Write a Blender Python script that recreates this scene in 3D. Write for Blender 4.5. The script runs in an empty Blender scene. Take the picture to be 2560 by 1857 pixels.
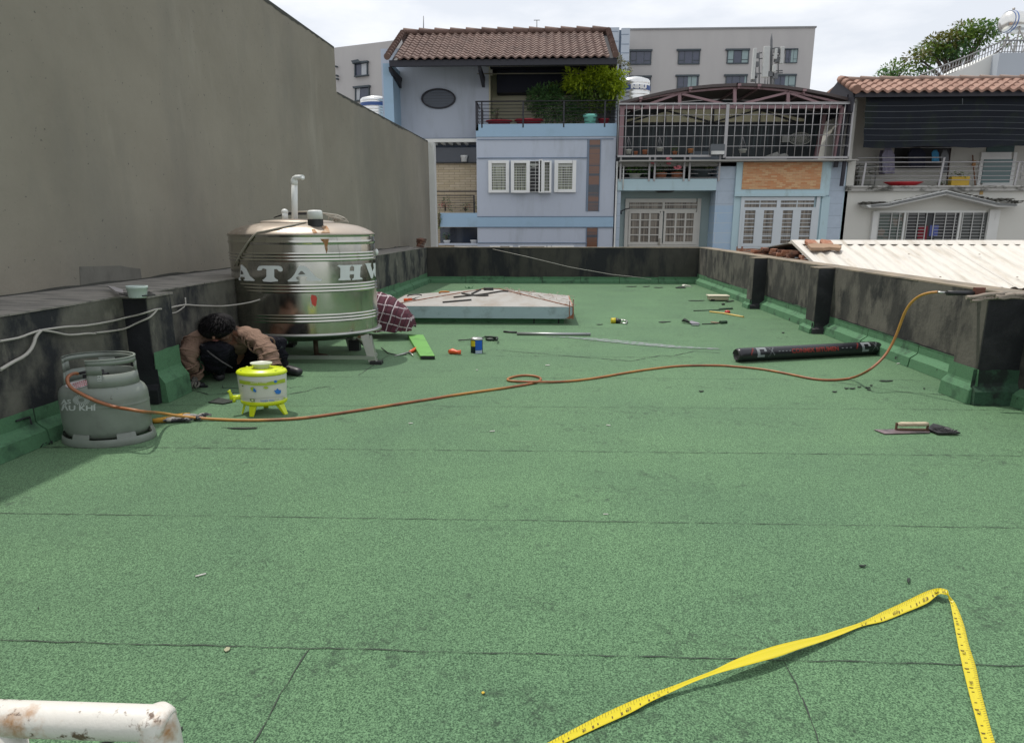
import bpy, bmesh, math, random
import numpy as np
from mathutils import Vector, Matrix
from mathutils.geometry import tessellate_polygon
random.seed(7)
rad = math.radians
scene = bpy.context.scene
COL = scene.collection
# ---------------------------------------------------------------- camera
CAM_H = 1.5; FPX = 1625.4; CXP = 1280.0; CYP = 928.5     # focal length in pixels of the 2560 wide photo
YAW = rad(2.35); PIT = rad(12.7)
cam_d = bpy.data.cameras.new('camera'); cam = bpy.data.objects.new('camera', cam_d); COL.objects.link(cam)
cam.location = (0, 0, CAM_H); cam.rotation_euler = (rad(90) - PIT, 0, YAW)
cam_d.sensor_fit = 'HORIZONTAL'; cam_d.sensor_width = 36; cam_d.lens = 36 * FPX / 2560
cam_d.clip_start = 0.05; cam_d.clip_end = 2000
scene.camera = cam
# ---------------------------------------------------------------- sky and sun
SUN = Vector((-0.29, 0.26, 1.0)).normalized()            # direction towards the sun
elev = math.asin(SUN.z); azim = math.atan2(SUN.x, SUN.y)
w = bpy.data.worlds.new('World'); scene.world = w; w.use_nodes = True
nt = w.node_tree; nt.nodes.clear()
N = nt.nodes.new; L = nt.links.new
out = N('ShaderNodeOutputWorld'); bg = N('ShaderNodeBackground'); bg.inputs['Strength'].default_value = 0.145
sky = N('ShaderNodeTexSky'); sky.sky_type = 'NISHITA'; sky.sun_disc = False
sky.sun_elevation = elev; sky.sun_rotation = azim; sky.air_density = 1.3; sky.dust_density = 4.0
tc = N('ShaderNodeTexCoord'); mp = N('ShaderNodeMapping'); mp.inputs['Scale'].default_value = (1, 1, 3.2)
L(tc.outputs['Generated'], mp.inputs['Vector'])
nz = N('ShaderNodeTexNoise'); nz.inputs['Scale'].default_value = 2.6; nz.inputs['Detail'].default_value = 7; nz.inputs['Roughness'].default_value = .55
L(mp.outputs['Vector'], nz.inputs['Vector'])
rp = N('ShaderNodeValToRGB'); rp.color_ramp.elements[0].position = .44; rp.color_ramp.elements[1].position = .66
rp.color_ramp.elements[0].color = (5.7, 5.95, 6.4, 1); rp.color_ramp.elements[1].color = (7.9, 7.9, 7.95, 1)
L(nz.outputs['Fac'], rp.inputs['Fac'])
mx = N('ShaderNodeMix'); mx.data_type = 'RGBA'; mx.inputs[0].default_value = .88
L(sky.outputs['Color'], mx.inputs[6]); L(rp.outputs['Color'], mx.inputs[7]); L(mx.outputs[2], bg.inputs['Color'])
L(bg.outputs[0], out.inputs[0])
sd = bpy.data.lights.new('sun', 'SUN'); sd.energy = 2.95; sd.angle = rad(.8); sd.color = (1, .955, .88)
so = bpy.data.objects.new('sun', sd); COL.objects.link(so); so.rotation_euler = SUN.to_track_quat('Z', 'Y').to_euler(); so.location = (0, 5, 30)
vs = scene.view_settings; vs.view_transform = 'Standard'; vs.look = 'None'; vs.exposure = 0.06; vs.gamma = 1.0; vs.use_curve_mapping = False
scene.render.engine = 'CYCLES'
# ---------------------------------------------------------------- measuring helpers (photo pixel -> point in the world)
_f = Vector((-math.sin(YAW) * math.cos(PIT), math.cos(YAW) * math.cos(PIT), -math.sin(PIT)))
_r = Vector((math.cos(YAW), math.sin(YAW), 0)); _u = _r.cross(_f)
EYE = Vector((0, 0, CAM_H))
def ray(p): return _f + _r * ((p[0] - CXP) / FPX) - _u * ((p[1] - CYP) / FPX)
def G(p, z=0.0): d = ray(p); return EYE + d * ((z - CAM_H) / d.z)
def P(p, Y): d = ray(p); return EYE + d * (Y / d.y)
def S(p, X0, k): d = ray(p); return EYE + d * (X0 / (d.x - k * d.y))
def CV(x0, y0, zf): return lambda x, y: (x0 + x / zf, y0 + y / zf)
D = CV(0, 0, 1 / 1.12875)
cA = CV(800, 0, 2.57); cB = CV(1500, 0, 2.1396); cC = CV(0, 400, 2.0557); cD = CV(400, 400, 2.35); cE = CV(1000, 560, 2.835); cF = CV(1760, 560, 2.835)
cG = CV(1360, 1400, 1.89); cH = CV(0, 1400, 2.268); c1 = CV(940, 60, 5.482); c2 = CV(1180, 60, 5.4); c3 = CV(1060, 330, 4.536); c4 = CV(1520, 190, 5.482)
c5 = CV(1820, 190, 5.482); c6 = CV(1520, 380, 6.326); c7 = CV(1820, 380, 5.876); c8 = CV(2120, 190, 5.1545); c9 = CV(2120, 360, 5.1545); c10 = CV(2160, 20, 5.67)
d1 = CV(140, 860, 6.327); d2 = CV(420, 760, 5.483); d3 = CV(560, 420, 5.14); d4 = CV(660, 700, 5.4); d5 = CV(1800, 830, 5.1545); d6 = CV(2160, 1030, 8.1)
e1 = CV(820, 90, 8.225); e2 = CV(1800, 100, 9.45); e3 = CV(180, 640, 5.968); e4 = CV(1660, 690, 9.45); e5 = CV(2220, 680, 4.112); e6 = CV(1000, 680, 4.93); e7 = CV(0, 640, 2.9375)
# ---------------------------------------------------------------- mesh builder
FBK = [0]
class MB:
    def __init__(s): s.v = []; s.f = []; s.sm = []; s.mi = []
    def add(s, vs_, fs, smooth=False, mi=0):
        b = len(s.v); s.v += [tuple(v) for v in vs_]
        for f in fs: s.f.append(tuple(b + i for i in f)); s.sm.append(smooth); s.mi.append(mi)
        return s
    def hexa(s, p, mi=0):   # p: 4 bottom, 4 top (ccw)
        return s.add(p, [(0, 3, 2, 1), (4, 5, 6, 7), (0, 1, 5, 4), (1, 2, 6, 5), (2, 3, 7, 6), (3, 0, 4, 7)], mi=mi)
    def box(s, x0, x1, y0, y1, z0, z1, mi=0):
        if x0 > x1: x0, x1 = x1, x0
        if y0 > y1: y0, y1 = y1, y0
        if z0 > z1: z0, z1 = z1, z0
        return s.hexa([(x0, y0, z0), (x1, y0, z0), (x1, y1, z0), (x0, y1, z0), (x0, y0, z1), (x1, y0, z1), (x1, y1, z1), (x0, y1, z1)], mi)
    def bar(s, a, b, w, h=None, up=(0, 0, 1), mi=0):
        a = Vector(a); b = Vector(b); h = h or w; d = (b - a).normalized(); up = Vector(up)
        if abs(d.dot(up)) > .98: up = Vector((0, 1, 0))
        x = d.cross(up).normalized() * w / 2; z = x.cross(d).normalized() * h / 2
        return s.hexa([a - x - z, a + x - z, b + x - z, b - x - z, a - x + z, a + x + z, b + x + z, b - x + z], mi)
    def tube(s, pts, r, n=8, cap=True, sx=1.0, mi=0):
        pts = [Vector(p) for p in pts]; m = len(pts); rr = r if isinstance(r, (list, tuple)) else [r] * m
        vs_ = []; nrm = None
        for i, p in enumerate(pts):
            t = (pts[min(i + 1, m - 1)] - pts[max(i - 1, 0)])
            t = t.normalized() if t.length > 1e-9 else Vector((0, 0, 1))
            if nrm is None: nrm = t.orthogonal().normalized()
            nrm = (nrm - t * nrm.dot(t)); nrm = nrm.normalized() if nrm.length > 1e-6 else t.orthogonal().normalized()
            bn = t.cross(nrm)
            for k in range(n):
                a = 2 * math.pi * k / n; vs_.append(p + (nrm * math.cos(a) + bn * math.sin(a)) * rr[i])
        fs = [(i * n + k, i * n + (k + 1) % n, (i + 1) * n + (k + 1) % n, (i + 1) * n + k) for i in range(m - 1) for k in range(n)]
        if cap: fs += [tuple(range(n - 1, -1, -1)), tuple((m - 1) * n + k for k in range(n))]
        s.add(vs_, fs[:(m - 1) * n], True, mi)
        if cap: 
            b = len(s.v) - m * n
            s.f += [tuple(b + k for k in range(n - 1, -1, -1)), tuple(b + (m - 1) * n + k for k in range(n))]; s.sm += [False, False]; s.mi += [mi, mi]
        return s
    def lathe(s, prof, c, sx=1.0, sy=1.0, n=40, smooth=True, a0=0, a1=2 * math.pi, mi=0, flat=False):
        c = Vector(c); full = abs(a1 - a0 - 2 * math.pi) < 1e-6; m = n if full else n + 1
        if flat:   # duplicated rings so every band keeps its own edge
            for q in range(len(prof) - 1): s.lathe([prof[q], prof[q + 1]], c, sx, sy, n, smooth, a0, a1, mi)
            return s
        vs_ = [(c.x + r * sx * math.cos(a0 + (a1 - a0) * k / n), c.y + r * sy * math.sin(a0 + (a1 - a0) * k / n), c.z + z) for r, z in prof for k in range(m)]
        fs = [(i * m + k, i * m + (k + 1) % m, (i + 1) * m + (k + 1) % m, (i + 1) * m + k) for i in range(len(prof) - 1) for k in range(n)]
        return s.add(vs_, fs, smooth, mi)
    def prism(s, poly, vec, mi=0, smooth=False):
        n = len(poly); vec = Vector(vec); a = [Vector(p) for p in poly]; b = [p + vec for p in a]
        tr = tessellate_polygon([a])
        fs = [tuple(t) for t in tr] + [tuple(n + i for i in reversed(t)) for t in tr]
        s.add(a + b, fs, smooth, mi)
        return s.add(a + b, [(i, (i + 1) % n, n + (i + 1) % n, n + i) for i in range(n)], smooth, mi)
    def ell(s, c, rx, ry, rz, n=16, m=10, jit=0, mi=0, R=None):
        c = Vector(c); vs_ = []
        for i in range(m + 1):
            th = math.pi * i / m
            for k in range(n):
                a = 2 * math.pi * k / n; q = Vector((rx * math.sin(th) * math.cos(a), ry * math.sin(th) * math.sin(a), rz * math.cos(th))) * (1 + random.uniform(-jit, jit))
                if R: q = R @ q
                vs_.append(c + q)
        return s.add(vs_, [(i * n + k, (i + 1) * n + k, (i + 1) * n + (k + 1) % n, i * n + (k + 1) % n) for i in range(m) for k in range(n)], True, mi)
    def fb(s, cv, x0, y0, x1, y1, Yf, Yb, mi=0):     # box whose front is traced on the plane Y = Yf
        ym = (y0 + y1) / 2; FBK[0] += 1; e = .0009 * (FBK[0] % 6)      # hair-fine stagger so that no two fronts are flush
        return s.box(P(cv(x0, ym), Yf).x, P(cv(x1, ym), Yf).x, Yf - e, Yb, P(cv(x1, y1), Yf).z + e, P(cv(x0, y0), Yf).z + e, mi)
WL = {}
def build(mb, name, mats, parent=None, bevel=0, merge=False):
    me = bpy.data.meshes.new(name)
    vs_ = np.array(mb.v, dtype=float)
    if parent is None:
        lo = vs_.min(0); hi = vs_.max(0); org = Vector(((lo[0] + hi[0]) / 2, (lo[1] + hi[1]) / 2, lo[2]))
        off = org
    else:
        org = WL[parent.name]; off = org
    vs_ = vs_ - np.array(off)
    me.from_pydata([tuple(v) for v in vs_], [], mb.f)
    for m in (mats if isinstance(mats, (list, tuple)) else [mats]): me.materials.append(m)
    me.polygons.foreach_set('use_smooth', mb.sm); me.polygons.foreach_set('material_index', mb.mi)
    if merge:
        bm = bmesh.new(); bm.from_mesh(me); bmesh.ops.remove_doubles(bm, verts=bm.verts, dist=1e-5); bmesh.ops.recalc_face_normals(bm, faces=bm.faces); bm.to_mesh(me); bm.free()
    me.update()
    o = bpy.data.objects.new(name, me); COL.objects.link(o)
    if parent is None: o.location = org
    else: o.parent = parent
    WL[o.name] = Vector(org)
    if bevel:
        bv = o.modifiers.new('bevel', 'BEVEL'); bv.width = bevel; bv.segments = 2; bv.limit_method = 'ANGLE'; bv.angle_limit = rad(40)
    return o
def tag(o, label=None, cat=None, group=None, kind=None):
    if label: o['label'] = label
    if cat: o['category'] = cat
    if group: o['group'] = group
    if kind: o['kind'] = kind
    return o
def thing(name, loc, label, cat, group=None):
    o = bpy.data.objects.new(name, None); COL.objects.link(o); o.location = loc; o.empty_display_size = .1; WL[o.name] = Vector(loc)
    return tag(o, label, cat, group)
def kids(o): return [c for c in bpy.data.objects if c.parent == o]
def dup(o, loc=None, parent=None, label=None, group=None, rz=None, sc=None):
    c = o.copy(); COL.objects.link(c); c.parent = parent
    if loc is not None: c.location = loc
    if rz is not None: c.rotation_euler = (o.rotation_euler[0], o.rotation_euler[1], rz)
    if sc is not None: c.scale = sc
    if label: c['label'] = label
    if group: c['group'] = group
    for ch in kids(o): dup(ch, parent=c)
    return c
# ---------------------------------------------------------------- materials
def rgb(r, g, b):     # sRGB 0-255 to linear
    f = lambda c: (c / 255 / 12.92) if c / 255 <= .04045 else ((c / 255 + .055) / 1.055) ** 2.4
    return (f(r), f(g), f(b), 1)
def nodes(name):
    m = bpy.data.materials.new(name); m.use_nodes = True; t = m.node_tree; b = t.nodes['Principled BSDF']
    return m, t, b, t.nodes.new, t.links.new
def noise(t, vec, scale, detail=4, rough=.55, dist=0):
    n = t.nodes.new('ShaderNodeTexNoise'); n.inputs['Scale'].default_value = scale; n.inputs['Detail'].default_value = detail
    n.inputs['Roughness'].default_value = rough; n.inputs['Distortion'].default_value = dist
    if vec is not None: t.links.new(vec, n.inputs['Vector'])
    return n.outputs['Fac']
def mapping(t, vec, sc=(1, 1, 1), rot=(0, 0, 0)):
    n = t.nodes.new('ShaderNodeMapping'); n.inputs['Scale'].default_value = sc; n.inputs['Rotation'].default_value = rot; t.links.new(vec, n.inputs['Vector']); return n.outputs[0]
def ramp(t, fac, p0, p1, c0=(0, 0, 0, 1), c1=(1, 1, 1, 1)):
    n = t.nodes.new('ShaderNodeValToRGB'); e = n.color_ramp.elements; e[0].position = p0; e[1].position = p1; e[0].color = c0; e[1].color = c1
    t.links.new(fac, n.inputs['Fac']); return n.outputs['Color']
def mixc(t, fac, a, b, mode='MIX'):
    n = t.nodes.new('ShaderNodeMix'); n.data_type = 'RGBA'; n.blend_type = mode; n.clamp_factor = True
    for i, s_ in ((0, fac), (6, a), (7, b)):
        if hasattr(s_, 'is_linked') or hasattr(s_, 'links'): t.links.new(s_, n.inputs[i])
        else: n.inputs[i].default_value = s_
    return n.outputs[2]
def bump(t, b, h, strength=.3, dist=.01):
    n = t.nodes.new('ShaderNodeBump'); n.inputs['Strength'].default_value = strength; n.inputs['Distance'].default_value = dist
    t.links.new(h, n.inputs['Height']); t.links.new(n.outputs[0], b.inputs['Normal'])
def objc(t): return t.nodes.new('ShaderNodeTexCoord').outputs['Object']
def mat(name, col, rough=.7, metal=0, var=.12, vs=3, col2=None, s2=2, thr=(.5, .65), st=(1, 1, 1), bs=40, bstr=.15, spec=None, col3=None, s3=8, thr3=(.6, .7), st3=(1, 1, 1)):
    m, t, b, nn, ll = nodes(name); v = objc(t)
    c = mixc(t, noise(t, v, vs, 5), tuple(x * (1 - var) for x in col[:3]) + (1,), tuple(min(1, x * (1 + var)) for x in col[:3]) + (1,))
    if col2: c = mixc(t, ramp(t, noise(t, mapping(t, v, st), s2, 6, .62), thr[0], thr[1]), c, col2)
    if col3: c = mixc(t, ramp(t, noise(t, mapping(t, v, st3), s3, 6, .6), thr3[0], thr3[1]), c, col3)
    ll(c, b.inputs['Base Color']); b.inputs['Roughness'].default_value = rough; b.inputs['Metallic'].default_value = metal
    if spec is not None: b.inputs['Specular IOR Level'].default_value = spec
    if bstr: bump(t, b, noise(t, v, bs, 4), bstr, .01)
    return m
def glassy(name, col, rough=.08): 
    m = mat(name, col, rough, 0, .25, 1.5, bstr=0); m.node_tree.nodes['Principled BSDF'].inputs['Specular IOR Level'].default_value = .6; return m
# membrane: mineral granules
m_floor, t, b, nn, ll = nodes('green_granule_membrane'); v = objc(t)
g1 = noise(t, v, 210, 2, .5); g2 = noise(t, v, 75, 3, .6); g3 = noise(t, v, .9, 6, .6); g4 = noise(t, mapping(t, v, (.5, 2.2, 1), (0, 0, .06)), 2.2, 8, .7, .6)
FL = (.079, .179, .085, 1)
c = mixc(t, ramp(t, g1, .36, .66), (FL[0] * .30, FL[1] * .36, FL[2] * .36, 1), (FL[0] * 1.75, FL[1] * 1.5, FL[2] * 1.65, 1))
c = mixc(t, ramp(t, g2, .3, .7, (.72, .72, .72, 1), (1.22, 1.22, 1.2, 1)), c, c)
mm = t.nodes.new('ShaderNodeMix'); mm.data_type = 'RGBA'; mm.blend_type = 'MULTIPLY'; mm.inputs[0].default_value = 1
t.links.new(c, mm.inputs[6]); t.links.new(ramp(t, g2, .3, .72, (.86, .86, .86, 1), (1.10, 1.09, 1.08, 1)), mm.inputs[7]); c = mm.outputs[2]
mm = t.nodes.new('ShaderNodeMix'); mm.data_type = 'RGBA'; mm.blend_type = 'MULTIPLY'; mm.inputs[0].default_value = 1
t.links.new(c, mm.inputs[6]); t.links.new(ramp(t, g3, .32, .68, (.86, .86, .88, 1), (1.1, 1.07, 1.03, 1)), mm.inputs[7]); c = mm.outputs[2]
g5 = noise(t, v, 16, 6, .8); g6 = noise(t, mapping(t, v, (1, 1.6, 1)), 1.7, 3)
mu = t.nodes.new('ShaderNodeMath'); mu.operation = 'MULTIPLY'; ll(ramp(t, g5, .52, .64), mu.inputs[0]); ll(ramp(t, g6, .49, .62), mu.inputs[1])
mv = t.nodes.new('ShaderNodeMath'); mv.operation = 'MULTIPLY'; mv.inputs[1].default_value = .75; ll(mu.outputs[0], mv.inputs[0]); c = mixc(t, mv.outputs[0], c, (.022, .042, .026, 1))
ll(c, b.inputs['Base Color']); b.inputs['Roughness'].default_value = .8; b.inputs['Specular IOR Level'].default_value = .3
b.inputs['Sheen Weight'].default_value = .20; b.inputs['Sheen Roughness'].default_value = .45; b.inputs['Sheen Tint'].default_value = (.75, .95, .62, 1)
bump(t, b, g1, .28, .003)
# the same membrane on upstands (greener, smoother)
m_cove = mat('green_membrane_upstand', (.075, .185, .092, 1), .85, 0, .25, 60, (.028, .07, .038, 1), 5, (.52, .72), bs=150, bstr=.5, col3=(.014, .02, .014, 1), s3=9, thr3=(.66, .72))
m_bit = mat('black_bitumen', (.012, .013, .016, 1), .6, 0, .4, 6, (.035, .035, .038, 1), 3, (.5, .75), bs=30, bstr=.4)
m_seam = mat('bitumen_seam', (.02, .03, .022, 1), .7, 0, .3, 20, bs=60)
m_par_l = mat('stained_parapet', (.115, .112, .092, 1), .9, 0, .45, 7, (.016, .018, .021, 1), 2.6, (.44, .60), (1, 1, .6), bs=25, bstr=.5, col3=(.20, .19, .155, 1), s3=7, thr3=(.60, .76), st3=(1, 1, .5))
m_par_f = mat('far_parapet_bitumen', (.046, .043, .036, 1), .85, 0, .4, 4, (.012, .013, .016, 1), 1.6, (.46, .58), (1, 1, .3), bs=25, bstr=.4)
m_par_r = mat('right_parapet_concrete', (.115, .106, .090, 1), .92, 0, .3, 4, (.040, .038, .034, 1), 2.6, (.44, .58), (1, 1, .6), bs=30, bstr=.4, col3=(.018, .018, .018, 1), s3=3.3, thr3=(.54, .66), st3=(1, 1, .6))
m_par_top = mat('parapet_coping', (.25, .205, .15, 1), .92, 0, .25, 5, (.10, .095, .085, 1), 3, (.45, .7), bs=40, bstr=.3)
m_ledge = mat('ledge_mortar', (.23, .215, .19, 1), .92, 0, .25, 4, (.10, .098, .09, 1), 2.5, (.48, .68), (1, 4, 1), bs=40, bstr=.3)
# rendered party wall: big gentle blotches, faint vertical streaks
m_wall, t, b, nn, ll = nodes('grey_cement_render'); v = objc(t)
c = mixc(t, ramp(t, noise(t, v, .30, 8, .68), .3, .7), (.212, .194, .155, 1), (.30, .276, .225, 1))
c = mixc(t, ramp(t, noise(t, mapping(t, v, (1, .45, .14)), 1.5, 7, .7), .46, .86), c, (.185, .178, .155, 1))
c = mixc(t, ramp(t, noise(t, mapping(t, v, (1, .6, .12)), 2.3, 5, .6), .58, .74), c, (.315, .295, .245, 1))
c = mixc(t, ramp(t, noise(t, mapping(t, v, (1, 1, .5)), 5.5, 9, .8), .66, .74), c, (.13, .125, .10, 1))
sx_ = t.nodes.new('ShaderNodeSeparateXYZ'); ll(v, sx_.inputs[0])
c = mixc(t, ramp(t, noise(t, v, 30, 3, .5), .70, .74), c, (.10, .097, .085, 1))
ll(c, b.inputs['Base Color']); b.inputs['Roughness'].default_value = .95; b.inputs['Specular IOR Level'].default_value = .2
bump(t, b, noise(t, v, 14, 8, .7), .35, .012)
m_wall_stain = mat('dark_cement_patch', (.15, .145, .125, 1), .95, 0, .3, 6, (.09, .09, .08, 1), 4, (.5, .7), (1, 1, .3))
m_white = mat('white_paint', (.78, .78, .76, 1), .5, 0, .06, 4, bstr=.05)
m_white_dirty = mat('weathered_white_paint', (.62, .62, .59, 1), .6, 0, .1, 3, (.30, .29, .26, 1), 2.5, (.6, .8), (1, 1, .3))
m_black = mat('matte_black', (.02, .02, .022, 1), .5, bstr=.05)
m_black_metal = mat('black_painted_metal', (.018, .018, .024, 1), .4, .2, bstr=0)
m_darkwood = mat('dark_fascia', (.016, .016, .024, 1), .6, bstr=0)
m_rail_grey = mat('grey_painted_steel', (.36, .35, .35, 1), .45, .3, .1, 5, bstr=0)
m_steel_dull = mat('dull_stainless', (.5, .5, .48, 1), .35, .9, .15, 6, bstr=.05)
# ================================================================ the roof we stand on
XR = lambda y: 4.05 + .0055 * y          # inner face of the right parapet
XL = lambda y: -3.70 + .043 * y          # inner face of the left parapet
XB = lambda y: -4.60 + .065 * y          # face of the tall party wall
PT = .91; YF = 17.27
m = MB(); ys = list(np.arange(-3, YF + .01, .5)) + [YF + .1]
m.hexa([(XB(-3) - .1, -3, -.35), (4.4, -3, -.35), (4.5, YF + .2, -.35), (XB(YF) - .1, YF + .2, -.35), (XB(-3) - .1, -3, 0), (4.4, -3, 0), (4.5, YF + .2, 0), (XB(YF) - .1, YF + .2, 0)])
floor = tag(build(m, 'roof_floor', m_floor), kind='structure')
m = MB(); m.hexa([(XB(-3), -3, -9), (4.3, -3, -9), (4.4, YF + .1, -9), (XB(YF), YF + .1, -9), (XB(-3), -3, -.36), (4.3, -3, -.36), (4.4, YF + .1, -.36), (XB(YF), YF + .1, -.36)])
m_base = mat('base_plaster', (.35, .34, .31, 1), .9, var=.2)
tag(build(m, 'lower_building', m_base), kind='structure')
m = MB(); m.box(-160, 160, -60, 260, -9.4, -9.02)
tag(build(m, 'ground', mat('street_concrete', (.16, .155, .15, 1), .9, var=.25)), kind='structure')
# seams between the membrane sheets
m = MB()
def seam(pts, wd, jag=.004, step=.05):
    pts = [Vector((p[0], p[1], .0035)) for p in pts]
    for a, b_ in zip(pts, pts[1:]):
        n = max(1, int((b_ - a).length / step)); d = (b_ - a) / n; nr = Vector((-d.y, d.x, 0)).normalized(); vs_ = []; 
        for i in range(n + 1):
            o = random.uniform(-jag, jag); w_ = wd * random.uniform(.2, 1.1) / 2; q = a + d * i + nr * o
            vs_ += [q - nr * w_, q + nr * w_]
        m.add(vs_, [(2 * i, 2 * i + 2, 2 * i + 3, 2 * i + 1) for i in range(n)])
for y0, y1, wd in ((2.046, 2.058, .0055), (3.10, 3.155, .0055), (4.15, 4.235, .007), (5.22, 5.36, .006), (6.30, 6.42, .006), (7.42, 7.5, .006), (8.5, 8.6, .006), (9.6, 9.65, .006), (10.7, 10.75, .006), (11.8, 11.85, .006), (12.9, 12.95, .006), (14, 14.05, .006), (15.1, 15.15, .006), (16.2, 16.2, .006)):
    k = (y1 - y0) / 5.5; x0 = XL(y0) + .1; x1 = XR(y1) - .08; seam([(x0, y0 + k * (x0 + 3)), (0, y0 + k * 3), (x1, y1)], wd)
q = [G(D(*p)) for p in ((685, 1437), (620, 1540), (563, 1645))]; seam([q[0], q[1], q[2] + (q[2] - q[1]) * 1.5], .0065)
q = [G(D(*p)) for p in ((1738, 1465), (1775, 1545), (1812, 1645))]; seam([q[0], q[1], q[2] + (q[2] - q[1]) * 1.5], .006)
seam([G(cE(*p)) for p in ((680, 893), (1050, 925), (1640, 972), (1850, 932), (1940, 935), (2090, 902), (2268, 915))], .016, .006)
seam([G(e3(*p)) for p in ()] or [G(cC(*p)) for p in ((220, 1480), (330, 1478), (480, 1483))], .008)
seam([G(d2(*p)) for p in ((400, 1200), (560, 1245), (820, 1225), (990, 1222))], .02, .004)
seam([G(d2(*p)) for p in ((745, 1110), (750, 1150), (980, 1158))], .012, .004)
seam([G(cD(*p)) for p in ((750, 1378), (860, 1360), (930, 1338), (1000, 1332))], .016, .006)
seam([G(cD(*p)) for p in ((760, 1340), (830, 1330))], .012, .006)
seam([G(cD(*p)) for p in ((1165, 1265), (1250, 1210), (1340, 1150))], .014, .004)
seam([G(cD(*p)) for p in ((360, 1573), (520, 1571), (620, 1560))], .008)
seam([G(cF(*p)) for p in ((700, 1085), (1000, 1130), (1400, 1190), (1740, 1215))], .012, .006)
seam([G(cF(*p)) for p in ((480, 1005), (760, 1100), (950, 1125), (1250, 1165))], .004, .003)
build(m, 'seam_line', m_seam, floor)
# worn grey streak of scraped bitumen
m = MB(); pts = [G(cE(*p)) for p in ((1030, 800), (1200, 805), (1450, 825), (1700, 850), (1950, 872), (2268, 888))]
def ribbon(mb, pts, wd, z=.006, jag=.0):
    vs_ = []
    for i, p in enumerate(pts):
        d = (pts[min(i + 1, len(pts) - 1)] - pts[max(i - 1, 0)]); nr = Vector((-d.y, d.x, 0)).normalized(); w_ = (wd[i] if isinstance(wd, list) else wd) / 2 * (1 + random.uniform(-jag, jag))
        vs_ += [Vector((p.x, p.y, z)) - nr * w_, Vector((p.x, p.y, z)) + nr * w_]
    mb.add(vs_, [(2 * i, 2 * i + 2, 2 * i + 3, 2 * i + 1) for i in range(len(pts) - 1)])
ribbon(m, pts, [.02, .08, .20, .22, .16, .06])
build(m, 'scrape_mark', mat('scraped_grey_mark', (.20, .21, .22, 1), .8, 0, .3, 30, (.10, .18, .11, 1), 14, (.45, .55)), floor)
# granulated corner upstands
def cove(mb, pts, nrm_side, h=.25, w0=.10, gap=True, prof=None):
    """profile swept along pts (2D, wall foot); nrm_side = +1 interior on the left of the path direction"""
    prof = prof or [(w0, .003), (w0 * .86, h * .40), (w0 * .28, h * .56), (.014, h * .62), (.010, h)]
    for a, b_ in zip(pts, pts[1:]):
        a = Vector((a[0], a[1], 0)); b_ = Vector((b_[0], b_[1], 0)); d = b_ - a; Ln = d.length; d.normalize(); nr = Vector((-d.y, d.x, 0)) * nrm_side
        n = max(1, round(Ln / 1.0)); sg = Ln / n
        for i in range(n):
            s0 = a + d * (i * sg + (.006 if gap and i else 0)); s1 = a + d * ((i + 1) * sg - (.006 if gap and i < n - 1 else 0)); m_ = 6; vs_ = []
            jh = random.uniform(-.012, .012)
            for k in range(m_ + 1):
                q = s0.lerp(s1, k / m_); e = random.uniform(-.004, .004)
                for (o, z) in prof: vs_.append(q + nr * (o + (e if z < h * .5 else 0)) + Vector((0, 0, z + (e if z > .01 else 0) + (jh if z == h else 0))))
            np_ = len(prof); fs = [(k * np_ + j, (k + 1) * np_ + j, (k + 1) * np_ + j + 1, k * np_ + j + 1) for k in range(m_) for j in range(np_ - 1)]
            mb.add(vs_, fs)
            mb.add([vs_[j] for j in range(np_)] + [s0 + nr * -.01], [tuple(range(np_ + 1))]); mb.add([vs_[m_ * np_ + j] for j in range(np_)] + [s1 + nr * -.01], [tuple(range(np_ + 1))])
# ---- right parapet
rp_ = thing('parapet_wall', (XR(7), 7, 0), 'right hand concrete parapet with worn grey face, black pillars and green membrane foot', 'parapet')
m = MB(); m.hexa([(XR(-3), -3, 0), (XR(-3) + .28, -3, 0), (XR(YF) + .28, YF + .23, 0), (XR(YF), YF + .23, 0), (XR(-3), -3, PT - .012), (XR(-3) + .28, -3, PT - .012), (XR(YF) + .28, YF + .23, PT + .003), (XR(YF), YF + .23, PT + .003)])
build(m, 'wall', m_par_r, rp_)
m = MB(); ny = 40
for i in range(ny):
    y0 = -3 + (YF + 3.2) * i / ny; y1 = -3 + (YF + 3.2) * (i + 1) / ny; z = PT + .015 * (y0 + 3) / 20
    e = random.uniform(-.004, .004); m.hexa([(XR(y0) - .003 + e, y0, z - .010), (XR(y0) + .29, y0, z - .010), (XR(y1) + .29, y1, z - .010), (XR(y1) - .003 + e, y1, z - .010), (XR(y0) - .003 + e, y0, z + .006), (XR(y0) + .29, y0, z + .006), (XR(y1) + .29, y1, z + .006), (XR(y1) - .003 + e, y1, z + .006)])
build(m, 'coping', m_par_top, rp_)
PIL = [(3.885, 12.05, .30), (3.885, 9.28, .30), (3.74, 5.56, .34)]
for i, (x0, y0, dp) in enumerate(PIL):
    m = MB(); xe = XR(y0) + .05; zt = PT - .004 - .001 * i
    if i == 2: xe = XR(y0) + .06
    m.box(x0, xe, y0 + .012, y0 + dp, 0, zt)
    p = build(m, 'pilaster', m_par_r, rp_, bevel=.008)
    m = MB(); m.box(x0 + .004, xe - .002, y0, y0 + .011, 0, zt); build(m, 'shaded_bitumen_face', m_bit, p)  # black front paints in the shade on this side along with the bitumen
    m = MB(); m.box(x0 - .002, xe - .03, y0 - .003, y0 + dp, zt + .001, zt + .014); build(m, 'cap', m_par_top, p)
m = MB()
cove(m, [(XR(YF) - .01, YF - .02), (XR(12.37), 12.36)], -1); cove(m, [(XR(12.03), 12.03), (XR(9.6), 9.6)], -1); cove(m, [(XR(9.26), 9.26), (XR(5.92), 5.92)], -1); cove(m, [(XR(5.54) + .02, 5.5), (XR(-3), -3)], -1)
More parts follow.
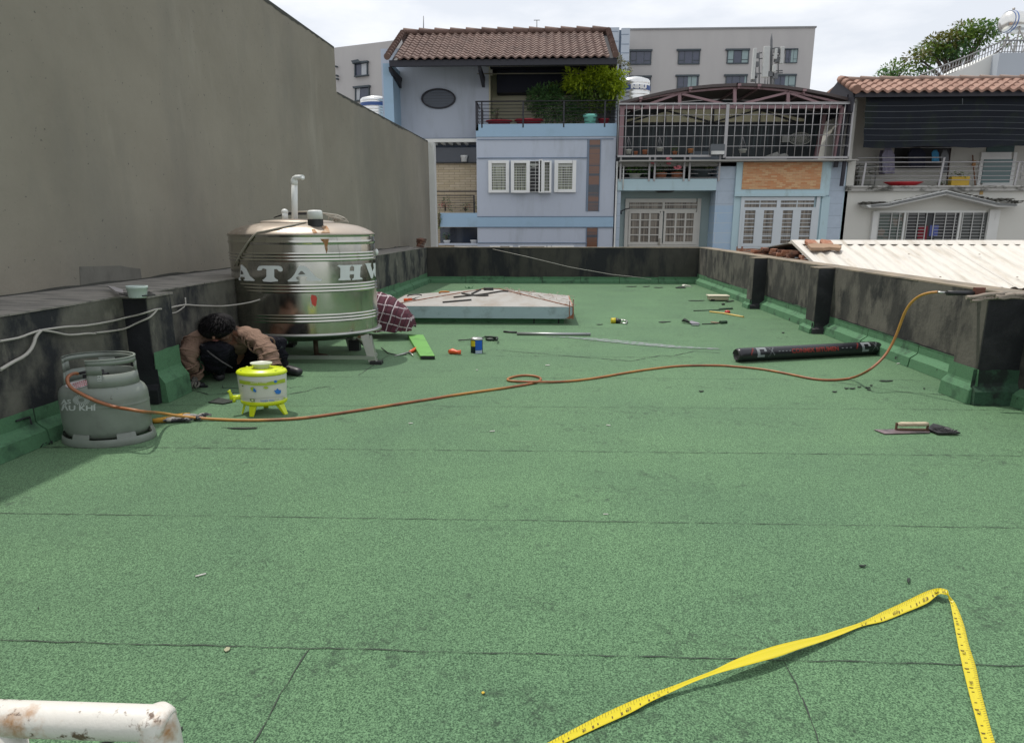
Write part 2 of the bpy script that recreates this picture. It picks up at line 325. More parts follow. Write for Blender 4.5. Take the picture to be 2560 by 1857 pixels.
for i, (x0, y0, dp) in enumerate(PIL):
    h_ = .17 if i < 2 else .30
    cove(m, [(x0, y0 + dp + .03), (x0, y0 - .03)], -1, h_, .07, False)
cove(m, [(XR(5.9) + .01, 5.90), (3.74, 5.90)], -1, .3, .08, False)
build(m, 'membrane_skirting', m_cove, rp_)
m = MB()
for i, (x0, y0, dp) in enumerate(PIL[:2]): cove(m, [(x0 - .03, y0), (XR(y0) + .0, y0)], -1, .16, .07, False)
build(m, 'pilaster_skirting', m_bit, rp_)
m = MB(); cove(m, [(3.74 - .04, 5.56), (XR(5.56) + .03, 5.56)], -1, .30, .08, False)
build(m, 'pilaster_skirting', mat('dark_green_upstand', (.03, .08, .045, 1), .85, 0, .3, 30, (.012, .02, .016, 1), 6, (.45, .6), bs=120, bstr=.5), rp_)
# torn dark laps along the top edge of the skirting
m = MB()
for y0, y1, z in ((9.0, 6.2, .252), (11.9, 9.8, .25), (16.9, 14.2, .25)):
    n = 30; vs_ = []
    for i in range(n + 1):
        y = y0 + (y1 - y0) * i / n; hh = .004 + .012 * abs(math.sin(i * 1.3)) * random.random()
        vs_ += [(XR(y) - .018, y, z - .004), (XR(y) - .018, y, z + hh)]
    m.add(vs_, [(2 * i, 2 * i + 2, 2 * i + 3, 2 * i + 1) for i in range(n)])
build(m, 'bitumen_edge', m_bit, rp_)
# ---- far parapet
fp_ = thing('parapet_wall', (.6, YF, 0), 'far parapet across the end of the roof, black with bitumen', 'parapet')
m = MB(); m.box(XL(YF) - .3, XR(YF) - .003, YF, YF + .22, 0, .912); build(m, 'wall', m_par_f, fp_)
m = MB()
for i in range(20):
    x0 = XL(YF) - .3 + (XR(YF) - XL(YF) + .29) * i / 20; x1 = XL(YF) - .3 + (XR(YF) - XL(YF) + .29) * (i + 1) / 20; e = random.uniform(-.004, .004)
    m.box(x0, x1, YF - .01 + e, YF + .24, .913, .930 + e * .5)
build(m, 'coping', m_par_top, fp_)
m = MB(); cove(m, [(XL(YF) + .02, YF), (XR(YF) - .02, YF)], -1, .17, .10); build(m, 'membrane_skirting', m_cove, fp_)
# ---- left parapet
lp_ = thing('parapet_wall', (XL(7), 7, 0), 'left hand parapet, mouldy and black, with a wide ledge under the grey party wall', 'parapet')
m = MB()
m.hexa([(XB(-3), -3, 0), (XL(-3), -3, 0), (XL(YF), YF, 0), (XB(YF), YF, 0), (XB(-3), -3, PT), (XL(-3), -3, PT), (XL(YF), YF, PT), (XB(YF), YF, PT)])
build(m, 'wall', m_par_l, lp_)
m = MB(); ny = 34
for i in range(ny):
    y0 = -3 + (YF + 3) * i / ny; y1 = -3 + (YF + 3) * (i + 1) / ny; e = random.uniform(-.005, .005); z = PT + .001
    m.hexa([(XB(y0) + .004, y0, z), (XL(y0) + .008 + e, y0, z), (XL(y1) + .008 + e, y1, z), (XB(y1) + .004, y1, z), (XB(y0) + .004, y0, z + .03), (XL(y0) + .008 + e, y0, z + .012), (XL(y1) + .008 + e, y1, z + .012), (XB(y1) + .004, y1, z + .03)])
build(m, 'ledge', m_ledge, lp_)
m = MB(); m.box(XL(5.3) - .1, -3.27, 5.30, 5.66, 0, PT - .01); p = build(m, 'pilaster', m_par_l, lp_, bevel=.01)
m = MB(); m.box(XL(5.3) - .1, -3.275, 5.288, 5.299, .0, PT - .012); build(m, 'shaded_bitumen_face', m_bit, p)  # shade of the front put into the colour, on top of the bitumen
m = MB(); m.box(XL(5.3) - .1, -3.255, 5.28, 5.67, PT - .009, PT + .008); build(m, 'cap', m_ledge, p)
m = MB(); cove(m, [(XL(5.25), 5.25), (XL(-3), -3)], 1); cove(m, [(XL(YF), YF - .05), (XL(5.72), 5.72)], 1)
cove(m, [(-3.27, 5.68), (-3.27, 5.29)], 1, .44, .09, False)
build(m, 'membrane_skirting', m_cove, lp_)
m = MB(); cove(m, [(-3.24, 5.29), (XL(5.28) - .02, 5.29)], 1, .30, .05, False); build(m, 'pilaster_skirting', m_bit, lp_)
m = MB()   # black joint running down the skirting and torn tar blob at its foot
q = [S(e7(*p), -3.70 + .012, .043) for p in ((215, 1180), (228, 1230), (250, 1275))] + [G(e7(290, 1310), .06), G(e7(300, 1385), .01)]
m.tube(q, [.006, .008, .01, .012, .012], 6)
c0 = G(e7(250, 1390), .01)
for i in range(60):
    a = random.uniform(0, 6.28); r_ = random.uniform(.01, .10); m.tube([c0 + Vector((r_ * math.cos(a) * 1.2, r_ * math.sin(a), .002)), c0 + Vector((r_ * math.cos(a) * 1.2 + random.uniform(-.03, .03), r_ * math.sin(a) + random.uniform(-.02, .02), random.uniform(.005, .03)))], .003, 4)
m.tube([S(e7(*p), -3.70 + .02, .043) for p in ((118, 1212), (160, 1198), (218, 1182))], .007, 5)
build(m, 'tar_joint', m_bit, lp_)
# ---- tall grey party wall
bw = thing('party_wall', (XB(8), 8, -9), 'tall blank grey cement wall of the neighbouring building on the left', 'wall')
m = MB()
def wseg(y0, y1, z0, z1, th=.35):
    m.hexa([(XB(y0) - th, y0, z0), (XB(y0), y0, z0), (XB(y1), y1, z0), (XB(y1) - th, y1, z0), (XB(y0) - th, y0, z1), (XB(y0), y0, z1), (XB(y1), y1, z1), (XB(y1) - th, y1, z1)])
wseg(-7, 12.73, -9, 4.66); wseg(12.73, 20.05, -9, 3.90)
build(m, 'wall', m_wall, bw)
m = MB(); a = P(c3(50, 110), 20.06); b_ = P(c3(104, 140), 20.06); m.box(a.x - .02, b_.x + .02, 20.06, 20.4, -9, 3.87); build(m, 'corner_trim', m_white_dirty, bw)
m = MB(); q = [S(e3(*p), -4.6 + .004, .065) for p in ((115, 160), (730, 145), (840, 170), (1020, 190), (1050, 400), (960, 420), (130, 500))]; m.prism(q, (-.003, 0, 0)); build(m, 'stain_patch', m_wall_stain, bw)
m = MB()   # dark ragged line where wall meets ledge
n = 90; vs_ = []
for i in range(n + 1):
    y = 2.5 + 15 * i / n; h_ = .012 + .03 * random.random() * (1 + math.sin(i * .7)) * .5; vs_ += [(XB(y) + .006, y, PT + .025), (XB(y) + .006, y, PT + .03 + h_)]
m.add(vs_, [(2 * i, 2 * i + 2, 2 * i + 3, 2 * i + 1) for i in range(n)])
for (y0, y1, zt_) in ((-6.9, 12.72, 4.66), (12.75, 20.0, 3.90)):      # weathered crest of the wall
    n = int((y1 - y0) * 9); vs_ = []
    for i in range(n + 1):
        y = y0 + (y1 - y0) * i / n; h_ = .015 + .03 * random.random() + .03 * max(0, math.sin(i * .21) * math.sin(i * .053)); vs_ += [(XB(y) + .005, y, zt_ + .004), (XB(y) + .005, y, zt_ - h_)]
    m.add(vs_, [(2 * i, 2 * i + 1, 2 * i + 3, 2 * i + 2) for i in range(n)])
for k in range(60):      # pin holes and chips in the render
    y = random.uniform(2.5, 19); z = random.uniform(1.0, 3.8); s_ = random.uniform(.003, .010); m.add([(XB(y) + .004, y - s_, z), (XB(y) + .004, y, z - s_ * .7), (XB(y) + .004, y + s_ * .8, z + s_ * .1), (XB(y) + .004, y, z + s_)], [(0, 1, 2, 3)])
build(m, 'damp_edge', mat('damp_mortar', (.06, .06, .052, 1), .95, var=.3), bw)
# ================================================================ helpers for lettering laid on real surfaces
def tris2d(poly, sub=2):
    tr = tessellate_polygon([[Vector((p[0], p[1], 0)) for p in poly]]); vs_ = [tuple(p[:2]) for p in poly]; fs = [tuple(t) for t in tr]
    for _ in range(sub):
        nf = []; cache = {}
        def mid(i, j):
            k = (min(i, j), max(i, j))
            if k not in cache: vs_.append(((vs_[i][0] + vs_[j][0]) / 2, (vs_[i][1] + vs_[j][1]) / 2)); cache[k] = len(vs_) - 1
            return cache[k]
        for a, b_, c_ in fs:
            ab, bc, ca = mid(a, b_), mid(b_, c_), mid(c_, a); nf += [(a, ab, ca), (ab, b_, bc), (ca, bc, c_), (ab, bc, ca)]
        fs = nf
    return vs_, fs
def hit(p, c, rx, ry, off=.004):     # photo pixel -> point on an upright elliptic cylinder
    d = ray(p); ox, oy = -c[0], -c[1]; rx += off; ry += off
    A = (d.x / rx) ** 2 + (d.y / ry) ** 2; B = 2 * (ox * d.x / rx ** 2 + oy * d.y / ry ** 2); Cc = (ox / rx) ** 2 + (oy / ry) ** 2 - 1
    q = B * B - 4 * A * Cc; t_ = (-B - math.sqrt(max(q, 0))) / (2 * A); return EYE + d * t_
def oncyl(mb, cv, poly, c, rx, ry, off=.004, sub=2, mi=0):
    v2, f2 = tris2d(poly, sub); mb.add([hit(cv(*p), c, rx, ry, off) for p in v2], f2, True, mi)
def text2d(s_, size=1.0, bold=0.0, align='CENTER'):
    cu = bpy.data.curves.new('t', 'FONT'); cu.body = s_; cu.size = size; cu.align_x = align; cu.align_y = 'CENTER'; cu.offset = bold; cu.resolution_u = 3
    o = bpy.data.objects.new('t', cu); COL.objects.link(o); bpy.context.view_layer.update()
    me = bpy.data.meshes.new_from_object(o.evaluated_get(bpy.context.evaluated_depsgraph_get())); bm = bmesh.new(); bm.from_mesh(me)
    bmesh.ops.triangulate(bm, faces=bm.faces[:])
    long_ = [e for e in bm.edges if e.calc_length() > size * .25]
    bmesh.ops.subdivide_edges(bm, edges=long_, cuts=2); bmesh.ops.triangulate(bm, faces=bm.faces[:])
    vs_ = [(v_.co.x, v_.co.y) for v_ in bm.verts]; fs = [tuple(x.index for x in f.verts) for f in bm.faces]; bm.free()
    bpy.data.objects.remove(o); bpy.data.curves.remove(cu); bpy.data.meshes.remove(me); return vs_, fs
def text_plane(mb, s_, o, ux, uz, size, bold=0, mi=0):   # o centre, ux / uz unit vectors
    v2, f2 = text2d(s_, size, bold); mb.add([Vector(o) + Vector(ux) * a + Vector(uz) * b_ for a, b_ in v2], f2, False, mi)
def text_cyl(mb, s_, c, rx, ry, ang, z, size, bold=0, sx=1.0, off=.003, mi=0):   # ang: angle of the text centre, text reads left to right seen from outside
    v2, f2 = text2d(s_, size, bold); mr = (rx + ry) / 2; vs_ = []
    for a, b_ in v2:
        t_ = ang + a * sx / mr; vs_.append((c[0] + (rx + off) * math.cos(t_), c[1] + (ry + off) * math.sin(t_), z + b_))
    mb.add(vs_, f2, True, mi)
def skin(joints, edges, root, name, mats, parent, sub=2, sxc=None, sx=1.0, post=None):
    """joints: list of (Vector, radius); a continuous tapered surface over the bones"""
    bm = bmesh.new(); lay = bm.verts.layers.skin.verify(); vv = []
    for co, r_ in joints:
        co = Vector(co); 
        if sxc is not None: co.x = sxc + (co.x - sxc) / sx
        x = bm.verts.new(co); rr = r_ if isinstance(r_, tuple) else (r_, r_); x[lay].radius = rr; vv.append(x)
    vv[root][lay].use_root = True
    for a, b_ in edges: bm.edges.new((vv[a], vv[b_]))
    me = bpy.data.meshes.new('s'); bm.to_mesh(me); bm.free(); o = bpy.data.objects.new('s', me); COL.objects.link(o)
    md = o.modifiers.new('skin', 'SKIN'); md.use_smooth_shade = True
    sb = o.modifiers.new('sub', 'SUBSURF'); sb.levels = sub; sb.render_levels = sub
    bpy.context.view_layer.update()
    me2 = bpy.data.meshes.new_from_object(o.evaluated_get(bpy.context.evaluated_depsgraph_get()))
    mb = MB(); vs_ = [v_.co.copy() for v_ in me2.vertices]
    if sxc is not None:
        for v_ in vs_: v_.x = sxc + (v_.x - sxc) * sx
    if post: vs_ = [post(v_) for v_ in vs_]
    mb.add(vs_, [tuple(p.vertices) for p in me2.polygons], True)
    bpy.data.objects.remove(o); bpy.data.meshes.remove(me); bpy.data.meshes.remove(me2)
    return build(mb, name, mats, parent)
# ================================================================ stainless water tank
TC = (0, 7.5); TRX, TRY = .79, .56
_a = P(D(512, 530), 7.5).x; _b = P(D(828, 530), 7.5).x; TC = ((_a + _b) / 2, 7.5); TRX = (_b - _a) / 2 * .99; TRY = TRX / 1.41
zt = P(D(670, 519), 7.5).z; zb = P(D(846, 727), 7.5).z
m_steel, t, b, nn, ll = nodes('polished_stainless'); v = objc(t)
c = mixc(t, noise(t, mapping(t, v, (1, 1, .3)), 3, 5), (.42, .415, .375, 1), (.57, .56, .50, 1))
c = mixc(t, ramp(t, noise(t, mapping(t, v, (1, 1, .12)), 11, 5, .7), .58, .75), c, (.27, .265, .235, 1))
ll(c, b.inputs['Base Color']); b.inputs['Metallic'].default_value = 1
ll(ramp(t, noise(t, v, 5, 6, .7), .3, .8, (.10, .10, .10, 1), (.26, .26, .26, 1)), b.inputs['Roughness'])
bump(t, b, noise(t, mapping(t, v, (1, 1, .25)), 2.2, 2), .35, .05)
m_dome = mat('dusty_tank_lid', (.42, .36, .30, 1), .38, .45, .15, 3, (.26, .20, .15, 1), 2.5, (.5, .75), bs=20, bstr=.1, col3=(.55, .50, .44, 1), s3=5)
tank = thing('water_tank', (TC[0], TC[1], 0), 'big dented stainless water tank with painted white letters, standing on short steel legs', 'water tank')
H_ = zt - zb
m = MB(); prof = [(.45, -.075), (.75, -.065), (.93, -.03), (1.0, -.004)]
m.lathe([(.02, -.12), (.35, -.115), (.7, -.09), (.92, -.045), (.995, -.004)], (TC[0], TC[1], zb), TRX, TRY, 64)
build(m, 'bottom', m_steel, tank)
def ribs(zc_):
    o = []
    for k in (-1, 0, 1): 
        z = zc_ + k * .034; o += [(1.0, z - .015)] if k == -1 else []; o += [(1.0, z - .012), (1.012, z - .006), (1.015, z), (1.012, z + .006), (1.0, z + .012)] + ([(1.0, z + .015)] if k == 1 else [])
    return o
zz = lambda y_px, xpx=670: hit(D(xpx, y_px), TC, TRX, TRY).z - zb
r1, r2, r3 = zz(570), zz(640), zz(707)
prof = [(1.0, 0), (1.0, .004)]
for z in (r3, r2, r1): prof += ribs(z)
prof += [(1.0, H_ - .105), (1.0, H_ - .10), (1.008, H_ - .085), (1.012, H_ - .07), (1.0, H_ - .06), (1.0, H_ - .056), (1.0, H_ - .024), (1.0, H_ - .02), (1.012, H_ - .01), (1.012, H_)]
m = MB(); m.lathe(prof, (TC[0], TC[1], zb), TRX, TRY, 96); build(m, 'shell', m_steel, tank)
m = MB(); dpr = [(1.012, 0), (1.0, .012), (.96, .035), (.88, .068), (.78, .095), (.66, .113), (.52, .126), (.50, .126)]
m.lathe([(1.0, -.002)] + dpr, (TC[0], TC[1], zt), TRX, TRY, 96); build(m, 'dome', m_dome, tank)
m = MB(); m.lathe([(.0, .17), (.2, .168), (.40, .155), (.50, .145), (.515, .135), (.515, .112), (.48, .112)], (TC[0] - .06, TC[1] + .05, zt), TRX, TRY, 64); build(m, 'hatch_lid', m_dome, tank)
m = MB(); m.lathe([(1.035, -.012), (1.05, -.008), (1.05, .012), (1.035, .016), (1.0, .016)], (TC[0], TC[1], zb), TRX, TRY, 80); build(m, 'base_ring', m_steel_dull, tank)
# legs and floor frame
fz = lambda p: G(p)
feet = [G(D(835, 806)), Vector((TC[0] - (G(D(835, 806)).x - TC[0]), 6.96, 0)), Vector((TC[0] - .42, 7.95, 0)), G(cD(1150, 1142))]
feet[3] = Vector((P(cD(1150, 1142), 7.75).x, 7.75, 0))
for i, q in enumerate(feet):
    top = Vector((TC[0] + (q.x - TC[0]) * .93, TC[1] + (q.y - TC[1]) * .93, zb)); m = MB()
    sgn = 1 if q.x > TC[0] else -1
    m.bar(q + Vector((0, 0, .03)), top, .06, .012, up=(1, 0, 0)); m.bar(q + Vector((-.05 * sgn, .012, .03)), top + Vector((-.07 * sgn, .012, 0)), .012, .09, up=(1, 0, 0))
    lg = build(m, 'leg', m_steel_dull, tank)
    m = MB(); m.box(q.x - .07, q.x + .06, q.y - .045, q.y + .05, 0, .035 if i != 3 else .13); build(m, 'foot_block', m_black, lg)
m = MB(); m.bar(feet[1] + Vector((0, 0, .07)), feet[0] + Vector((0, 0, .07)), .03, .04); build(m, 'frame_bar', m_steel_dull, tank)
m = MB(); m.bar(feet[2] + Vector((0, 0, .12)), feet[3] + Vector((0, 0, .15)), .03, .03); build(m, 'frame_bar', m_steel_dull, tank)
m = MB(); m.bar(feet[3] + Vector((.02, 0, .15)), feet[0] + Vector((0, 0, .10)), .025, .03); build(m, 'frame_bar', m_steel_dull, tank)
m = MB(); q = P(d4(700, 900), 7.45); m.tube([q + Vector((0, 0, .08)), q + Vector((0, 0, -.12))], .028, 12); m.tube([q + Vector((0, 0, -.09)), q + Vector((.14, -.03, -.10))], .018, 10); build(m, 'drain_pipe', mat('rusty_pipe', (.10, .07, .045, 1), .7, .3, .4, 20), tank)
# painted letters (slab serif)
m_let = mat('white_letter_paint', (.62, .65, .64, 1), .7, 0, .1, 8, bstr=.05)
LET = {
 'first_a': [(215, 1245), (235, 1245), (290, 1300), (335, 1390), (375, 1425), (395, 1440), (385, 1452), (262, 1448), (250, 1438), (270, 1425), (262, 1400), (212, 1398), (210, 1430), (222, 1445), (188, 1440), (190, 1415), (205, 1400)],
 't': [(430, 1290), (450, 1262), (490, 1255), (700, 1258), (735, 1268), (755, 1300), (750, 1325), (730, 1333), (705, 1328), (680, 1300), (645, 1300), (645, 1400), (660, 1420), (692, 1440), (692, 1455), (600, 1465), (505, 1458), (493, 1440), (525, 1420), (545, 1395), (545, 1300), (500, 1290), (478, 1315), (445, 1320), (425, 1312)],
 'second_a': [(960, 1262), (990, 1255), (1040, 1262), (1090, 1300), (1150, 1370), (1200, 1415), (1255, 1428), (1260, 1442), (1240, 1452), (1085, 1452), (1055, 1442), (1058, 1425), (1070, 1412), (1055, 1392), (945, 1392), (925, 1412), (940, 1432), (970, 1448), (930, 1460), (830, 1460), (815, 1448), (830, 1438), (870, 1410), (905, 1365), (935, 1310), (948, 1280)],
 'h': [(1455, 1262), (1475, 1248), (1560, 1250), (1640, 1245), (1645, 1255), (1620, 1275), (1615, 1325), (1672, 1322), (1672, 1275), (1645, 1255), (1650, 1245), (1770, 1242), (1778, 1255), (1755, 1268), (1748, 1400), (1780, 1420), (1780, 1432), (1650, 1440), (1645, 1430), (1668, 1412), (1670, 1365), (1615, 1368), (1615, 1410), (1630, 1430), (1625, 1440), (1480, 1445), (1468, 1435), (1495, 1412), (1495, 1290), (1480, 1270)],
 'w': [(1810, 1230), (1850, 1222), (1895, 1225), (1885, 1245), (1908, 1330), (1925, 1285), (1918, 1225), (1945, 1222), (1948, 1240), (1948, 1400), (1935, 1385), (1925, 1340), (1915, 1400), (1905, 1420), (1890, 1418), (1840, 1290), (1825, 1245)],
}
for k, poly in LET.items():
    m = MB(); oncyl(m, d3, poly, TC, TRX, TRY, .004, 3); build(m, 'letter', m_let, tank)
m_gap = mat('letter_counter', (.16, .16, .15, 1), .3, .8, bstr=0)
for poly in ([(215, 1310), (240, 1335), (252, 1365), (214, 1366)], [(985, 1325), (1005, 1325), (1045, 1365), (950, 1372)]):
    m = MB(); oncyl(m, d3, poly, TC, TRX, TRY, .0062, 2); build(m, 'letter_counter', m_gap, tank)
m = MB(); oncyl(m, d4, [(640, 200), (700, 215), (715, 250), (705, 340), (690, 360), (650, 330), (630, 250)], TC, TRX, TRY, .012, 2); oncyl(m, d4, [(628, 255), (640, 255), (640, 365), (628, 365)], TC, TRX, TRY, .008, 1, 1)
build(m, 'red_sticker', [mat('red_plastic', (.55, .06, .04, 1), .4, bstr=0), m_steel_dull], tank)
# rust run below the cap
m = MB(); 
for poly in ([(1235, 912), (1350, 912), (1340, 960), (1330, 1000), (1332, 1060), (1318, 1095), (1300, 1040), (1290, 980), (1262, 940)],): oncyl(m, d3, poly, TC, TRX * 1.0, TRY * 1.0, .011, 2)
m_rust = mat('rust_stain', (.28, .135, .05, 1), .6, .3, .3, 12, (.40, .33, .24, 1), 9, (.45, .6))
def dome_pt(p, off=.006):
    d = ray(p); best = None
    for i in range(400):   # march to the dome
        q = EYE + d * (6.3 + i * .006); rr = math.hypot((q.x - TC[0]) / TRX, (q.y - TC[1]) / TRY)
        if rr < 1.0:
            zs = zt + np.interp(-rr, [-1.0, -.96, -.88, -.78, -.66, -.52, 0], [.012, .035, .068, .095, .113, .126, .17])
            if q.z < zs + off: return Vector((q.x, q.y, zs + off))
    return EYE + d * 6.9
v2, f2 = tris2d([(1255, 745), (1320, 745), (1355, 800), (1362, 838), (1240, 838), (1290, 800), (1262, 770)], 2); m.add([dome_pt(d3(*p)) for p in v2], f2, True)
v2, f2 = tris2d([(1120, 790), (1165, 790), (1200, 838), (1150, 838)], 1); m.add([dome_pt(d3(*p)) for p in v2], f2, True)
build(m, 'rust_stain', m_rust, tank)
# things standing on the tank
cp = dome_pt(d3(1178, 735), 0); pv = mat('white_pvc', (.66, .68, .66, 1), .45, bstr=0, var=.08)
m = MB(); m.lathe([(.084, -.03), (.084, .06)], cp, 1.0, .72, 32); m.add([], []); 
bx_ = thing('float_switch', cp, 'white round plastic cap on a black collar on top of the water tank', 'pipe cap')
build(m, 'collar', m_black, bx_)
m = MB(); m.lathe([(.0, .158), (.06, .156), (.076, .148), (.080, .138), (.082, .062), (.0, .062)], cp, 1.0, .72, 36); build(m, 'cap', pv, bx_, bevel=0)
b0 = P(d3(905, 630), 7.55); tp = P(d3(900, 130), 7.55)
vp_ = thing('vent_pipe', (b0.x, 7.55, zt), 'tall white plastic vent pipe with elbow rising from the water tank lid', 'pipe')
rr_ = .5 * (P(d3(945, 500), 7.55).x - P(d3(868, 500), 7.55).x)
m = MB(); m.tube([b0 + Vector((0, 0, -.06)), Vector((tp.x, 7.55, tp.z - .04))], rr_, 20); build(m, 'riser', pv, vp_)
m = MB(); e_ = P(d3(1015, 118), 7.45); kx = tp.x
m.tube([b0.lerp(Vector((tp.x, 7.55, tp.z)), .82), Vector((kx, 7.55, tp.z - .03)), Vector((kx + .008, 7.545, tp.z - .004)), Vector((kx + .03, 7.53, tp.z + .006)), e_ ], [rr_ * 1.12, rr_ * 1.12, rr_ * .85, rr_ * .72, rr_ * .66], 18); m.tube([e_ + Vector((-.012, 0, -.004)), e_ + Vector((.0, 0, -.028))], rr_ * .55, 12); build(m, 'elbow', pv, vp_)
q = P(d3(783, 600), 7.6); vs2 = thing('pipe_stub', (q.x, 7.6, q.z - .06), 'short white capped pipe stub beside the vent pipe on the tank', 'pipe')
m = MB(); m.tube([q + Vector((0, 0, -.06)), q + Vector((0, 0, .02))], rr_ * .95, 16); build(m, 'pipe', pv, vs2); m = MB(); m.ell(q + Vector((0, 0, .03)), rr_ * 1.15, rr_ * 1.0, rr_ * 1.0, 16, 10); build(m, 'cap', pv, vs2)
q = P(d3(1960, 1080), 7.6); m = MB(); m.ell(q, .022, .022, .035, 12, 8); build(m, 'overflow_stub', pv, tank)
m = MB(); pts = [dome_pt(d3(*p), .012) for p in ((1050, 700), (900, 735), (700, 780), (520, 815), (430, 835))] + [hit(d3(*p), TC, TRX, TRY, .02) for p in ((370, 880), (300, 965), (230, 1070), (170, 1180), (140, 1260))]
m.tube(pts, .0095, 8); tag(build(m, 'cable', mat('grey_cable', (.28, .26, .21, 1), .6, bstr=0)), 'thin grey hose draped over the dome of the water tank and down its left side', 'cable')
m = MB()
for k in range(26):
    a = random.uniform(0, 3.1); p0 = dome_pt(d3(1330 + 230 * k / 26, 640), .01); p0 = P(d3(1300 + 290 * k / 26, 600 + 90 * k / 26), 7.75)
    p1 = P(d3(1330 + 260 * random.random(), 640 + 60 * random.random()), 7.8); m.tube([p0, (p0 + p1) / 2 + Vector((0, 0, random.uniform(-.01, .02))), p1], .004, 4)
m.tube([P(d3(*p), 7.8) for p in ((940, 565), (1100, 560), (1300, 585), (1450, 605), (1540, 640), (1600, 700))], .008, 6)
tag(build(m, 'netting', mat('pale_net', (.45, .42, .36, 1), .8)), 'crumpled pale wire netting lying on the back of the tank lid', 'netting')
m = MB()
for k in range(8): m.tube([P(d3(640 + k * 18, 640 - k * 6), 7.9), P(d3(830 + 10 * k, 570 + 4 * k), 7.9), P(d3(1060, 575 + 3 * k), 7.9)], .006, 5)
tag(build(m, 'cable', m_black), 'dark cables bundled behind the vent pipe on the tank lid', 'cable')
# ================================================================ gas cylinder
_a = P(d1(45, 900), 4.36).x; _b = P(d1(1440, 980), 4.36).x
gx = (G(D(150, 930), .1).x + 0) ; base = G(D(245, 972)); GY = base.y + .02
xl = P(D(148, 940), GY).x; xr = P(D(331, 930), GY).x; GX = (xl + xr) / 2; GRX = (xr - xl) / 2 * .97; GRY = GRX / 1.4
m_gas = mat('grey_cylinder_enamel', (.20, .225, .195, 1), .42, 0, .10, 5, (.15, .165, .145, 1), 6, (.5, .8), bstr=.05, col3=(.07, .065, .05, 1), s3=26, thr3=(.70, .73))
gas = thing('gas_cylinder', (GX, GY, 0), 'grey steel gas cylinder with pierced collar standing beside the left parapet', 'gas cylinder')
zs_ = P(D(240, 850), GY).z; ztop = P(D(225, 792), GY - .02).z; 
m = MB(); zm = P(D(240, 905), GY - GRY).z
m.lathe([(.3, .035), (.7, .04), (.93, .06), (.985, .10), (1.0, .15), (1.0, zm - .014), (1.0, zm - .01), (1.008, zm - .004), (1.008, zm + .004), (1.0, zm + .01), (1.0, zm + .014), (1.0, zs_ - .08), (1.0, zs_ - .075), (.985, zs_ - .045), (.94, zs_ - .016), (.85, zs_ + .006), (.70, zs_ + .02), (.45, zs_ + .033), (.15, zs_ + .038), (0, zs_ + .038)], (GX, GY, 0), GRX, GRY, 72)
build(m, 'body', m_gas, gas)
m = MB()
def arcwall(mb, a0, a1, z0, z1, r0, r1, th=.012, n=20):
    vs_ = []
    for k in range(n + 1):
        a = a0 + (a1 - a0) * k / n
        for (z, r_) in ((z0, r0), (z1, r1)):
            for o in (0, th): vs_.append((GX + (GRX * r_ - o) * math.cos(a), GY + (GRY * r_ - o) * math.sin(a), z))
    fs = []
    for k in range(n):
        i = 4 * k; j = i + 4
        fs += [(i, j, j + 2, i + 2), (i + 1, i + 3, j + 3, j + 1), (i + 2, j + 2, j + 3, i + 3), (i, i + 1, j + 1, j)]
    fs += [(0, 2, 3, 1), (4 * n, 4 * n + 1, 4 * n + 3, 4 * n + 2)]
    mb.add(vs_, fs, True)
h1 = ztop - zs_; RB = .84; RT = .80
g0, g1_ = rad(-86), rad(206)   # collar opening faces front left
zb_ = zs_ - .004
arcwall(m, g0, g1_, zb_, zs_ + h1 * .50, RB, RB - .03, n=60)
arcwall(m, g0, g1_, zs_ + h1 * .84, ztop, RT + .01, RT, n=60)
for a0, a1 in ((-86, -62), (8, 36), (90, 118), (176, 206)): arcwall(m, rad(a0), rad(a1), zs_ + h1 * .50, zs_ + h1 * .84, RB - .03, RT + .01, n=8)
m.lathe([(RT, ztop), (RT + .014, ztop + .003), (RT + .010, ztop + .012), (RT - .04, ztop + .010)], (GX, GY, 0), GRX, GRY, 60, True, g0, g1_)
build(m, 'collar', m_gas, gas)
m = MB()
m.lathe([(1.05, .0), (1.07, .008), (1.045, .05), (1.03, .055)], (GX, GY, 0), GRX, GRY, 72); m.lathe([(1.03, .055), (1.0, .052), (.99, .0)], (GX, GY, 0), GRX, GRY, 72)
for k in range(6):
    a0 = rad(-175 + 60 * k); m.lathe([(1.035, .05), (1.0, .088), (.97, .088)], (GX, GY, 0), GRX, GRY, 8, True, a0, a0 + rad(26))
build(m, 'foot_ring', m_gas, gas)
m = MB(); m.tube([(GX, GY, zs_ + .03), (GX, GY, zs_ + .10)], .022, 12); m.tube([(GX - .05, GY, zs_ + .07), (GX + .05, GY, zs_ + .07)], .014, 10); m.ell((GX - .02, GY - .03, zs_ + .085), .05, .03, .018, 12, 8); m.box(GX - .10, GX - .02, GY - .05, GY - .03, zs_ + .05, zs_ + .075)
m.tube([(GX - .05, GY - .01, zs_ + .10), (GX - .12, GY - .05, zs_ + .085)], .010, 8)
build(m, 'valve', m_black, gas)
m = MB()
wl = mat('white_stencil', (.50, .53, .51, 1), .6, bstr=0)
v2, f2 = text2d('DẦU KHÍ', 1.0, .02); 
cyl = lambda p, off=.003: hit(p, (GX, GY), GRX, GRY, off)
def decal(mb, s_, cv, xc, yc, size, wid, bold=.02, off=.003):
    v2, f2 = text2d(s_, 1.0, bold); xs = [a for a, _ in v2]; k = wid / (max(xs) - min(xs)); mb.add([cyl(cv(xc + a * k, yc - b_ * size), off) for a, b_ in v2], f2, True)
decal(m, 'ẦU KHÍ', d1, 355, 1015, 112, 560, .035); decal(m, 'AS', d1, 160, 915, 95, 160, .03)
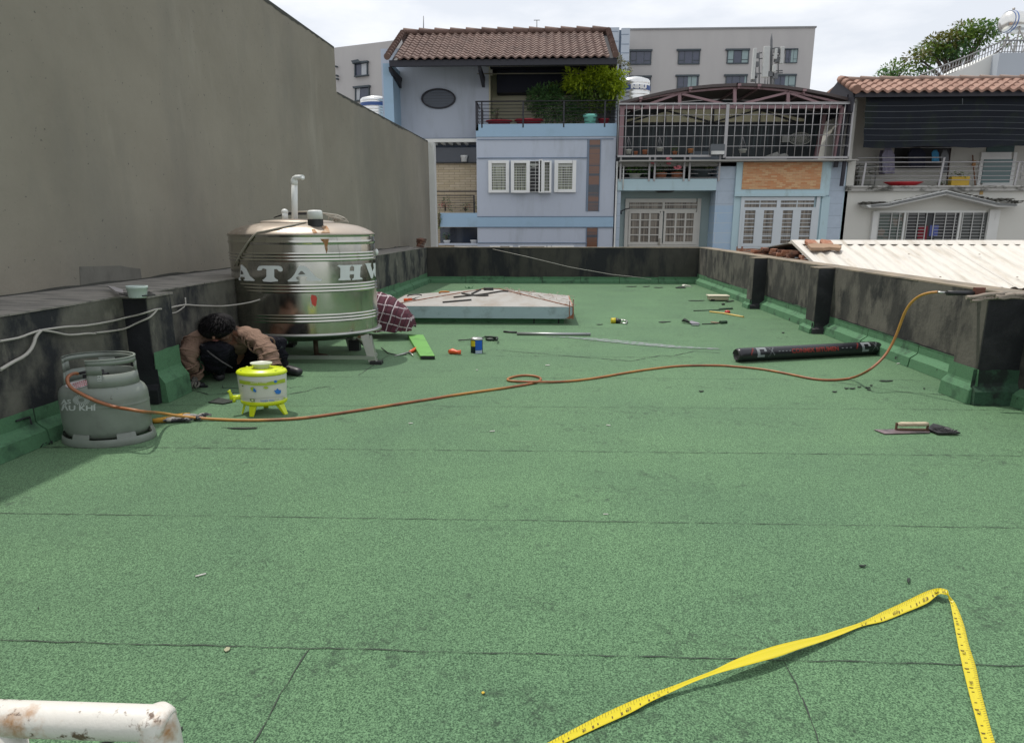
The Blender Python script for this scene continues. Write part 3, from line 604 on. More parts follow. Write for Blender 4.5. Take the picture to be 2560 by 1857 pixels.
for k in range(24):
    a = 2 * math.pi * k / 24; ca, sa = math.cos(a), math.sin(a); cx_, cy_ = 402, 885
    poly = [(cx_ + 48 * ca - 3 * sa, cy_ + 30 * sa + 3 * ca), (cx_ + 138 * ca - 9 * sa, cy_ + 84 * sa + 6 * ca), (cx_ + 138 * ca + 9 * sa, cy_ + 84 * sa - 6 * ca), (cx_ + 48 * ca + 3 * sa, cy_ + 30 * sa - 3 * ca)]
    oncyl(m, d1, poly, (GX, GY), GRX, GRY, .003, 0)
build(m, 'emblem', wl, gas)
m = MB(); v2, f2 = text2d('13.2', 1.0, .03); m.add([hit(d1(690 - b_ * 85, 545 - a * 60), (GX, GY), GRX * RB, GRY * RB, .008) for a, b_ in v2], f2, True); build(m, 'stencil', wl, gas)
# warning label on the shoulder
def shoulder(p, off=.006):
    d = ray(p)
    for i in range(500):
        q = EYE + d * (3.2 + i * .005); rr = math.hypot((q.x - GX) / GRX, (q.y - GY) / GRY)
        if rr < 1.0:
            zz_ = np.interp(-rr, [-1, -.985, -.94, -.85, -.7, -.45, 0], [zs_ - .075, zs_ - .045, zs_ - .016, zs_ + .006, zs_ + .02, zs_ + .033, zs_ + .038])
            if q.z < zz_ + off: return q
    return EYE + d * 4.3
m = MB(); v2, f2 = tris2d([(150, 672), (150, 652), (210, 612), (420, 560), (590, 605), (575, 632), (340, 700), (240, 712)], 3); m.add([shoulder(d1(*p)) for p in v2], f2, True)
for j in range(3):
    for k in range(7):
        x0 = 262 + 32 * k + 22 * j; y0 = 622 - 9 * k + 24 * j
        v2, f2 = tris2d([(x0, y0 + 22), (x0 + 22, y0 + 14), (x0 + 26, y0), (x0 + 6, y0 + 6)], 0); m.add([shoulder(d1(*p), .009) for p in v2], f2, True, 1)
build(m, 'warning_label', [mat('label_paper', (.55, .5, .5, 1), .7, bstr=0), mat('label_red', (.45, .05, .06, 1), .7, bstr=0)], gas)
# ---- orange hose from the valve to the torch on the parapet
VA = Vector((GX - .13, GY - .055, zs_ + .085))
pts = [VA, P(d1(300, 462), GY - .10), P(d1(225, 485), GY - .15), P(d1(170, 545), GY - .2)]
for p in ((195, 640), (260, 710), (370, 770), (480, 830), (620, 895), (780, 950), (950, 1000)): pts.append(cyl(d1(*p), .022))
pts += [P(d1(1150, 1030), GY - GRY - .03), P(d1(1400, 1075), GY - GRY - .02)]
z_ = lambda k: .011
for p in ((0, 1485), (120, 1505), (270, 1520), (500, 1530), (700, 1525), (850, 1515), (1000, 1495), (1200, 1465), (1450, 1425), (1645, 1395)): pts.append(G(cD(*p), .012 if p[0] > 150 else (.10 if p[0] == 0 else .05)))
for p in ((300, 1225), (500, 1195), (700, 1168), (850, 1145), (960, 1125), (1003, 1105), (990, 1085), (930, 1072), (860, 1072), (800, 1082), (760, 1097), (765, 1110), (830, 1115), (920, 1118), (1080, 1120), (1220, 1113), (1400, 1090), (1650, 1045), (1850, 1018), (2000, 1003), (2268, 1001)): 
    pts.append(G(cE(*p), .012 if p != (920, 1118) else .03))
for p in ((200, 1008), (400, 1025), (600, 1062), (750, 1095), (850, 1106), (950, 1105), (1060, 1090)): pts.append(G(cF(*p), .012))
# rises to the parapet top
ZP = PT + .02
tip = P(cF(1655, 483), 5.75); tip.z = max(tip.z, ZP)
ups = [((1150, 1050), 5.93), ((1230, 990), 5.98), ((1290, 925), 6.02), ((1335, 850), 6.03), ((1370, 770), 6.02), ((1395, 700), 6.0), ((1425, 620), 5.97), ((1465, 560), 5.93), ((1520, 512), 5.87), ((1590, 488), 5.8), ((1655, 483), 5.75)]
for p, Y in ups: pts.append(P(cF(*p), Y))
def smooth(pts, it=1):
    for _ in range(it):
        o = [pts[0]]
        for a, b_ in zip(pts, pts[1:]): o += [a.lerp(b_, .25), a.lerp(b_, .75)]
        pts = o + [pts[-1]]
    return pts
m_hose = mat('orange_rubber_hose', (.29, .105, .042, 1), .5, 0, .2, 6, (.12, .05, .03, 1), 2.2, (.50, .68), bs=60, bstr=.1, col3=(.46, .24, .05, 1), s3=.8, thr3=(.45, .6))
m = MB(); m.tube(smooth(pts, 2), .0115, 10); tag(build(m, 'gas_hose', m_hose), 'long orange rubber gas hose looping across the green roof from cylinder to torch', 'hose')
q0 = P(cF(1655, 483), 5.75); tr_ = thing('gas_torch', (q0.x, q0.y, q0.z), 'black handled roofing torch lying on top of the right parapet', 'torch')
q1 = P(cF(1720, 488), 5.74); q2 = P(cF(1930, 492), 5.7); q3 = P(cF(2268, 525), 5.6); q3.x = min(q3.x, q2.x + .75)
m = MB(); m.tube([q0, q1], [.008, .010], 8); build(m, 'nozzle', m_steel_dull, tr_)
m = MB(); m.tube([q1, q1.lerp(q2, .3), q2], [.022, .020, .019], 12); build(m, 'handle', m_black, tr_)
m = MB(); m.box(q2.x - .02, q2.x + .06, q2.y - .02, q2.y + .02, q2.z - .02, q2.z + .05); build(m, 'valve', mat('rusty_red_valve', (.12, .04, .025, 1), .6), tr_)
m = MB(); m.tube([q2 + Vector((0, 0, -.01)), q2 + Vector((.35, -.06, -.03)), q2 + Vector((.8, -.13, -.04))], .012, 8); build(m, 'lance', m_steel_dull, tr_)
m_twig = mat('grey_dry_stick', (.26, .22, .18, 1), .9, 0, .3, 20, (.14, .11, .09, 1), 12, (.5, .6))
for k, (x0, y0, x1, y1, r_) in enumerate(((805, 262, 1190, 225, .018), (850, 300, 1000, 265, .012), (860, 295, 1150, 268, .012), (1100, 255, 1398, 235, .02), (1130, 265, 1398, 268, .013))):
    a = P(e5(x0, y0), 5.52 - .01 * k); b_ = P(e5(x1, y1), 5.50); mid_ = a.lerp(b_, .5) + Vector((0, 0, .008)); m = MB(); m.tube(smooth([a, a.lerp(b_, .25) + Vector((0, 0, -.006)), mid_, b_], 1), [r_] * 8, 7)
    tag(build(m, 'stick', m_twig), ['long pale bent stick sticking out past the torch on the parapet', 'shortest stick stub below the torch on the right parapet', 'thin stick lying under the pale one on the right parapet', 'thickest grey stick on the parapet at the right edge of the photo', 'thin straight stick along the front edge of the parapet top at far right'][k], 'stick', 'sticks on the right parapet')
# ================================================================ lime drinks dispenser
pxb = G(d2(1190, 1530)); DYc = pxb.y + .10
xl = P(d2(975, 1150), DYc).x; xr = P(d2(1640, 1250), DYc).x; DXc = (xl + xr) / 2; DRX = (xr - xl) / 2 * .985; DRY = DRX / 1.38
zf = lambda y: P(d2(1300, y), DYc - DRY).z
z0_, z1_ = zf(1375), zf(1000)
m_lime = mat('lime_plastic', (.56, .66, .012, 1), .3, 0, .06, 4, bstr=0); m_wpl = mat('ivory_plastic', (.60, .60, .53, 1), .35, 0, .04, 4, bstr=0)
dsp = thing('water_dispenser', (DXc, DYc, 0), 'white and lime green drinks dispenser on three legs in front of the squatting man', 'drinks dispenser')
m = MB(); m.lathe([(.93, z0_ - .0), (.94, z0_ + .01), (1.0, z1_ - .02), (1.0, z1_)], (DXc, DYc, 0), DRX, DRY, 56); build(m, 'drum', m_wpl, dsp)
m = MB(); m.lathe([(.0, z0_ - .03), (.6, z0_ - .03), (.9, z0_ - .022), (.955, z0_ - .01), (.955, z0_ + .012), (.94, z0_ + .014)], (DXc, DYc, 0), DRX, DRY, 56); build(m, 'base', m_lime, dsp)
m = MB(); m.lathe([(1.005, z1_ + .001), (1.03, z1_ + .003), (1.035, z1_ + .014), (1.0, z1_ + .026), (.93, z1_ + .034), (.86, z1_ + .030), (.84, z1_ + .036), (.5, z1_ + .042), (0, z1_ + .042)], (DXc, DYc, 0), DRX, DRY, 56)
for a in (30, 150, 215, 330): m.ell((DXc + DRX * .85 * math.cos(rad(a)), DYc + DRY * .85 * math.sin(rad(a)), z1_ + .036), .012, .009, .007, 8, 6)
build(m, 'lid', m_lime, dsp)
for a, sp in ((-108, 0), (-20, .03), (105, 0), (200, .0)):
    ca, sa = math.cos(rad(a)), math.sin(rad(a)); tx = Vector((-sa, ca * .8, 0)); q = Vector((DXc + DRX * .80 * ca, DYc + DRY * .80 * sa, 0)); o = Vector((ca * (.03 + sp), sa * .03, 0)); m = MB()
    m.hexa([q + o * .6 - tx * .020, q + o * .95 - tx * .018 + Vector((.0, -.004, 0)), q + o * .95 + tx * .018, q + o * .6 + tx * .020, q - tx * .034 - o * .5 + Vector((0, 0, z0_ - .018)), q - tx * .034 + o * .2 + Vector((0, 0, z0_ - .018)), q + tx * .034 + o * .2 + Vector((0, 0, z0_ - .018)), q + tx * .034 - o * .5 + Vector((0, 0, z0_ - .018))]); build(m, 'leg', m_lime, dsp, bevel=.004, merge=True)
dc = (DXc, DYc)
m = MB()
def ddec(mb, poly, sub=2, off=.004, mi=0): oncyl(mb, d2, poly, dc, DRX, DRY, off, sub, mi)
ddec(m, [(975, 1035), (1050, 1052), (1200, 1072), (1350, 1072), (1480, 1050), (1605, 1018), (1608, 1072), (1480, 1100), (1350, 1118), (1200, 1118), (1050, 1102), (980, 1085)], 3, .003)
ddec(m, [(1480, 1040), (1500, 1060), (1480, 1082), (1455, 1075), (1450, 1055)], 1, .005, 1)
ddec(m, [(1125, 1150), (1150, 1135), (1178, 1140), (1185, 1165), (1190, 1200), (1160, 1195), (1135, 1175)], 1, .004, 0); ddec(m, [(1170, 1150), (1195, 1165), (1212, 1195), (1195, 1212), (1165, 1190)], 1, .006, 1)
ddec(m, [(1300, 1150), (1325, 1128), (1360, 1130), (1380, 1150), (1345, 1165)], 1, .004, 0)
ddec(m, [(1452, 1185), (1480, 1180), (1500, 1155), (1520, 1175), (1552, 1180), (1545, 1222), (1520, 1235), (1480, 1228), (1470, 1205)], 1, .004, 1)
ddec(m, [(1120, 1295), (1150, 1300), (1180, 1298), (1190, 1330), (1150, 1340), (1125, 1325)], 1, .004, 2); ddec(m, [(1142, 1308), (1170, 1308), (1172, 1325), (1148, 1328)], 1, .006, 3)
ddec(m, [(1575, 1285), (1600, 1275), (1612, 1290), (1590, 1305)], 1, .004, 0); ddec(m, [(1010, 1115), (1028, 1110), (1035, 1128), (1015, 1132)], 1, .004, 2)
ddec(m, [(1030, 1290), (1200, 1296), (1350, 1282), (1600, 1262), (1600, 1266), (1350, 1287), (1200, 1301), (1030, 1295)], 2, .004, 4)
def dtext(s_, xc, yc, size, wid, mi, bold=.01):
    v2, f2 = text2d(s_, 1.0, bold); xs = [a for a, _ in v2]; k = wid / (max(xs) - min(xs)); m.add([hit(d2(xc + a * k, yc - b_ * size - a * k * .03), dc, DRX, DRY, .006) for a, b_ in v2], f2, True, mi)
dtext('Sunny Color', 1245, 1078, 30, 230, 3); dtext('happy time', 1365, 1322, 34, 190, 1); dtext('Cook', 1495, 1306, 24, 60, 0)
build(m, 'printed_pattern', [mat('print_lime', (.36, .46, .04, 1), .5, bstr=0), mat('print_blue', (.02, .16, .50, 1), .5, bstr=0), mat('print_olive', (.16, .24, .05, 1), .5, bstr=0), mat('print_cream', (.72, .74, .5, 1), .5, bstr=0), mat('print_grey', (.35, .35, .33, 1), .5, bstr=0)], dsp)
m = MB(); t0 = P(d2(1010, 1270), DYc - .02); t1 = P(d2(880, 1285), DYc - .08); t2 = P(d2(845, 1205), DYc - .08)
m.tube([t0 + Vector((.03, 0, 0)), t1], .020, 12); m.tube([t1 + Vector((0, 0, -.012)), t1.lerp(t2, .5), t2, t2 + Vector((-.008, 0, .012))], [.021, .014, .011, .016], 10); m.tube([t1 + Vector((.02, 0, 0)), t1 + Vector((.01, 0, -.035))], .013, 10); build(m, 'tap', m_lime, dsp)
q = P(d2(1285, 905), DYc); zz0 = z1_ + .040; zz1 = P(d2(1275, 812), DYc - .03).z
m = MB(); kx_ = (P(d2(1420, 830), DYc).x - P(d2(1125, 830), DYc).x) / 2; h_ = zz1 - zz0
m.lathe([(.5, 0), (.64, .002), (.68, h_ * .12), (.88, h_ * .72), (.98, h_ * .80), (1.0, h_), (.95, h_), (.82, h_ * .7), (.62, h_ * .2), (.0, h_ * .18)], (q.x, DYc, zz0), kx_, kx_ / 1.4, 40)
tag(build(m, 'bowl', mat('milky_plastic', (.62, .65, .52, 1), .35, bstr=0)), 'milky white plastic bowl sitting on the lid of the lime dispenser', 'bowl')
# ================================================================ people
m_skin = mat('tanned_skin', (.26, .13, .085, 1), .55, 0, .12, 10, bs=60, bstr=.1); m_hair = mat('black_hair', (.008, .007, .008, 1), .8, 0, .4, 30, bs=120, bstr=.5, spec=.25)
def cloth(name, col, col2=None, wr=.6, fold=9):
    m, t, b, nn, ll = nodes(name); v = objc(t); c = mixc(t, noise(t, v, 4, 5), tuple(x * .82 for x in col[:3]) + (1,), tuple(x * 1.15 for x in col[:3]) + (1,))
    if col2: c = mixc(t, ramp(t, noise(t, v, 26, 5, .75), .62, .68), c, col2)
    ll(c, b.inputs['Base Color']); b.inputs['Roughness'].default_value = .95; b.inputs['Specular IOR Level'].default_value = .15
    bump(t, b, noise(t, mapping(t, v, (1, 1, 1.8)), fold, 4, .55, 1.6), wr, .06); return m
m_tan = cloth('tan_work_shirt', (.235, .155, .115, 1), (.17, .105, .075, 1), .6, 6); m_trou = cloth('black_paint_spattered_trousers', (.012, .012, .017, 1), (.16, .17, .19, 1), .8, 8)
W = lambda u, v_, Y: P(D(u, v_), Y)
XC = W(500, 760, 6.4).x; SX = 1.38
pel = W(522, 800, 6.62); chest = W(505, 752, 6.36); neck = W(490, 736, 6.12); head = W(483, 724, 5.96)
shR, elR, wrR = W(437, 744, 6.02), W(413, 788, 5.84), W(431, 834, 5.95)
shL, elL, wrL = W(552, 738, 6.16), W(590, 772, 6.0), W(604, 816, 5.92)
hipR, knR, anR = W(495, 805, 6.58), W(474, 768, 5.86), W(482, 828, 6.10)
hipL, knL, anL = W(552, 800, 6.60), W(610, 755, 6.30), W(622, 822, 6.34)
ftR = G(D(488, 846)) + Vector((0, 0, .035)); heR = G(D(482, 832)) + Vector((0, 0, .035))
ftL = G(D(668, 834)) + Vector((0, 0, .035)); heL = G(D(618, 826)) + Vector((0, 0, .035))
J = [(pel, .13), (chest, .14), (neck, .055), (head + Vector((0, .03, -.02)), .088), (head + Vector((0, -.01, .05)), .09), (shR, .062), (elR, .043), (wrR, .030), (shL, .062), (elL, .043), (wrL, .030),
     (hipR, .09), (knR, .06), (anR, .042), (hipL, .09), (knL, .06), (anL, .042)]
E_ = [(0, 1), (1, 2), (2, 3), (3, 4), (1, 5), (5, 6), (6, 7), (1, 8), (8, 9), (9, 10), (0, 11), (11, 12), (12, 13), (0, 14), (14, 15), (15, 16)]
man = skin(J, E_, 0, 'person', m_skin, None, 2, XC, SX)
tag(man, 'person in a tan work shirt squatting with head bowed beside the left parapet', 'person')
# face details under the bowed head
m = MB(); hd = head; 
for s_ in (-1, 1):
    m.ell(hd + Vector((.045 * s_ * 1.3, -.100, -.055)), .018, .012, .010, 10, 8)
build(m, 'eye', mat('dark_eye', (.03, .02, .02, 1), .3, bstr=0), man)
m = MB(); m.ell(hd + Vector((0, -.105, -.085)), .014, .012, .018, 10, 8); build(m, 'nose', m_skin, man)
m = MB(); m.ell(hd + Vector((0, -.085, -.115)), .035, .012, .009, 10, 8); build(m, 'mouth', mat('lips', (.20, .07, .06, 1), .5, bstr=0), man)
for s_ in (-1, 1):
    m = MB(); m.ell(hd + Vector((.135 * s_, .0, -.01)), .016, .024, .034, 10, 8); build(m, 'ear', m_skin, man)
# hair: cap of tufts
m = MB(); hc = head + Vector((0, -.03, .012)); m.ell(hc, .150, .118, .112, 32, 20, .02); m.ell(hc + Vector((.03, .03, .012)), .135, .11, .108, 24, 14, .03); m.ell(hc + Vector((-.045, -.02, -.02)), .115, .10, .095, 24, 14, .03)
for k in range(1500):
    a = random.uniform(0, 2 * math.pi); ph = random.uniform(-.35, 1.5); n_ = Vector((math.cos(a) * math.cos(ph) * .155, math.sin(a) * math.cos(ph) * .122, math.sin(ph) * .115))
    p0 = hc + n_ * .95; dr = Vector((n_.x * .5, n_.y * .6 - .06, -.05 + .02 * random.random())).normalized(); sd_ = Vector((-n_.y, n_.x, 0)).normalized() * .006; L_ = random.uniform(.03, .075); up = n_.normalized() * random.choice((.003, .006, .020))
    m.add([p0 - sd_, p0 + sd_, p0 + sd_ * .6 + up + dr * L_ * .5, p0 - sd_ * .6 + up + dr * L_ * .5, p0 + dr * L_ + up * .6], [(0, 1, 2, 3), (3, 2, 4)], True)
build(m, 'hair', m_hair, man)
# shirt
cuR = elR.lerp(wrR, .86); cuL = elL.lerp(wrL, .80)
J2 = [(pel.lerp(chest, .5), .12), (chest, .135), (neck + Vector((0, .02, -.015)), .080), (shR, .074), (elR, .072), (elR.lerp(wrR, .5), .068), (cuR, .058), (shL, .076), (elL, .074), (elL.lerp(wrL, .5), .072), (cuL, .062), (pel.lerp(chest, .65), .145)]
def wrinkle(v_): 
    n = math.sin(v_.z * 52 + v_.x * 27 + 2 * math.sin(v_.x * 17)) * .0075 + math.sin(v_.z * 29 - v_.x * 33 + v_.y * 19) * .006
    return v_ + Vector((n, n * .8, n * .6))
skin(J2, [(0, 11), (11, 1), (1, 2), (1, 3), (3, 4), (4, 5), (5, 6), (1, 7), (7, 8), (8, 9), (9, 10)], 0, 'shirt', m_tan, man, 3, XC, SX, wrinkle)
m = MB(); 
for s_ in (-1, 1): m.prism([neck + Vector((.03 * s_, -.05, .02)), neck + Vector((.12 * s_, -.035, .015)), neck + Vector((.10 * s_, -.075, -.05)), neck + Vector((.045 * s_, -.085, -.06))], (0, -.012, .004))
build(m, 'collar', m_tan, man)
m = MB()     # loose open cuffs and a button placket
for (c_, w2, r_) in ((cuR, wrR, .082), (cuL, wrL, .088)):
    d_ = (w2 - c_).normalized(); m = MB(); m.tube([c_ - d_ * .04, c_ + d_ * .005, c_ + d_ * .035], [r_ * .96, r_, r_ * 1.06], 18, False); build(m, 'cuff', m_tan, man)
for (a_, b_2, r_) in ((shR, elR, .108), (shL, elL, .110), (elR, cuR, .104), (elL, cuL, .106)):     # sleeve creases
    m = MB()
    for k in range(5):
        q = a_.lerp(b_2, .12 + .19 * k); d_ = (b_2 - a_).normalized(); e1_ = d_.orthogonal().normalized(); e2_ = d_.cross(e1_); ph = random.uniform(0, 6.28); tilt = random.uniform(-.35, .35)
        m.tube([q + (e1_ * math.cos(ph + t_) * 1.15 + e2_ * math.sin(ph + t_)) * r_ * .86 + d_ * tilt * r_ * math.sin(t_) for t_ in np.linspace(0, 2.6, 12)], [.002 + .007 * math.sin(math.pi * i / 11) for i in range(12)], 6)
    build(m, 'sleeve_crease', m_tan, man)
J3 = [(pel, .15), (hipR, .12), (hipR.lerp(knR, .5), .13), (knR, .115), (knR.lerp(anR, .5), .095), (anR + Vector((0, 0, .012)), .062), (hipL, .115), (hipL.lerp(knL, .5), .125), (knL, .090), (knL.lerp(anL, .5), .070), (anL + Vector((0, 0, .03)), .055)]
skin(J3, [(0, 1), (1, 2), (2, 3), (3, 4), (4, 5), (0, 6), (6, 7), (7, 8), (8, 9), (9, 10)], 0, 'trousers', m_trou, man, 3, XC, SX, wrinkle)
m_boot = mat('worn_black_shoe', (.025, .024, .028, 1), .45, 0, .3, 10, (.07, .07, .08, 1), 8, (.55, .7))
for (he, ft) in ((heR, ftR), (heL, ftL)):
    skin([(he + Vector((0, 0, .01)), .05), (he.lerp(ft, .5) + Vector((0, 0, .015)), .055), (ft + Vector((0, 0, .006)), .042)], [(0, 1), (1, 2)], 0, 'shoe', m_boot, man, 2, XC, 1.2)
# gloved hand pressing a tool on the floor, and the other hand behind the dispenser
m_glv = mat('dirty_knit_glove', (.12, .115, .095, 1), .95, 0, .3, 25, (.03, .03, .03, 1), 9, (.48, .6), bs=90, bstr=.6)
def hand(wr, palm, tips, th, mt, name, par, r=.0095):
    """palm grows from the wrist; five separate fingers rooted in the palm, each bent twice"""
    h = skin([(wr, .026), (wr.lerp(palm, .5), .030), (palm, .034)], [(0, 1), (1, 2)], 0, name, mt, par, 2)
    for k, t_ in enumerate(tips):
        f0 = palm + (t_[0] - palm) * .35; skin([(f0, r * 1.25), (t_[0], r * 1.15), (t_[1], r), (t_[2], r * .85)], [(0, 1), (1, 2), (2, 3)], 0, 'finger', mt, h, 1)
    skin([(wr.lerp(palm, .45), r * 1.6), (th[0], r * 1.3), (th[1], r * 1.1), (th[2], r)], [(0, 1), (1, 2), (2, 3)], 0, 'thumb', mt, h, 1)
    return h
pm = G(D(431, 848), .065)
tips = []
for k in range(4):
    ox = (k - 1.5) * .026; tips.append((pm + Vector((ox, -.045, .012)), pm + Vector((ox * 1.05, -.075, -.010)), pm + Vector((ox * 1.0, -.062 + .004 * k, -.040))))
hand(wrR + Vector((0, 0, -.0)), pm, tips, (pm + Vector((.05, -.01, .0)), pm + Vector((.055, -.04, -.018)), pm + Vector((.035, -.058, -.034))), m_glv, 'glove', man)
m = MB(); m.tube([cuR, wrR, wrR.lerp(pm, .3)], [.047, .044, .036], 14, sx=1); build(m, 'wrist', m_skin, man)
pmL = wrL + Vector((.0, -.06, -.07)); tips = [(pmL + Vector(((k - 1.5) * .024, -.02, -.04)), pmL + Vector(((k - 1.5) * .025, -.028, -.065)), pmL + Vector(((k - 1.5) * .024, -.02, -.085))) for k in range(4)]
hand(wrL, pmL, tips, (pmL + Vector((-.045, 0, -.01)), pmL + Vector((-.05, -.02, -.035)), pmL + Vector((-.04, -.03, -.055))), m_skin, 'hand', man)
m = MB(); c_ = G(D(436, 856), .0); m.ell(c_ + Vector((0, 0, .022)), .085, .05, .024, 18, 8, .04); m.box(c_.x - .03, c_.x + .12, c_.y - .045, c_.y - .02, .004, .02)
tag(build(m, 'smoothing_pad', m_bit, bevel=0), 'black tar covered pad pressed on the floor under the gloved hand', 'smoothing pad')
m = MB(); 
for k in range(2): m.tube([W(445, 762, 5.86), W(465, 782, 5.84), W(490, 800, 5.84), W(515, 815, 5.9)], .007, 6)
build(m, 'strap', mat('grey_strap', (.18, .17, .17, 1), .8), man)
# second worker: only the plaid back shows, folded forward behind the tank
m_plaid, t, b, nn, ll = nodes('plaid_cotton'); v = objc(t)
def stripes(vec, axis, f_, w_, off=0):
    sp = t.nodes.new('ShaderNodeSeparateXYZ'); ll(vec, sp.inputs[0]); a = t.nodes.new('ShaderNodeMath'); a.operation = 'MULTIPLY_ADD'; a.inputs[1].default_value = f_; a.inputs[2].default_value = off + 50; ll(sp.outputs[axis], a.inputs[0])
    fr = t.nodes.new('ShaderNodeMath'); fr.operation = 'FRACT'; ll(a.outputs[0], fr.inputs[0]); lt = t.nodes.new('ShaderNodeMath'); lt.operation = 'LESS_THAN'; ll(fr.outputs[0], lt.inputs[0]); lt.inputs[1].default_value = w_; return lt.outputs[0]
vd = t.nodes.new('ShaderNodeVectorMath'); vd.operation = 'ADD'; nt_ = t.nodes.new('ShaderNodeTexNoise'); nt_.inputs['Scale'].default_value = 3; ll(v, nt_.inputs['Vector']); vsx = t.nodes.new('ShaderNodeVectorMath'); vsx.operation = 'SCALE'; vsx.inputs['Scale'].default_value = .09; ll(nt_.outputs['Color'], vsx.inputs[0]); ll(v, vd.inputs[0]); ll(vsx.outputs[0], vd.inputs[1])
vr = mapping(t, vd.outputs[0], (1, 1, 1), (0, rad(-16), 0))
c = mixc(t, stripes(vr, 0, 8.4, .11), (.085, .022, .036, 1), (.46, .38, .40, 1)); c = mixc(t, stripes(vr, 2, 9.5, .12), c, (.42, .35, .37, 1)); c = mixc(t, stripes(vr, 0, 15.2, .10, .35), c, (.02, .012, .02, 1))
ll(c, b.inputs['Base Color']); b.inputs['Roughness'].default_value = .95; bump(t, b, noise(t, v, 9, 4, .5, 1), .5, .04)
Y2 = 8.75; XC2 = W(850, 700, Y2).x
p2 = [W(897, 706, Y2 - .05), W(872, 690, Y2), W(838, 690, Y2 + .05), W(806, 705, Y2 + .1), W(783, 735, Y2 + .1)]
J = [(p2[0], .12), (p2[1], .13), (p2[2], .13), (p2[3], .05), (p2[4], .09), (W(812, 712, Y2 + .25), .06), (W(800, 745, Y2 + .3), .045), (W(806, 770, Y2 + .3), .03), (W(812, 712, Y2 - .1), .06), (W(800, 748, Y2 - .1), .045), (W(812, 772, Y2 - .1), .03),
     (W(880, 718, Y2 + .12), .08), (W(838, 712, Y2 + .15), .06), (W(872, 725, Y2 + .15), .04), (W(880, 720, Y2 - .14), .08), (W(840, 715, Y2 - .15), .06), (W(872, 727, Y2 - .15), .04)]
man2 = skin(J, [(0, 1), (1, 2), (2, 3), (3, 4), (2, 5), (5, 6), (6, 7), (2, 8), (8, 9), (9, 10), (0, 11), (11, 12), (12, 13), (0, 14), (14, 15), (15, 16)], 0, 'person', m_skin, None, 2, XC2, SX)
tag(man2, 'person in a maroon checked shirt bent over behind the water tank, back showing', 'person')
# shirt back: a drooping dome with hem
sh = []; A = P(cD(1290, 780), Y2); 
outl = [(1225, 790), (1262, 776), (1300, 778), (1340, 792), (1380, 815), (1418, 845), (1452, 880), (1478, 912), (1488, 945), (1490, 975)]
m = MB(); rows = []
ol = []
for p, q in zip(outl, outl[1:]): ol += [(p[0] + (q[0] - p[0]) * k / 3, p[1] + (q[1] - p[1]) * k / 3) for k in range(3)]
ol += [outl[-1]]; nx = len(ol); zb_ = P(cD(1400, 978), Y2).z + .0; NJ = 22
for j in range(NJ + 1):
    ang = (j / NJ - .5) * math.pi; row = []
    for k, p in enumerate(ol):
        q = P(cD(*p), Y2); dep = .30 * math.sqrt(max(.35, min(1, (q.z - zb_) / .42)))
        row.append(Vector((q.x + .010 * math.sin(j * 1.1 + k * .7), Y2 + math.sin(ang) * dep, zb_ - .03 + max(.02, q.z - zb_ + .03) * max(0, math.cos(ang)) ** .6 + .007 * math.sin(k * .9 + j * 1.3))))
    rows.append(row)
m.add([p for r_ in rows for p in r_], [(j * nx + k, j * nx + k + 1, (j + 1) * nx + k + 1, (j + 1) * nx + k) for j in range(NJ) for k in range(nx - 1)], True)
o = build(m, 'shirt', m_plaid, man2)
skin([(W(893, 712, Y2 - .05), .10), (W(872, 716, Y2 + .12), .10), (W(838, 716, Y2 + .15), .075), (W(868, 730, Y2 + .15), .05), (W(874, 718, Y2 - .16), .10), (W(840, 718, Y2 - .18), .075), (W(872, 730, Y2 - .18), .05)], [(0, 1), (1, 2), (2, 3), (0, 4), (4, 5), (5, 6)], 0, 'trousers', m_trou, man2, 2, XC2, SX)
m = MB(); m.ell(p2[4] + Vector((0, 0, .02)), .15, .11, .11, 20, 14, .03); build(m, 'hair', m_hair, man2)
for s_ in (-1, 1):
    q = G(D(884, 730), .04) + Vector((0, .16 * s_ + .05, 0)); skin([(q, .035), (q + Vector((-.10, 0, 0)), .034)], [(0, 1)], 0, 'shoe', m_boot, man2, 1)
# ================================================================ hatch cover
m_hsky = mat('pale_blue_hatch_paint', (.33, .42, .45, 1), .6, 0, .1, 3, (.20, .25, .26, 1), 4, (.52, .72), bs=40, bstr=.1, col3=(.03, .03, .03, 1), s3=14, thr3=(.72, .74)); m_hwhite = mat('chalky_hatch_top', (.335, .325, .305, 1), .75, 0, .12, 2.5, (.27, .235, .20, 1), 3, (.45, .7), bs=40, bstr=.2)
m_hrust = mat('rusty_edge', (.26, .10, .05, 1), .8, 0, .4, 12, (.45, .38, .32, 1), 8, (.5, .6), bs=60)
HB = G(e6(2140, 665)).y; HB = 9.95
f0 = P(e6(125, 430), HB); f1 = P(e6(2130, 430), HB); zb2 = P(e6(1500, 575), HB).z; zt2 = P(e6(1500, 428), HB).z
HX0 = P(e6(-190, 430), HB).x; HX1 = f1.x; HD = 1.65; HY1 = HB + HD
ap = P(e6(1090, 208), HB + HD / 2)
hatch = thing('roof_hatch', ((HX0 + HX1) / 2, HB + 1, 0), 'low pyramid shaped hatch cover with pale blue rim and one rusty corner', 'hatch')
m = MB(); m.box(HX0 + .15, HX1 - .15, HB + .14, HY1 - .14, 0, zb2 + .02); build(m, 'kerb', m_bit, hatch)
m = MB(); m.box(HX0 + .12, HX1 - .13, HB + .125, HB + .139, 0, .10); build(m, 'membrane_skirting', m_cove, hatch)
m = MB()
for x in (e6(1650, 600), e6(1955, 600)): q = P(x, HB + .12); m.box(q.x - .008, q.x + .012, HB + .115, HB + .128, 0, zb2 + .01)
build(m, 'tar_joint', m_bit, hatch)
m = MB(); m.box(HX0, HX1, HB, HY1, zb2, zt2); build(m, 'rim', m_hsky, hatch, bevel=.004)
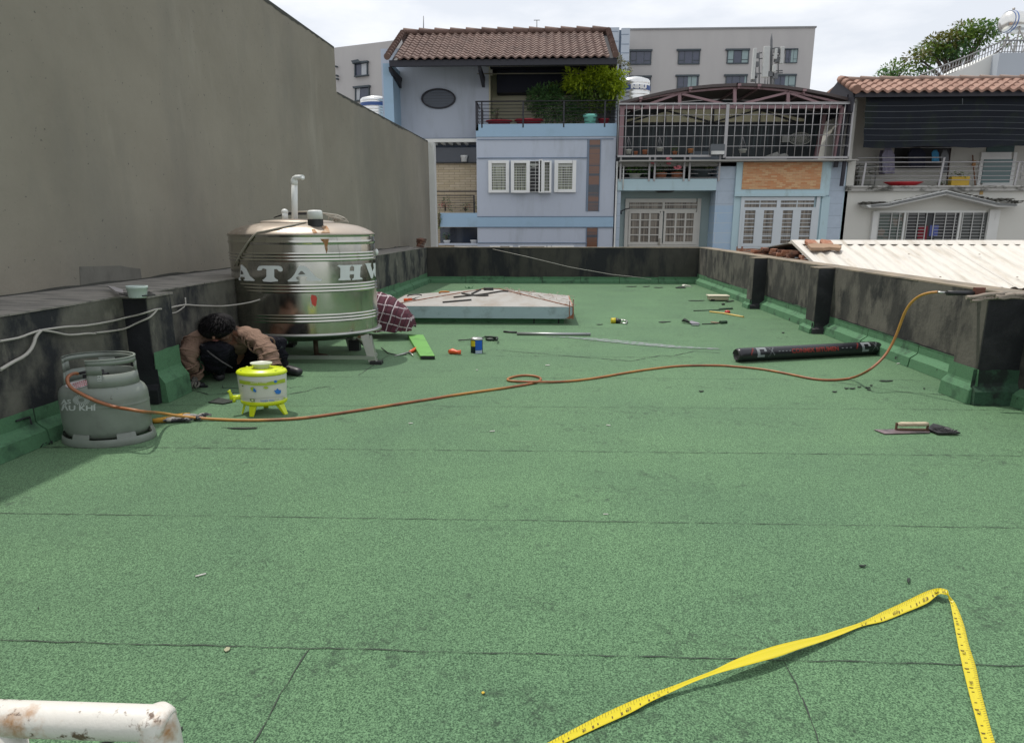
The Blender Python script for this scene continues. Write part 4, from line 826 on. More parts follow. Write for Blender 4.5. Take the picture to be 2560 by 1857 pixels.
m = MB(); b4 = [Vector((HX0, HB, zt2 + .001)), Vector((HX1 - .0, HB, zt2 + .001)), Vector((HX1, HY1, zt2 + .001)), Vector((HX0, HY1, zt2 + .001))]
APX = P(e6(1130, 208), HB + HD / 2); APX = Vector((APX.x, HB + HD / 2, APX.z)); AP0 = Vector((APX.x - .12, APX.y, APX.z)); AP1 = Vector((APX.x + .12, APX.y, APX.z))
m.add(b4 + [AP0, AP1], [(0, 1, 5, 4), (1, 2, 5), (2, 3, 4, 5), (3, 0, 4)]); build(m, 'pyramid_top', m_hwhite, hatch)
m = MB()
for a, b_ in ((b4[0], AP0), (b4[1], AP1), (AP0, AP1)): m.bar(a + Vector((0, 0, .004)), b_ + Vector((0, 0, .004)), .022, .012)
m.bar(Vector((HX1 + .006, HB + .0, zb2)), Vector((HX1 + .006, HB, zt2 + .12)), .02, .02); m.bar(Vector((HX1 - .05, HB - .004, zb2)), Vector((HX1 - .05, HB - .004, zt2 + .09)), .012, .01); m.bar(Vector((HX1 + .004, HB, zt2)), Vector((HX1 + .004, HY1, zt2)), .02, .012)
m.prism([P(e6(2040, 573), HB - .004), P(e6(2135, 573), HB - .004), P(e6(2135, 480), HB - .004), P(e6(2118, 530), HB - .004)], (0, -.002, 0))
build(m, 'rusty_angle', m_hrust, hatch)
m = MB()     # peeling mesh on the right slope
for k in range(46):
    a = random.random(); c_ = random.random(); base_ = b4[1].lerp(b4[2], a); q = base_.lerp(AP1, c_ * .9) + Vector((0, 0, .012)); d_ = Vector((random.uniform(-.12, .12), random.uniform(-.25, .25), 0)); q2_ = q + d_; q2_.z = q.z - d_.x * (APX.z - zt2) / max(.1, (HX1 - AP1.x)) + .01
    m.tube([q, q.lerp(q2_, .5) + Vector((0, 0, random.uniform(0, .02))), q2_], .004, 4)
build(m, 'peeling_mesh', mat('peeling_mesh', (.38, .30, .24, 1), .9, 0, .4, 20), hatch)
def on_front(p, off=.012):     # point on the front slope of the hatch
    d = ray(p); n_ = (b4[1] - b4[0]).cross(AP0 - b4[0]); k = n_.dot(b4[0] - EYE) / n_.dot(d); return EYE + d * k + Vector((0, 0, off))
m_rebar = mat('dark_rod', (.05, .048, .045, 1), .7, .3)
SLP = lambda pts_: [on_front(e6(*p)) for p in pts_]
for nm, lb, pts_, r_ in (('rod', 'short grey steel rod lying flat on the front slope of the hatch', ((525, 380), (700, 365), (880, 350)), .012),
        ('strap', 'long black bent strap crossing the top of the hatch cover', ((760, 268), (860, 290), (1000, 300), (1090, 295)), .013),
        ('strap', 'thin dark wavy strip of membrane near the ridge of the hatch', ((660, 318), (830, 300), (1000, 285), (1180, 255), (1260, 242), (1335, 245)), .011),
        ('strap', 'short dark strap rising left of the hatch apex', ((885, 275), (940, 250), (995, 222)), .013)):
    m = MB(); m.tube(smooth(SLP(pts_), 2), r_, 6); tag(build(m, nm, m_rebar), lb, nm)
m = MB(); m.tube([on_front(e6(1030, 222), .02), on_front(e6(1150, 222), .02)], .02, 8); tag(build(m, 'tool_handle', m_rebar), 'dark cylindrical handle lying on the apex of the hatch', 'tool handle')
m_or = mat('orange_handle', (.62, .09, .02, 1), .4, bstr=0)
def pliers(p0, p1, p2, p3, Yf, lb, name='pliers', cat='pliers'):
    t_ = thing(name, Yf(p0), lb, cat); m = MB(); m.tube([Yf(p0), Yf(p1)], [.03, .024], 8); build(m, 'grip', m_or, t_)
    m = MB(); m.tube([Yf(p1), Yf(p2)], [.012, .005], 6); m.tube([Yf(p1), Yf(p3)], [.010, .005], 6); build(m, 'blade', m_steel_dull, t_); return t_
hz = lambda p: P(e6(*p), HB + .35)
pliers((50, 350), (150, 338), (245, 300), (235, 342), hz, 'orange handled snips lying on the left corner of the hatch cover', 'snips', 'snips')
m = MB(); m.tube([hz(p) for p in ((90, 300), (110, 285), (180, 276), (240, 278), (270, 288))], .010, 6); tag(build(m, 'wire_loop', m_black), 'curved black wire beside the orange snips on the hatch', 'wire')
m = MB(); m.tube([P(e6(*p), HB + 1.0) for p in ((480, 262), (500, 246), (560, 243), (610, 248))], .016, 8); tag(build(m, 'strap', mat('ochre_strip', (.45, .17, .04, 1), .6)), 'small ochre strip on the left slope of the hatch', 'strip')
m = MB(); q = G(e6(850, 205)); m.tube([q, q + Vector((0, 0, .05))], .02, 8); qs = [P(e6(*p), q.y) for p in ((800, 170), (808, 195), (845, 205), (890, 195), (905, 170))]; m.tube(qs, .008, 6); tag(build(m, 'wire_hook', m_cove), 'green forked metal hook standing on the roof behind the hatch', 'hook')
# ================================================================ roll of membrane
m_roll = mat('black_roll_film', (.014, .014, .018, 1), .32, 0, .3, 6, bs=18, bstr=.3)
a = G(cF(235, 985)); b_ = G(cF(1270, 925)); RR = .5 * (P(cF(250, 900), a.y).z - P(cF(250, 998), a.y).z) * .98
a = a + Vector((0, RR * .6, 0)); b_ = b_ + Vector((-.02, RR * .3, 0)); ax = (b_ - a).normalized(); nrm_ = Vector((-ax.y, ax.x, 0))
a.z = RR + .004; b_.z = RR + .004
roll = thing('membrane_roll', (a.lerp(b_, .5).x, a.lerp(b_, .5).y, 0), 'black roll of bitumen membrane with red and white printing lying by the right parapet', 'membrane roll')
def rp(u_, ang, r_): return a.lerp(b_, u_) + (nrm_ * math.cos(ang) + Vector((0, 0, 1)) * math.sin(ang)) * r_
m = MB(); n = 40; us = [0, .003, .02, .05, .5, .9, .95, .975, .99, 1.0]; rs = [.82, .93, 1, 1.0, 1, 1, .97, .85, .6, .2]
vs_ = [rp(u_, 2 * math.pi * k / n, RR * r_ * (1 + .012 * math.sin(k * 3 + u_ * 40))) for u_, r_ in zip(us, rs) for k in range(n)]
m.add(vs_, [(i * n + k, (i + 1) * n + k, (i + 1) * n + (k + 1) % n, i * n + (k + 1) % n) for i in range(len(us) - 1) for k in range(n)], True); build(m, 'outer_wrap', m_roll, roll)
m = MB()   # spiral of layers seen at the open end
N_ = 90; vs_ = []
for i in range(N_):
    t_ = i / N_; ang = t_ * 2 * math.pi * 4.3; r_ = RR * (.88 - .62 * t_); vs_ += [rp(-.004 + .012 * t_, ang, r_), rp(.06, ang, r_), rp(-.004 + .012 * t_, ang, r_ - .004), rp(.06, ang, r_ - .004)]
fs = []
for i in range(N_ - 1): j = 4 * i; fs += [(j, j + 4, j + 5, j + 1), (j + 2, j + 3, j + 7, j + 6), (j, j + 2, j + 6, j + 4)]
m.add(vs_, fs, True); m.add([rp(.05, 2 * math.pi * k / 24, RR * .9) for k in range(24)], [tuple(range(24))]); build(m, 'layers', mat('roll_layers', (.05, .05, .05, 1), .7, 0, .4, 30), roll)
LEN = (b_ - a).length
def rollpt(x, y, off=.002):   # x along in metres from centre, y up the visible side in metres from its middle
    ang = math.pi - y / RR - .12; return rp(.5 + x / LEN, ang, RR + off)
m = MB()
def rtext(s_, xc, yc, hgt, wid, bold, mi=0, up=1):
    v2, f2 = text2d(s_, 1.0, bold); xs = [p[0] for p in v2]; k = wid / (max(xs) - min(xs)); m.add([rollpt(xc + p[0] * k, yc + p[1] * hgt) for p in v2], f2, True, mi)
rtext('CONMIX BITUMEN', 0, .02, .07, .62, .03, 0)
rtext('- - - -', -.40, .03, .05, .16, .02, 1); rtext('- - -', .42, .03, .05, .14, .02, 1)
def rq(x0, x1, y0, y1, mi): 
    nn_ = 4; m.add([rollpt(x0 + (x1 - x0) * (i % 2), y0 + (y1 - y0) * (i // 2) / nn_, .003) for i in range(2 * nn_ + 2)], [(2 * i, 2 * i + 1, 2 * i + 3, 2 * i + 2) for i in range(nn_)], True, mi)
for cx_ in (-.66, .72):
    rq(cx_ - .09, cx_ - .055, -.03, .09, 1); rq(cx_ - .055, cx_ - .0, .06, .09, 1); rq(cx_ - .055, cx_, -.03, -.005, 1); rq(cx_ + .0, cx_ + .03, .03, .09, 1)
    for k in range(7): rq(cx_ + .05 + .012 * k, cx_ + .056 + .012 * k, .09 - .018 * k, .10 - .016 * k, 1); rq(cx_ + .05 + .012 * k, cx_ + .057 + .012 * k, -.03 + .016 * k, -.022 + .018 * k, 1)
    for k in range(4): rq(cx_ - .17 + .012 * k, cx_ - .162 + .012 * k, .0 + .02 * k, .03 + .02 * k, 0)
build(m, 'printing', [mat('red_print', (.24, .03, .022, 1), .5, bstr=0), mat('grey_print', (.22, .24, .25, 1), .5, bstr=0)], roll)
# ================================================================ steel float with wooden grip, and wire brush
m_wood = mat('worn_wood', (.50, .42, .30, 1), .75, 0, .15, 20, (.30, .20, .14, 1), 14, (.5, .7), (1, 4, 4))
q = G(d6(1000, 400)); flt = thing('steel_float', (q.x, q.y, 0), 'plasterer steel float with pale wooden grip lying on the green roof near the right', 'plastering float')
m = MB(); m.prism([G(d6(*p), .006) for p in ((200, 360), (420, 445), (1330, 425), (1350, 345), (900, 345))], (0, 0, .004)); build(m, 'blade', mat('dull_float_steel', (.25, .19, .20, 1), .45, .6, .3, 10, (.09, .085, .085, 1), 6, (.45, .6)), flt)
yg = G(d6(690, 385)).y; m = MB(); h0 = P(d6(680, 245), yg); h1_ = P(d6(1300, 240), yg - .005); m.tube([h0, h0.lerp(h1_, .15), h0.lerp(h1_, .5), h0.lerp(h1_, .9), h1_], [.012, .018, .0155, .017, .012], 14); build(m, 'grip', m_wood, flt)
m = MB(); m.box(h0.x - .012, h0.x - .002, yg - .008, yg + .008, .008, h0.z + .012); m.bar(h1_, (h1_.x + .0, yg, .01), .012); m.bar((h0.x, yg, .014), (h1_.x + .04, yg, .014), .03, .010); build(m, 'bracket', mat('rusty_bracket', (.14, .08, .05, 1), .7, .4), flt)
q = G(d6(1600, 420)); br = thing('wire_brush', (q.x, q.y, 0), 'flat black bristle brush lying against the steel float', 'brush')
pl = [G(d6(*p), .012) for p in ((1330, 300), (1290, 360), (1500, 445), (1950, 440), (1700, 330), (1400, 250))]; m = MB(); m.prism(pl, (0, 0, .010)); build(m, 'head', m_black, br)
m = MB()
for k in range(160):
    u_ = random.random(); p0 = G(d6(1320 + 500 * u_, 330 + 90 * u_ + random.uniform(-40, 30)), .02); m.tube([p0, p0 + Vector((random.uniform(.01, .03), random.uniform(-.02, .01), random.uniform(.0, .02)))], .0014, 3)
build(m, 'bristles', m_black, br)
m = MB(); m.bar(G(d6(1640, 320), .03), G(d6(1900, 400), .022), .02, .006); build(m, 'strip', m_steel_dull, br)
# ================================================================ tape measure blade in the foreground
TP = [(-60, 900, 940), (20, 862, 893), (100, 820, 860), (250, 742, 790), (400, 672, 722), (500, 632, 668), (600, 597, 622), (700, 558, 577), (800, 515, 545), (900, 464, 520), (1000, 424, 495), (1100, 392, 468), (1200, 369, 430), (1300, 350, 395), (1400, 325, 352), (1500, 292, 312), (1600, 245, 288), (1700, 200, 248), (1800, 152, 205), (1845, 136, 172)]
TZ = [.004, .005, .006, .010, .016, .022, .030, .044, .058, .066, .068, .062, .048, .034, .022, .014, .010, .012, .022, .032]
edges = []
for (x, ya, yb), z in zip(TP, TZ): z *= .6; ya += (yb - ya) * .15 * (700 < x < 1350); yb -= (yb - ya) * .19 * (700 < x < 1350); dx = (yb - ya) * .12; edges.append((G(cG(x - dx, ya), z + .003), G(cG(x + dx, yb), z)))
edges += [(G(cG(1872, 132), .036), G(cG(1868, 160), .036)), (G(cG(1900, 138), .038), G(cG(1893, 162), .030)), (G(cG(1910, 146), .040), G(cG(1908, 168), .022)), (G(cG(1916, 168), .030), G(cG(1912, 185), .014))]
for x0, x1, y, z in ((1920, 1945, 205, .012), (1938, 1983, 300, .008), (1956, 2008, 400, .007), (1977, 2040, 500, .007), (2001, 2061, 600, .007), (2027, 2086, 700, .007), (2054, 2113, 800, .007), (2078, 2142, 890, .007), (2100, 2168, 960, .007)):
    edges.append((G(cG(x1, y), z + .002), G(cG(x0, y), z)))
def catm(pts, n=5):
    o = []
    for i in range(len(pts) - 1):
        p0, p1, p2, p3 = pts[max(i - 1, 0)], pts[i], pts[i + 1], pts[min(i + 2, len(pts) - 1)]
        for k in range(n):
            t_ = k / n; o.append(.5 * ((2 * p1) + (p2 - p0) * t_ + (2 * p0 - 5 * p1 + 4 * p2 - p3) * t_ * t_ + (3 * p1 - p0 - 3 * p2 + p3) * t_ ** 3))
    return o + [pts[-1]]
EA = catm([e[0] for e in edges]); EB = catm([e[1] for e in edges])
m = MB(); vs_ = []
for p, q in zip(EA, EB):
    for k in range(5): t_ = k / 4; vs_.append(p.lerp(q, t_) + Vector((0, 0, -.0035 * math.sin(math.pi * t_))))
n = len(EA); m.add(vs_, [(i * 5 + k, (i + 1) * 5 + k, (i + 1) * 5 + k + 1, i * 5 + k + 1) for i in range(n - 1) for k in range(4)], True)
m_tape = mat('yellow_tape', (.55, .46, .008, 1), .28, 0, .05, 4, bstr=0)
tp_ = thing('tape_measure', edges[len(TP)][0], 'long yellow steel tape measure blade, twisted and folded, across the foreground', 'tape measure'); tb = build(m, 'blade', m_tape, tp_); sd2 = tb.modifiers.new('thickness', 'SOLIDIFY'); sd2.thickness = .0008
m = MB()
def tick(i, u0, u1, frac, wdt=.0011, up=.0006):
    p, q = EA[i].lerp(EA[i + 1], frac), EB[i].lerp(EB[i + 1], frac); d_ = (EA[i + 1] - EA[i]).normalized(); nn_ = (q - p).cross(d_).normalized(); nn_ = nn_ if nn_.z > 0 else -nn_
    f_ = lambda t_: p.lerp(q, t_) + Vector((0, 0, -.0035 * math.sin(math.pi * t_))) + nn_ * (up + .0012)
    ks = [u0, (u0 + u1) / 2, u1]; vs_ = []
    for k in ks: vs_ += [f_(k) - d_ * wdt / 2, f_(k) + d_ * wdt / 2]
    m.add(vs_, [(0, 1, 3, 2), (2, 3, 5, 4)])
acc = 0; cnt = 0
for i in range(n - 1):
    L_ = ((EA[i + 1] + EB[i + 1]) - (EA[i] + EB[i])).length / 2; mid_seg = 6 * 5 < i < 15 * 5
    s_ = 0
    while acc + (L_ - s_) >= .011:
        s_ += .011 - acc; acc = 0; cnt += 1
        if mid_seg: continue
        tick(i, .02, .42 if cnt % 5 == 0 else (.26), min(1, s_ / L_))
        if cnt % 5 == 2: 
            tick(i, .52, .74, min(1, s_ / L_), .0045)
        if cnt % 10 == 0: tick(i, .5, .9, min(1, s_ / L_), .0014); tick(min(i, n - 2), .55, .85, min(1, s_ / L_ + .15), .006)
    acc += L_ - s_
for k, i in enumerate(range(6, n - 8, 7)):      # printed figures
    if 6 * 5 < i < 15 * 5: continue
    v2, f2 = text2d(str((k * 3 + 7) % 90 + 10), 1.0, .01); c0_ = EA[i].lerp(EB[i], .66); d_ = (EA[i + 1] - EA[i]).normalized(); w_ = (EB[i] - EA[i]); wn = w_.normalized(); nn_ = wn.cross(d_).normalized(); nn_ = nn_ if nn_.z > 0 else -nn_
    sz_ = w_.length * .42; m.add([c0_ + d_ * a_ * sz_ - wn * b_2 * sz_ + nn_ * .0022 for a_, b_2 in v2], f2)
build(m, 'graduations', mat('tape_ink', (.10, .06, .005, 1), .5, bstr=0), tp_)
# ================================================================ white pipe guard rail
m_rail = mat('rust_specked_white_rail', (.62, .60, .55, 1), .5, 0, .08, 6, (.33, .16, .05, 1), 6, (.54, .64), (1, 1, 1), bs=40, bstr=.15, col3=(.12, .075, .05, 1), s3=30, thr3=(.60, .66))
YR = .98; pc = P(D(345, 1601), YR); rr_ = .5 * (P(D(200, 1557), YR).z - P(D(200, 1626), YR).z) * .93
rail = thing('guard_rail', (pc.x - .2, YR, 0), 'white painted pipe guard rail with rust spots at the lower left corner', 'railing')
cx0 = pc.x; pl_ = P(D(0, 1590), YR)
m = MB(); m.tube([(cx0 - 1.6, YR, pc.z + .004), (cx0 + .005, YR, pc.z), (cx0 + .022, YR, pc.z - .001), (cx0 + .026, YR, pc.z - .002)], [rr_, rr_, rr_ * .93, rr_ * .75], 32); build(m, 'top_pipe', m_rail, rail)
m = MB(); m.tube([(cx0 - .002, YR, pc.z + rr_ * .86), (cx0 - .002, YR, pc.z + rr_ * .80), (cx0, YR, pc.z + rr_ * .5), (cx0 + .004, YR, pc.z - .02), (cx0 + .007, YR, pc.z - .1), (cx0 + .02, YR, .0)], [rr_ * .45, rr_ * .82, rr_ * 1.02, rr_ * 1.12, rr_ * 1.14, rr_ * 1.16], 32); build(m, 'post', m_rail, rail)
m = MB(); x_ = P(D(20, 1640), YR).x; m.tube([(x_, YR, pc.z), (x_, YR, 0)], rr_ * .9, 28); build(m, 'post', m_rail, rail)
m = MB(); m.tube([P(D(210, 1650), YR + .03), P(D(250, 1640), YR + .02), P(D(290, 1627), YR + .02)], .003, 6); tag(build(m, 'cable', m_black), 'thin black cable running under the white guard rail', 'cable')
# ================================================================ small things on the floor
m = MB(); ca, cb, cc, cd_ = [G(D(*p)) for p in ((903, 741), (935, 741), (963, 793), (933, 794))]
h_ = .045; L4 = [G(D(903, 741), h_), G(D(937, 741), h_), G(D(963, 788), h_), G(D(931, 788), h_)]
bx2 = thing('steel_box_section', (ca.x, ca.y, 0), 'green painted rectangular metal tube lying on the roof, open end towards the camera', 'metal tube')
lo = [Vector((p.x, p.y, .004)) for p in L4]; m = MB(); m.add(lo + L4, [(0, 1, 5, 4), (1, 2, 6, 5), (3, 0, 4, 7), (4, 5, 6, 7), (0, 3, 2, 1)]); build(m, 'tube', mat('bright_green_paint', (.13, .34, .07, 1), .5, 0, .12, 6, (.08, .2, .05, 1), 9, (.55, .7)), bx2)
m = MB(); d_ = Vector((0, .002, 0)); m.add([lo[3] + Vector((.006, -.001, .006)), lo[2] + Vector((-.006, -.001, .006)), L4[2] + Vector((-.006, -.001, -.006)), L4[3] + Vector((.006, -.001, -.006))], [(0, 1, 2, 3)]); build(m, 'open_end', m_black, bx2)
gz = lambda z: (lambda p: G(D(*p), z))
def pl2(ps, lb, nm='scissors', cat='scissors', col=None):
    t_ = thing(nm, G(D(*ps[0])), lb, cat); g_ = gz(.02); m = MB(); m.tube([g_(ps[0]), g_(ps[1])], [.028, .018], 8); build(m, 'handle', m_or, t_); m = MB(); m.tube([g_(ps[1]), g_(ps[2])], [.012, .004], 6); m.tube([g_(ps[1]), g_(ps[3])], [.012, .004], 6); build(m, 'blade', m_steel_dull, t_)
pl2(((922, 773), (907, 780), (874, 788), (915, 787)), 'open scissors with orange handle beside the green metal tube')
m = MB(); m.tube([gz(.01)(p) for p in ((845, 770), (860, 782), (880, 786), (900, 785))], .006, 5); tag(build(m, 'cord', m_black), 'thin dark cord trailing from the water tank leg to the scissors', 'cord')
t_ = thing('utility_cutter', G(D(1005, 783)), 'orange utility cutter lying left of the blue and yellow can', 'cutter'); m = MB(); m.tube([gz(.03)(p) for p in ((994, 779), (1003, 778), (1012, 780), (1021, 780))], [.022, .036, .022, .026], 10); build(m, 'handle', m_or, t_); m = MB(); m.tube([gz(.035)(p) for p in ((1000, 777), (1012, 778))], .018, 6); build(m, 'latch', mat('red_latch', (.5, .03, .02, 1), .4), t_)
q = G(D(1055, 783)); cr_ = (P(D(1069, 770), q.y).x - P(D(1042, 770), q.y).x) / 2; ch = P(D(1055, 749), q.y).z; q.y += cr_ / 1.4
can = thing('paint_can', (q.x, q.y, 0), 'small round can with blue and yellow label standing on the roof', 'can')
m = MB(); m.lathe([(0, .0), (1, .0), (1, ch * .86)], q, cr_, cr_ / 1.4, 32); build(m, 'body', mat('can_dark', (.02, .03, .05, 1), .35, .2, bstr=0), can)
m = MB(); m.lathe([(1.0, ch * .86), (1.03, ch * .88), (1.03, ch * .93), (.9, ch * .95), (.85, ch * 1.0), (0, ch * 1.0)], q, cr_, cr_ / 1.4, 32); build(m, 'lid', m_steel_dull, can)
m = MB(); 
for a0, a1, z0, z1, mi in ((-150, -100, .45, .82, 0), (-98, -25, .22, .84, 1), (-98, -25, .0, .2, 2)): m.lathe([(1.015, ch * z0), (1.015, ch * z1)], q, cr_, cr_ / 1.4, 12, True, rad(a0), rad(a1), mi)
build(m, 'can_label', [mat('can_yellow', (.62, .50, .02, 1), .4, bstr=0), mat('can_blue', (.01, .10, .48, 1), .4, bstr=0), mat('can_pale', (.40, .48, .58, 1), .4, bstr=0)], can)
def floor_tube(pts_, r_, z, mt, nm, lb, cat, grp=None, cv=cE):
    m = MB(); m.tube([G(cv(*p), z) for p in pts_], r_, 7); return tag(build(m, nm, mt), lb, cat, grp)
floor_tube(((415, 825), (490, 818), (560, 815), (600, 800), (680, 805)), .008, .02, m_black, 'strap', 'black strap curling behind the blue and yellow can', 'strap')
m = MB(); c_ = G(cE(650, 815), .02); m.ell(c_, .09, .05, .022, 14, 8, .06); m.tube([G(cE(*p), .05) for p in ((600, 800), (640, 798), (690, 805), (685, 822))], .014, 6); tag(build(m, 'tape_reel', mat('dark_green_roll', (.015, .03, .02, 1), .6)), 'small dark crumpled reel right of the blue and yellow can', 'reel')
ft_ = thing('metal_pipe', G(cE(1080, 785)), 'grey metal pipe lying in front of the hatch cover', 'pipe'); m = MB(); m.tube([G(cE(828, 778), .02), G(cE(1350, 782), .02)], .022, 12); build(m, 'pipe', mat('galvanised', (.36, .37, .37, 1), .4, .7), ft_)
floor_tube(((735, 762), (780, 766), (828, 768)), .014, .014, m_black, 'stick', 'short black stick touching the left end of the grey pipe', 'stick')
t_ = thing('tape_measure', G(cE(1520, 695)), 'small yellow and black cased tape measure lying right of the hatch', 'tape measure')
m = MB(); m.tube([G(cE(1495, 685), .04), G(cE(1530, 685), .04)], [.042, .045], 12); build(m, 'case', mat('tape_yellow', (.55, .46, .02, 1), .4), t_); m = MB(); m.tube([G(cE(1530, 685), .04), G(cE(1562, 690), .035)], [.046, .03], 12); build(m, 'case_end', m_black, t_)
m = MB(); m.tube([G(cE(*p), .02) for p in ((1562, 700), (1600, 705), (1612, 690), (1590, 680), (1565, 682))], .010, 6); build(m, 'strap', m_steel_dull, t_)
# bits at the far right end
def scrap(cv, poly, z, mt, nm, lb, cat, th=.006, grp=None):
    m = MB(); m.prism([G(cv(*p), z) for p in poly], (0, 0, th)); return tag(build(m, nm, mt), lb, cat, grp)
m_scrap = mat('black_scrap', (.012, .02, .014, 1), .7); m_grn = mat('dark_green_scrap', (.02, .05, .025, 1), .8); m_cream = mat('cream_block', (.50, .44, .31, 1), .8, 0, .15, 8)
sp_ = thing('sponge_block', G(e4(1300, 600)), 'cream coloured rectangular block with a dark base near the far end of the right parapet', 'block')
y_ = G(e4(1300, 600)).y; a_ = P(e4(1085, 470), y_); b2 = P(e4(1530, 590), y_); m = MB(); m.box(a_.x, b2.x, y_, y_ + .22, .02, a_.z - .02); build(m, 'body', m_cream, sp_, bevel=.015); m = MB(); m.box(a_.x - .02, b2.x + .02, y_ - .01, y_ + .24, a_.z - .019, a_.z + .006); build(m, 'lid', mat('pale_lid', (.56, .52, .40, 1), .7), sp_, bevel=.006)
m = MB(); m.box(a_.x + .02, a_.x + .1, y_ - .012, y_ + .05, 0, .04); build(m, 'foot', m_scrap, sp_)
scrap(e4, ((265, 270), (440, 235), (520, 285), (300, 288)), .01, m_scrap, 'offcut', 'dark scrap under the crumpled white paper at the far end of the roof', 'offcut')
m = MB(); c_ = G(e4(590, 262), .0)
pts_ = [P(e4(*p), c_.y) for p in ((450, 235), (500, 212), (560, 222), (640, 240), (700, 268), (700, 284), (540, 284), (500, 262))]; m.prism(pts_, (0, .18, -.0)); tag(build(m, 'crumpled_paper', mat('crumpled_paper', (.60, .60, .52, 1), .8)), 'crumpled cream paper lying near the far parapet', 'paper')
scrap(e4, ((1280, 800), (1300, 770), (1620, 752), (1628, 775), (1320, 790), (1300, 808)), .012, m_grn, 'offcut', 'long dark green offcut just above the yellow stick', 'offcut', .01)
floor_tube(((700, 822), (1100, 808), (1280, 805)), .008, .008, m_scrap, 'cord', 'thin dark cord running left from the long green offcut', 'cord', cv=e4)
scrap(e4, ((1450, 620), (1520, 595), (1640, 575), (1650, 592), (1540, 610)), .01, m_scrap, 'offcut', 'dark sliver in front of the cream block', 'offcut')
m = MB(); m.ell(G(e4(1400, 663), .02), .035, .03, .02, 10, 8, .05); tag(build(m, 'knob', m_scrap), 'small dark lump below the cream block', 'lump')
m = MB(); m.ell(G(e4(1500, 850), .02), .05, .04, .03, 12, 8, .08); tag(build(m, 'red_cap', mat('red_cap', (.45, .02, .015, 1), .4)), 'small red cap beside the yellow stick', 'cap')
floor_tube(((1080, 845), (1400, 880), (1720, 940), (1880, 968)), .016, .012, mat('yellow_stick', (.55, .40, .12, 1), .6), 'stick', 'long thin yellow stick on the roof near the second pillar', 'stick', cv=e4)
t_ = thing('brush', G(e4(1350, 1100)), 'small brush with green head and thin handle in front of the yellow stick', 'brush'); m = MB(); m.tube([G(e4(1325, 1100), .02), G(e4(1475, 1090), .02)], [.03, .028], 8); build(m, 'head', m_grn, t_); m = MB(); m.tube([G(e4(1320, 1108), .012), G(e4(1105, 1090), .012)], .009, 6); build(m, 'handle', mat('pinkish_wood', (.35, .2, .14, 1), .6), t_)
floor_tube(((900, 1135), (1150, 1130), (1320, 1110)), .008, .008, m_scrap, 'cord', 'thin dark cord beside the little green headed brush', 'cord', cv=e4)
t_ = thing('trowel', G(e4(560, 1080)), 'trowel with dark handle and grey blade lying among scraps in the middle distance', 'trowel'); m = MB(); m.tube([G(e4(430, 1060), .02), G(e4(490, 1040), .05), G(e4(590, 1090), .03)], [.012, .03, .016], 8); build(m, 'handle', m_scrap, t_)
m = MB(); m.prism([G(e4(*p), .02) for p in ((580, 1090), (640, 1060), (820, 1110), (850, 1135), (650, 1130))], (0, 0, .006)); build(m, 'blade', mat('grey_blade', (.28, .27, .30, 1), .5, .5), t_)
scrap(e4, ((640, 1165), (660, 1145), (830, 1145), (815, 1175)), .008, mat('grey_green_scrap', (.12, .16, .14, 1), .6), 'offcut', 'grey green scrap just below the trowel', 'offcut')
# black slivers of membrane: look-alikes share one label
sl = [(cF, 925, 1188, 18, 4), (cF, 1010, 1164, 16, 4), (cF, 1050, 1165, 22, 4), (cF, 1100, 1155, 14, 3), (cF, 1160, 1160, 20, 4), (cF, 1185, 1143, 10, 4), (cF, 1168, 1175, 16, 3), (cF, 1290, 1112, 50, 4), (cF, 560, 770, 10, 4), (cE, 2135, 1185, 18, 4), (cE, 1640, 443, 40, 3), (cE, 1745, 443, 26, 3), (cE, 1830, 450, 34, 3), (cE, 1880, 693, 40, 3), (cE, 2100, 543, 60, 3), (cE, 1415, 712, 24, 2), (cE, 1860, 696, 30, 3), (cG, 1505, 27, 18, 5), (cG, 1722, 95, 8, 15), (cH, 1012, 955, 26, 10), (cH, 218, 275, 4, 4), (cC, 1245, 1378, 80, 4), (cF, 1560, 1165, 8, 3)]
src = None
for k, (cv, x, y, w_, h_) in enumerate(sl):
    m = MB(); pts_ = [(x - w_, y), (x - w_ * .5, y - h_ * .8), (x + w_ * .2, y - h_ * .4), (x + w_, y - h_ * .9), (x + w_ * .9, y + h_ * .2), (x + w_ * .1, y + h_), (x - w_ * .6, y + h_ * .6)]
    m.prism([G(cv(*p), .006) for p in pts_], (0, 0, .004)); tag(build(m, 'membrane_sliver', m_scrap), 'thin black sliver of membrane lying flat on the green roof', 'membrane scrap', 'black slivers of membrane scattered on the roof')
m_chalk = mat('white_chalk', (.62, .60, .56, 1), .8, bstr=0)
for (cv, x0, y0, x1, y1, r_, lb) in ((cH, 1108, 91, 1168, 75, .0035, 'white chalk stick in the left foreground'), (cE, 1030, 1001, 1062, 1000, .006, 'white chalk bit behind the hose loop'), (cE, 540, 1034, 550, 1034, .006, 'tiny white speck left of the hose loop'), (D, 905, 937, 914, 937, .004, 'white chip on the roof right of the gloves'), (D, 1085, 955, 1096, 954, .004, 'short white bit on the roof below the hose loop'), (D, 1343, 941, 1352, 942, .004, 'white chip on the roof in the centre right'), (D, 1336, 1138, 1347, 1138, .0025, 'pale chip just above the middle seam'), (cF, 1368, 988, 1390, 988, .006, 'white scrap under the hose by the right skirting')):
    m = MB(); a_ = G(cv(x0, y0), r_ + .002); b2 = G(cv(x1, y1), r_ + .002); m.tube([a_, b2], r_, 8); tag(build(m, 'chalk_stick', m_chalk), lb, 'chalk')
scrap(cH, ((1268, 510), (1285, 494), (1306, 496), (1300, 512), (1280, 520)), .004, mat('dried_glue', (.30, .30, .19, 1), .6), 'dried_leaf', 'pale dried blob on the seam in the left foreground', 'blob', .003)
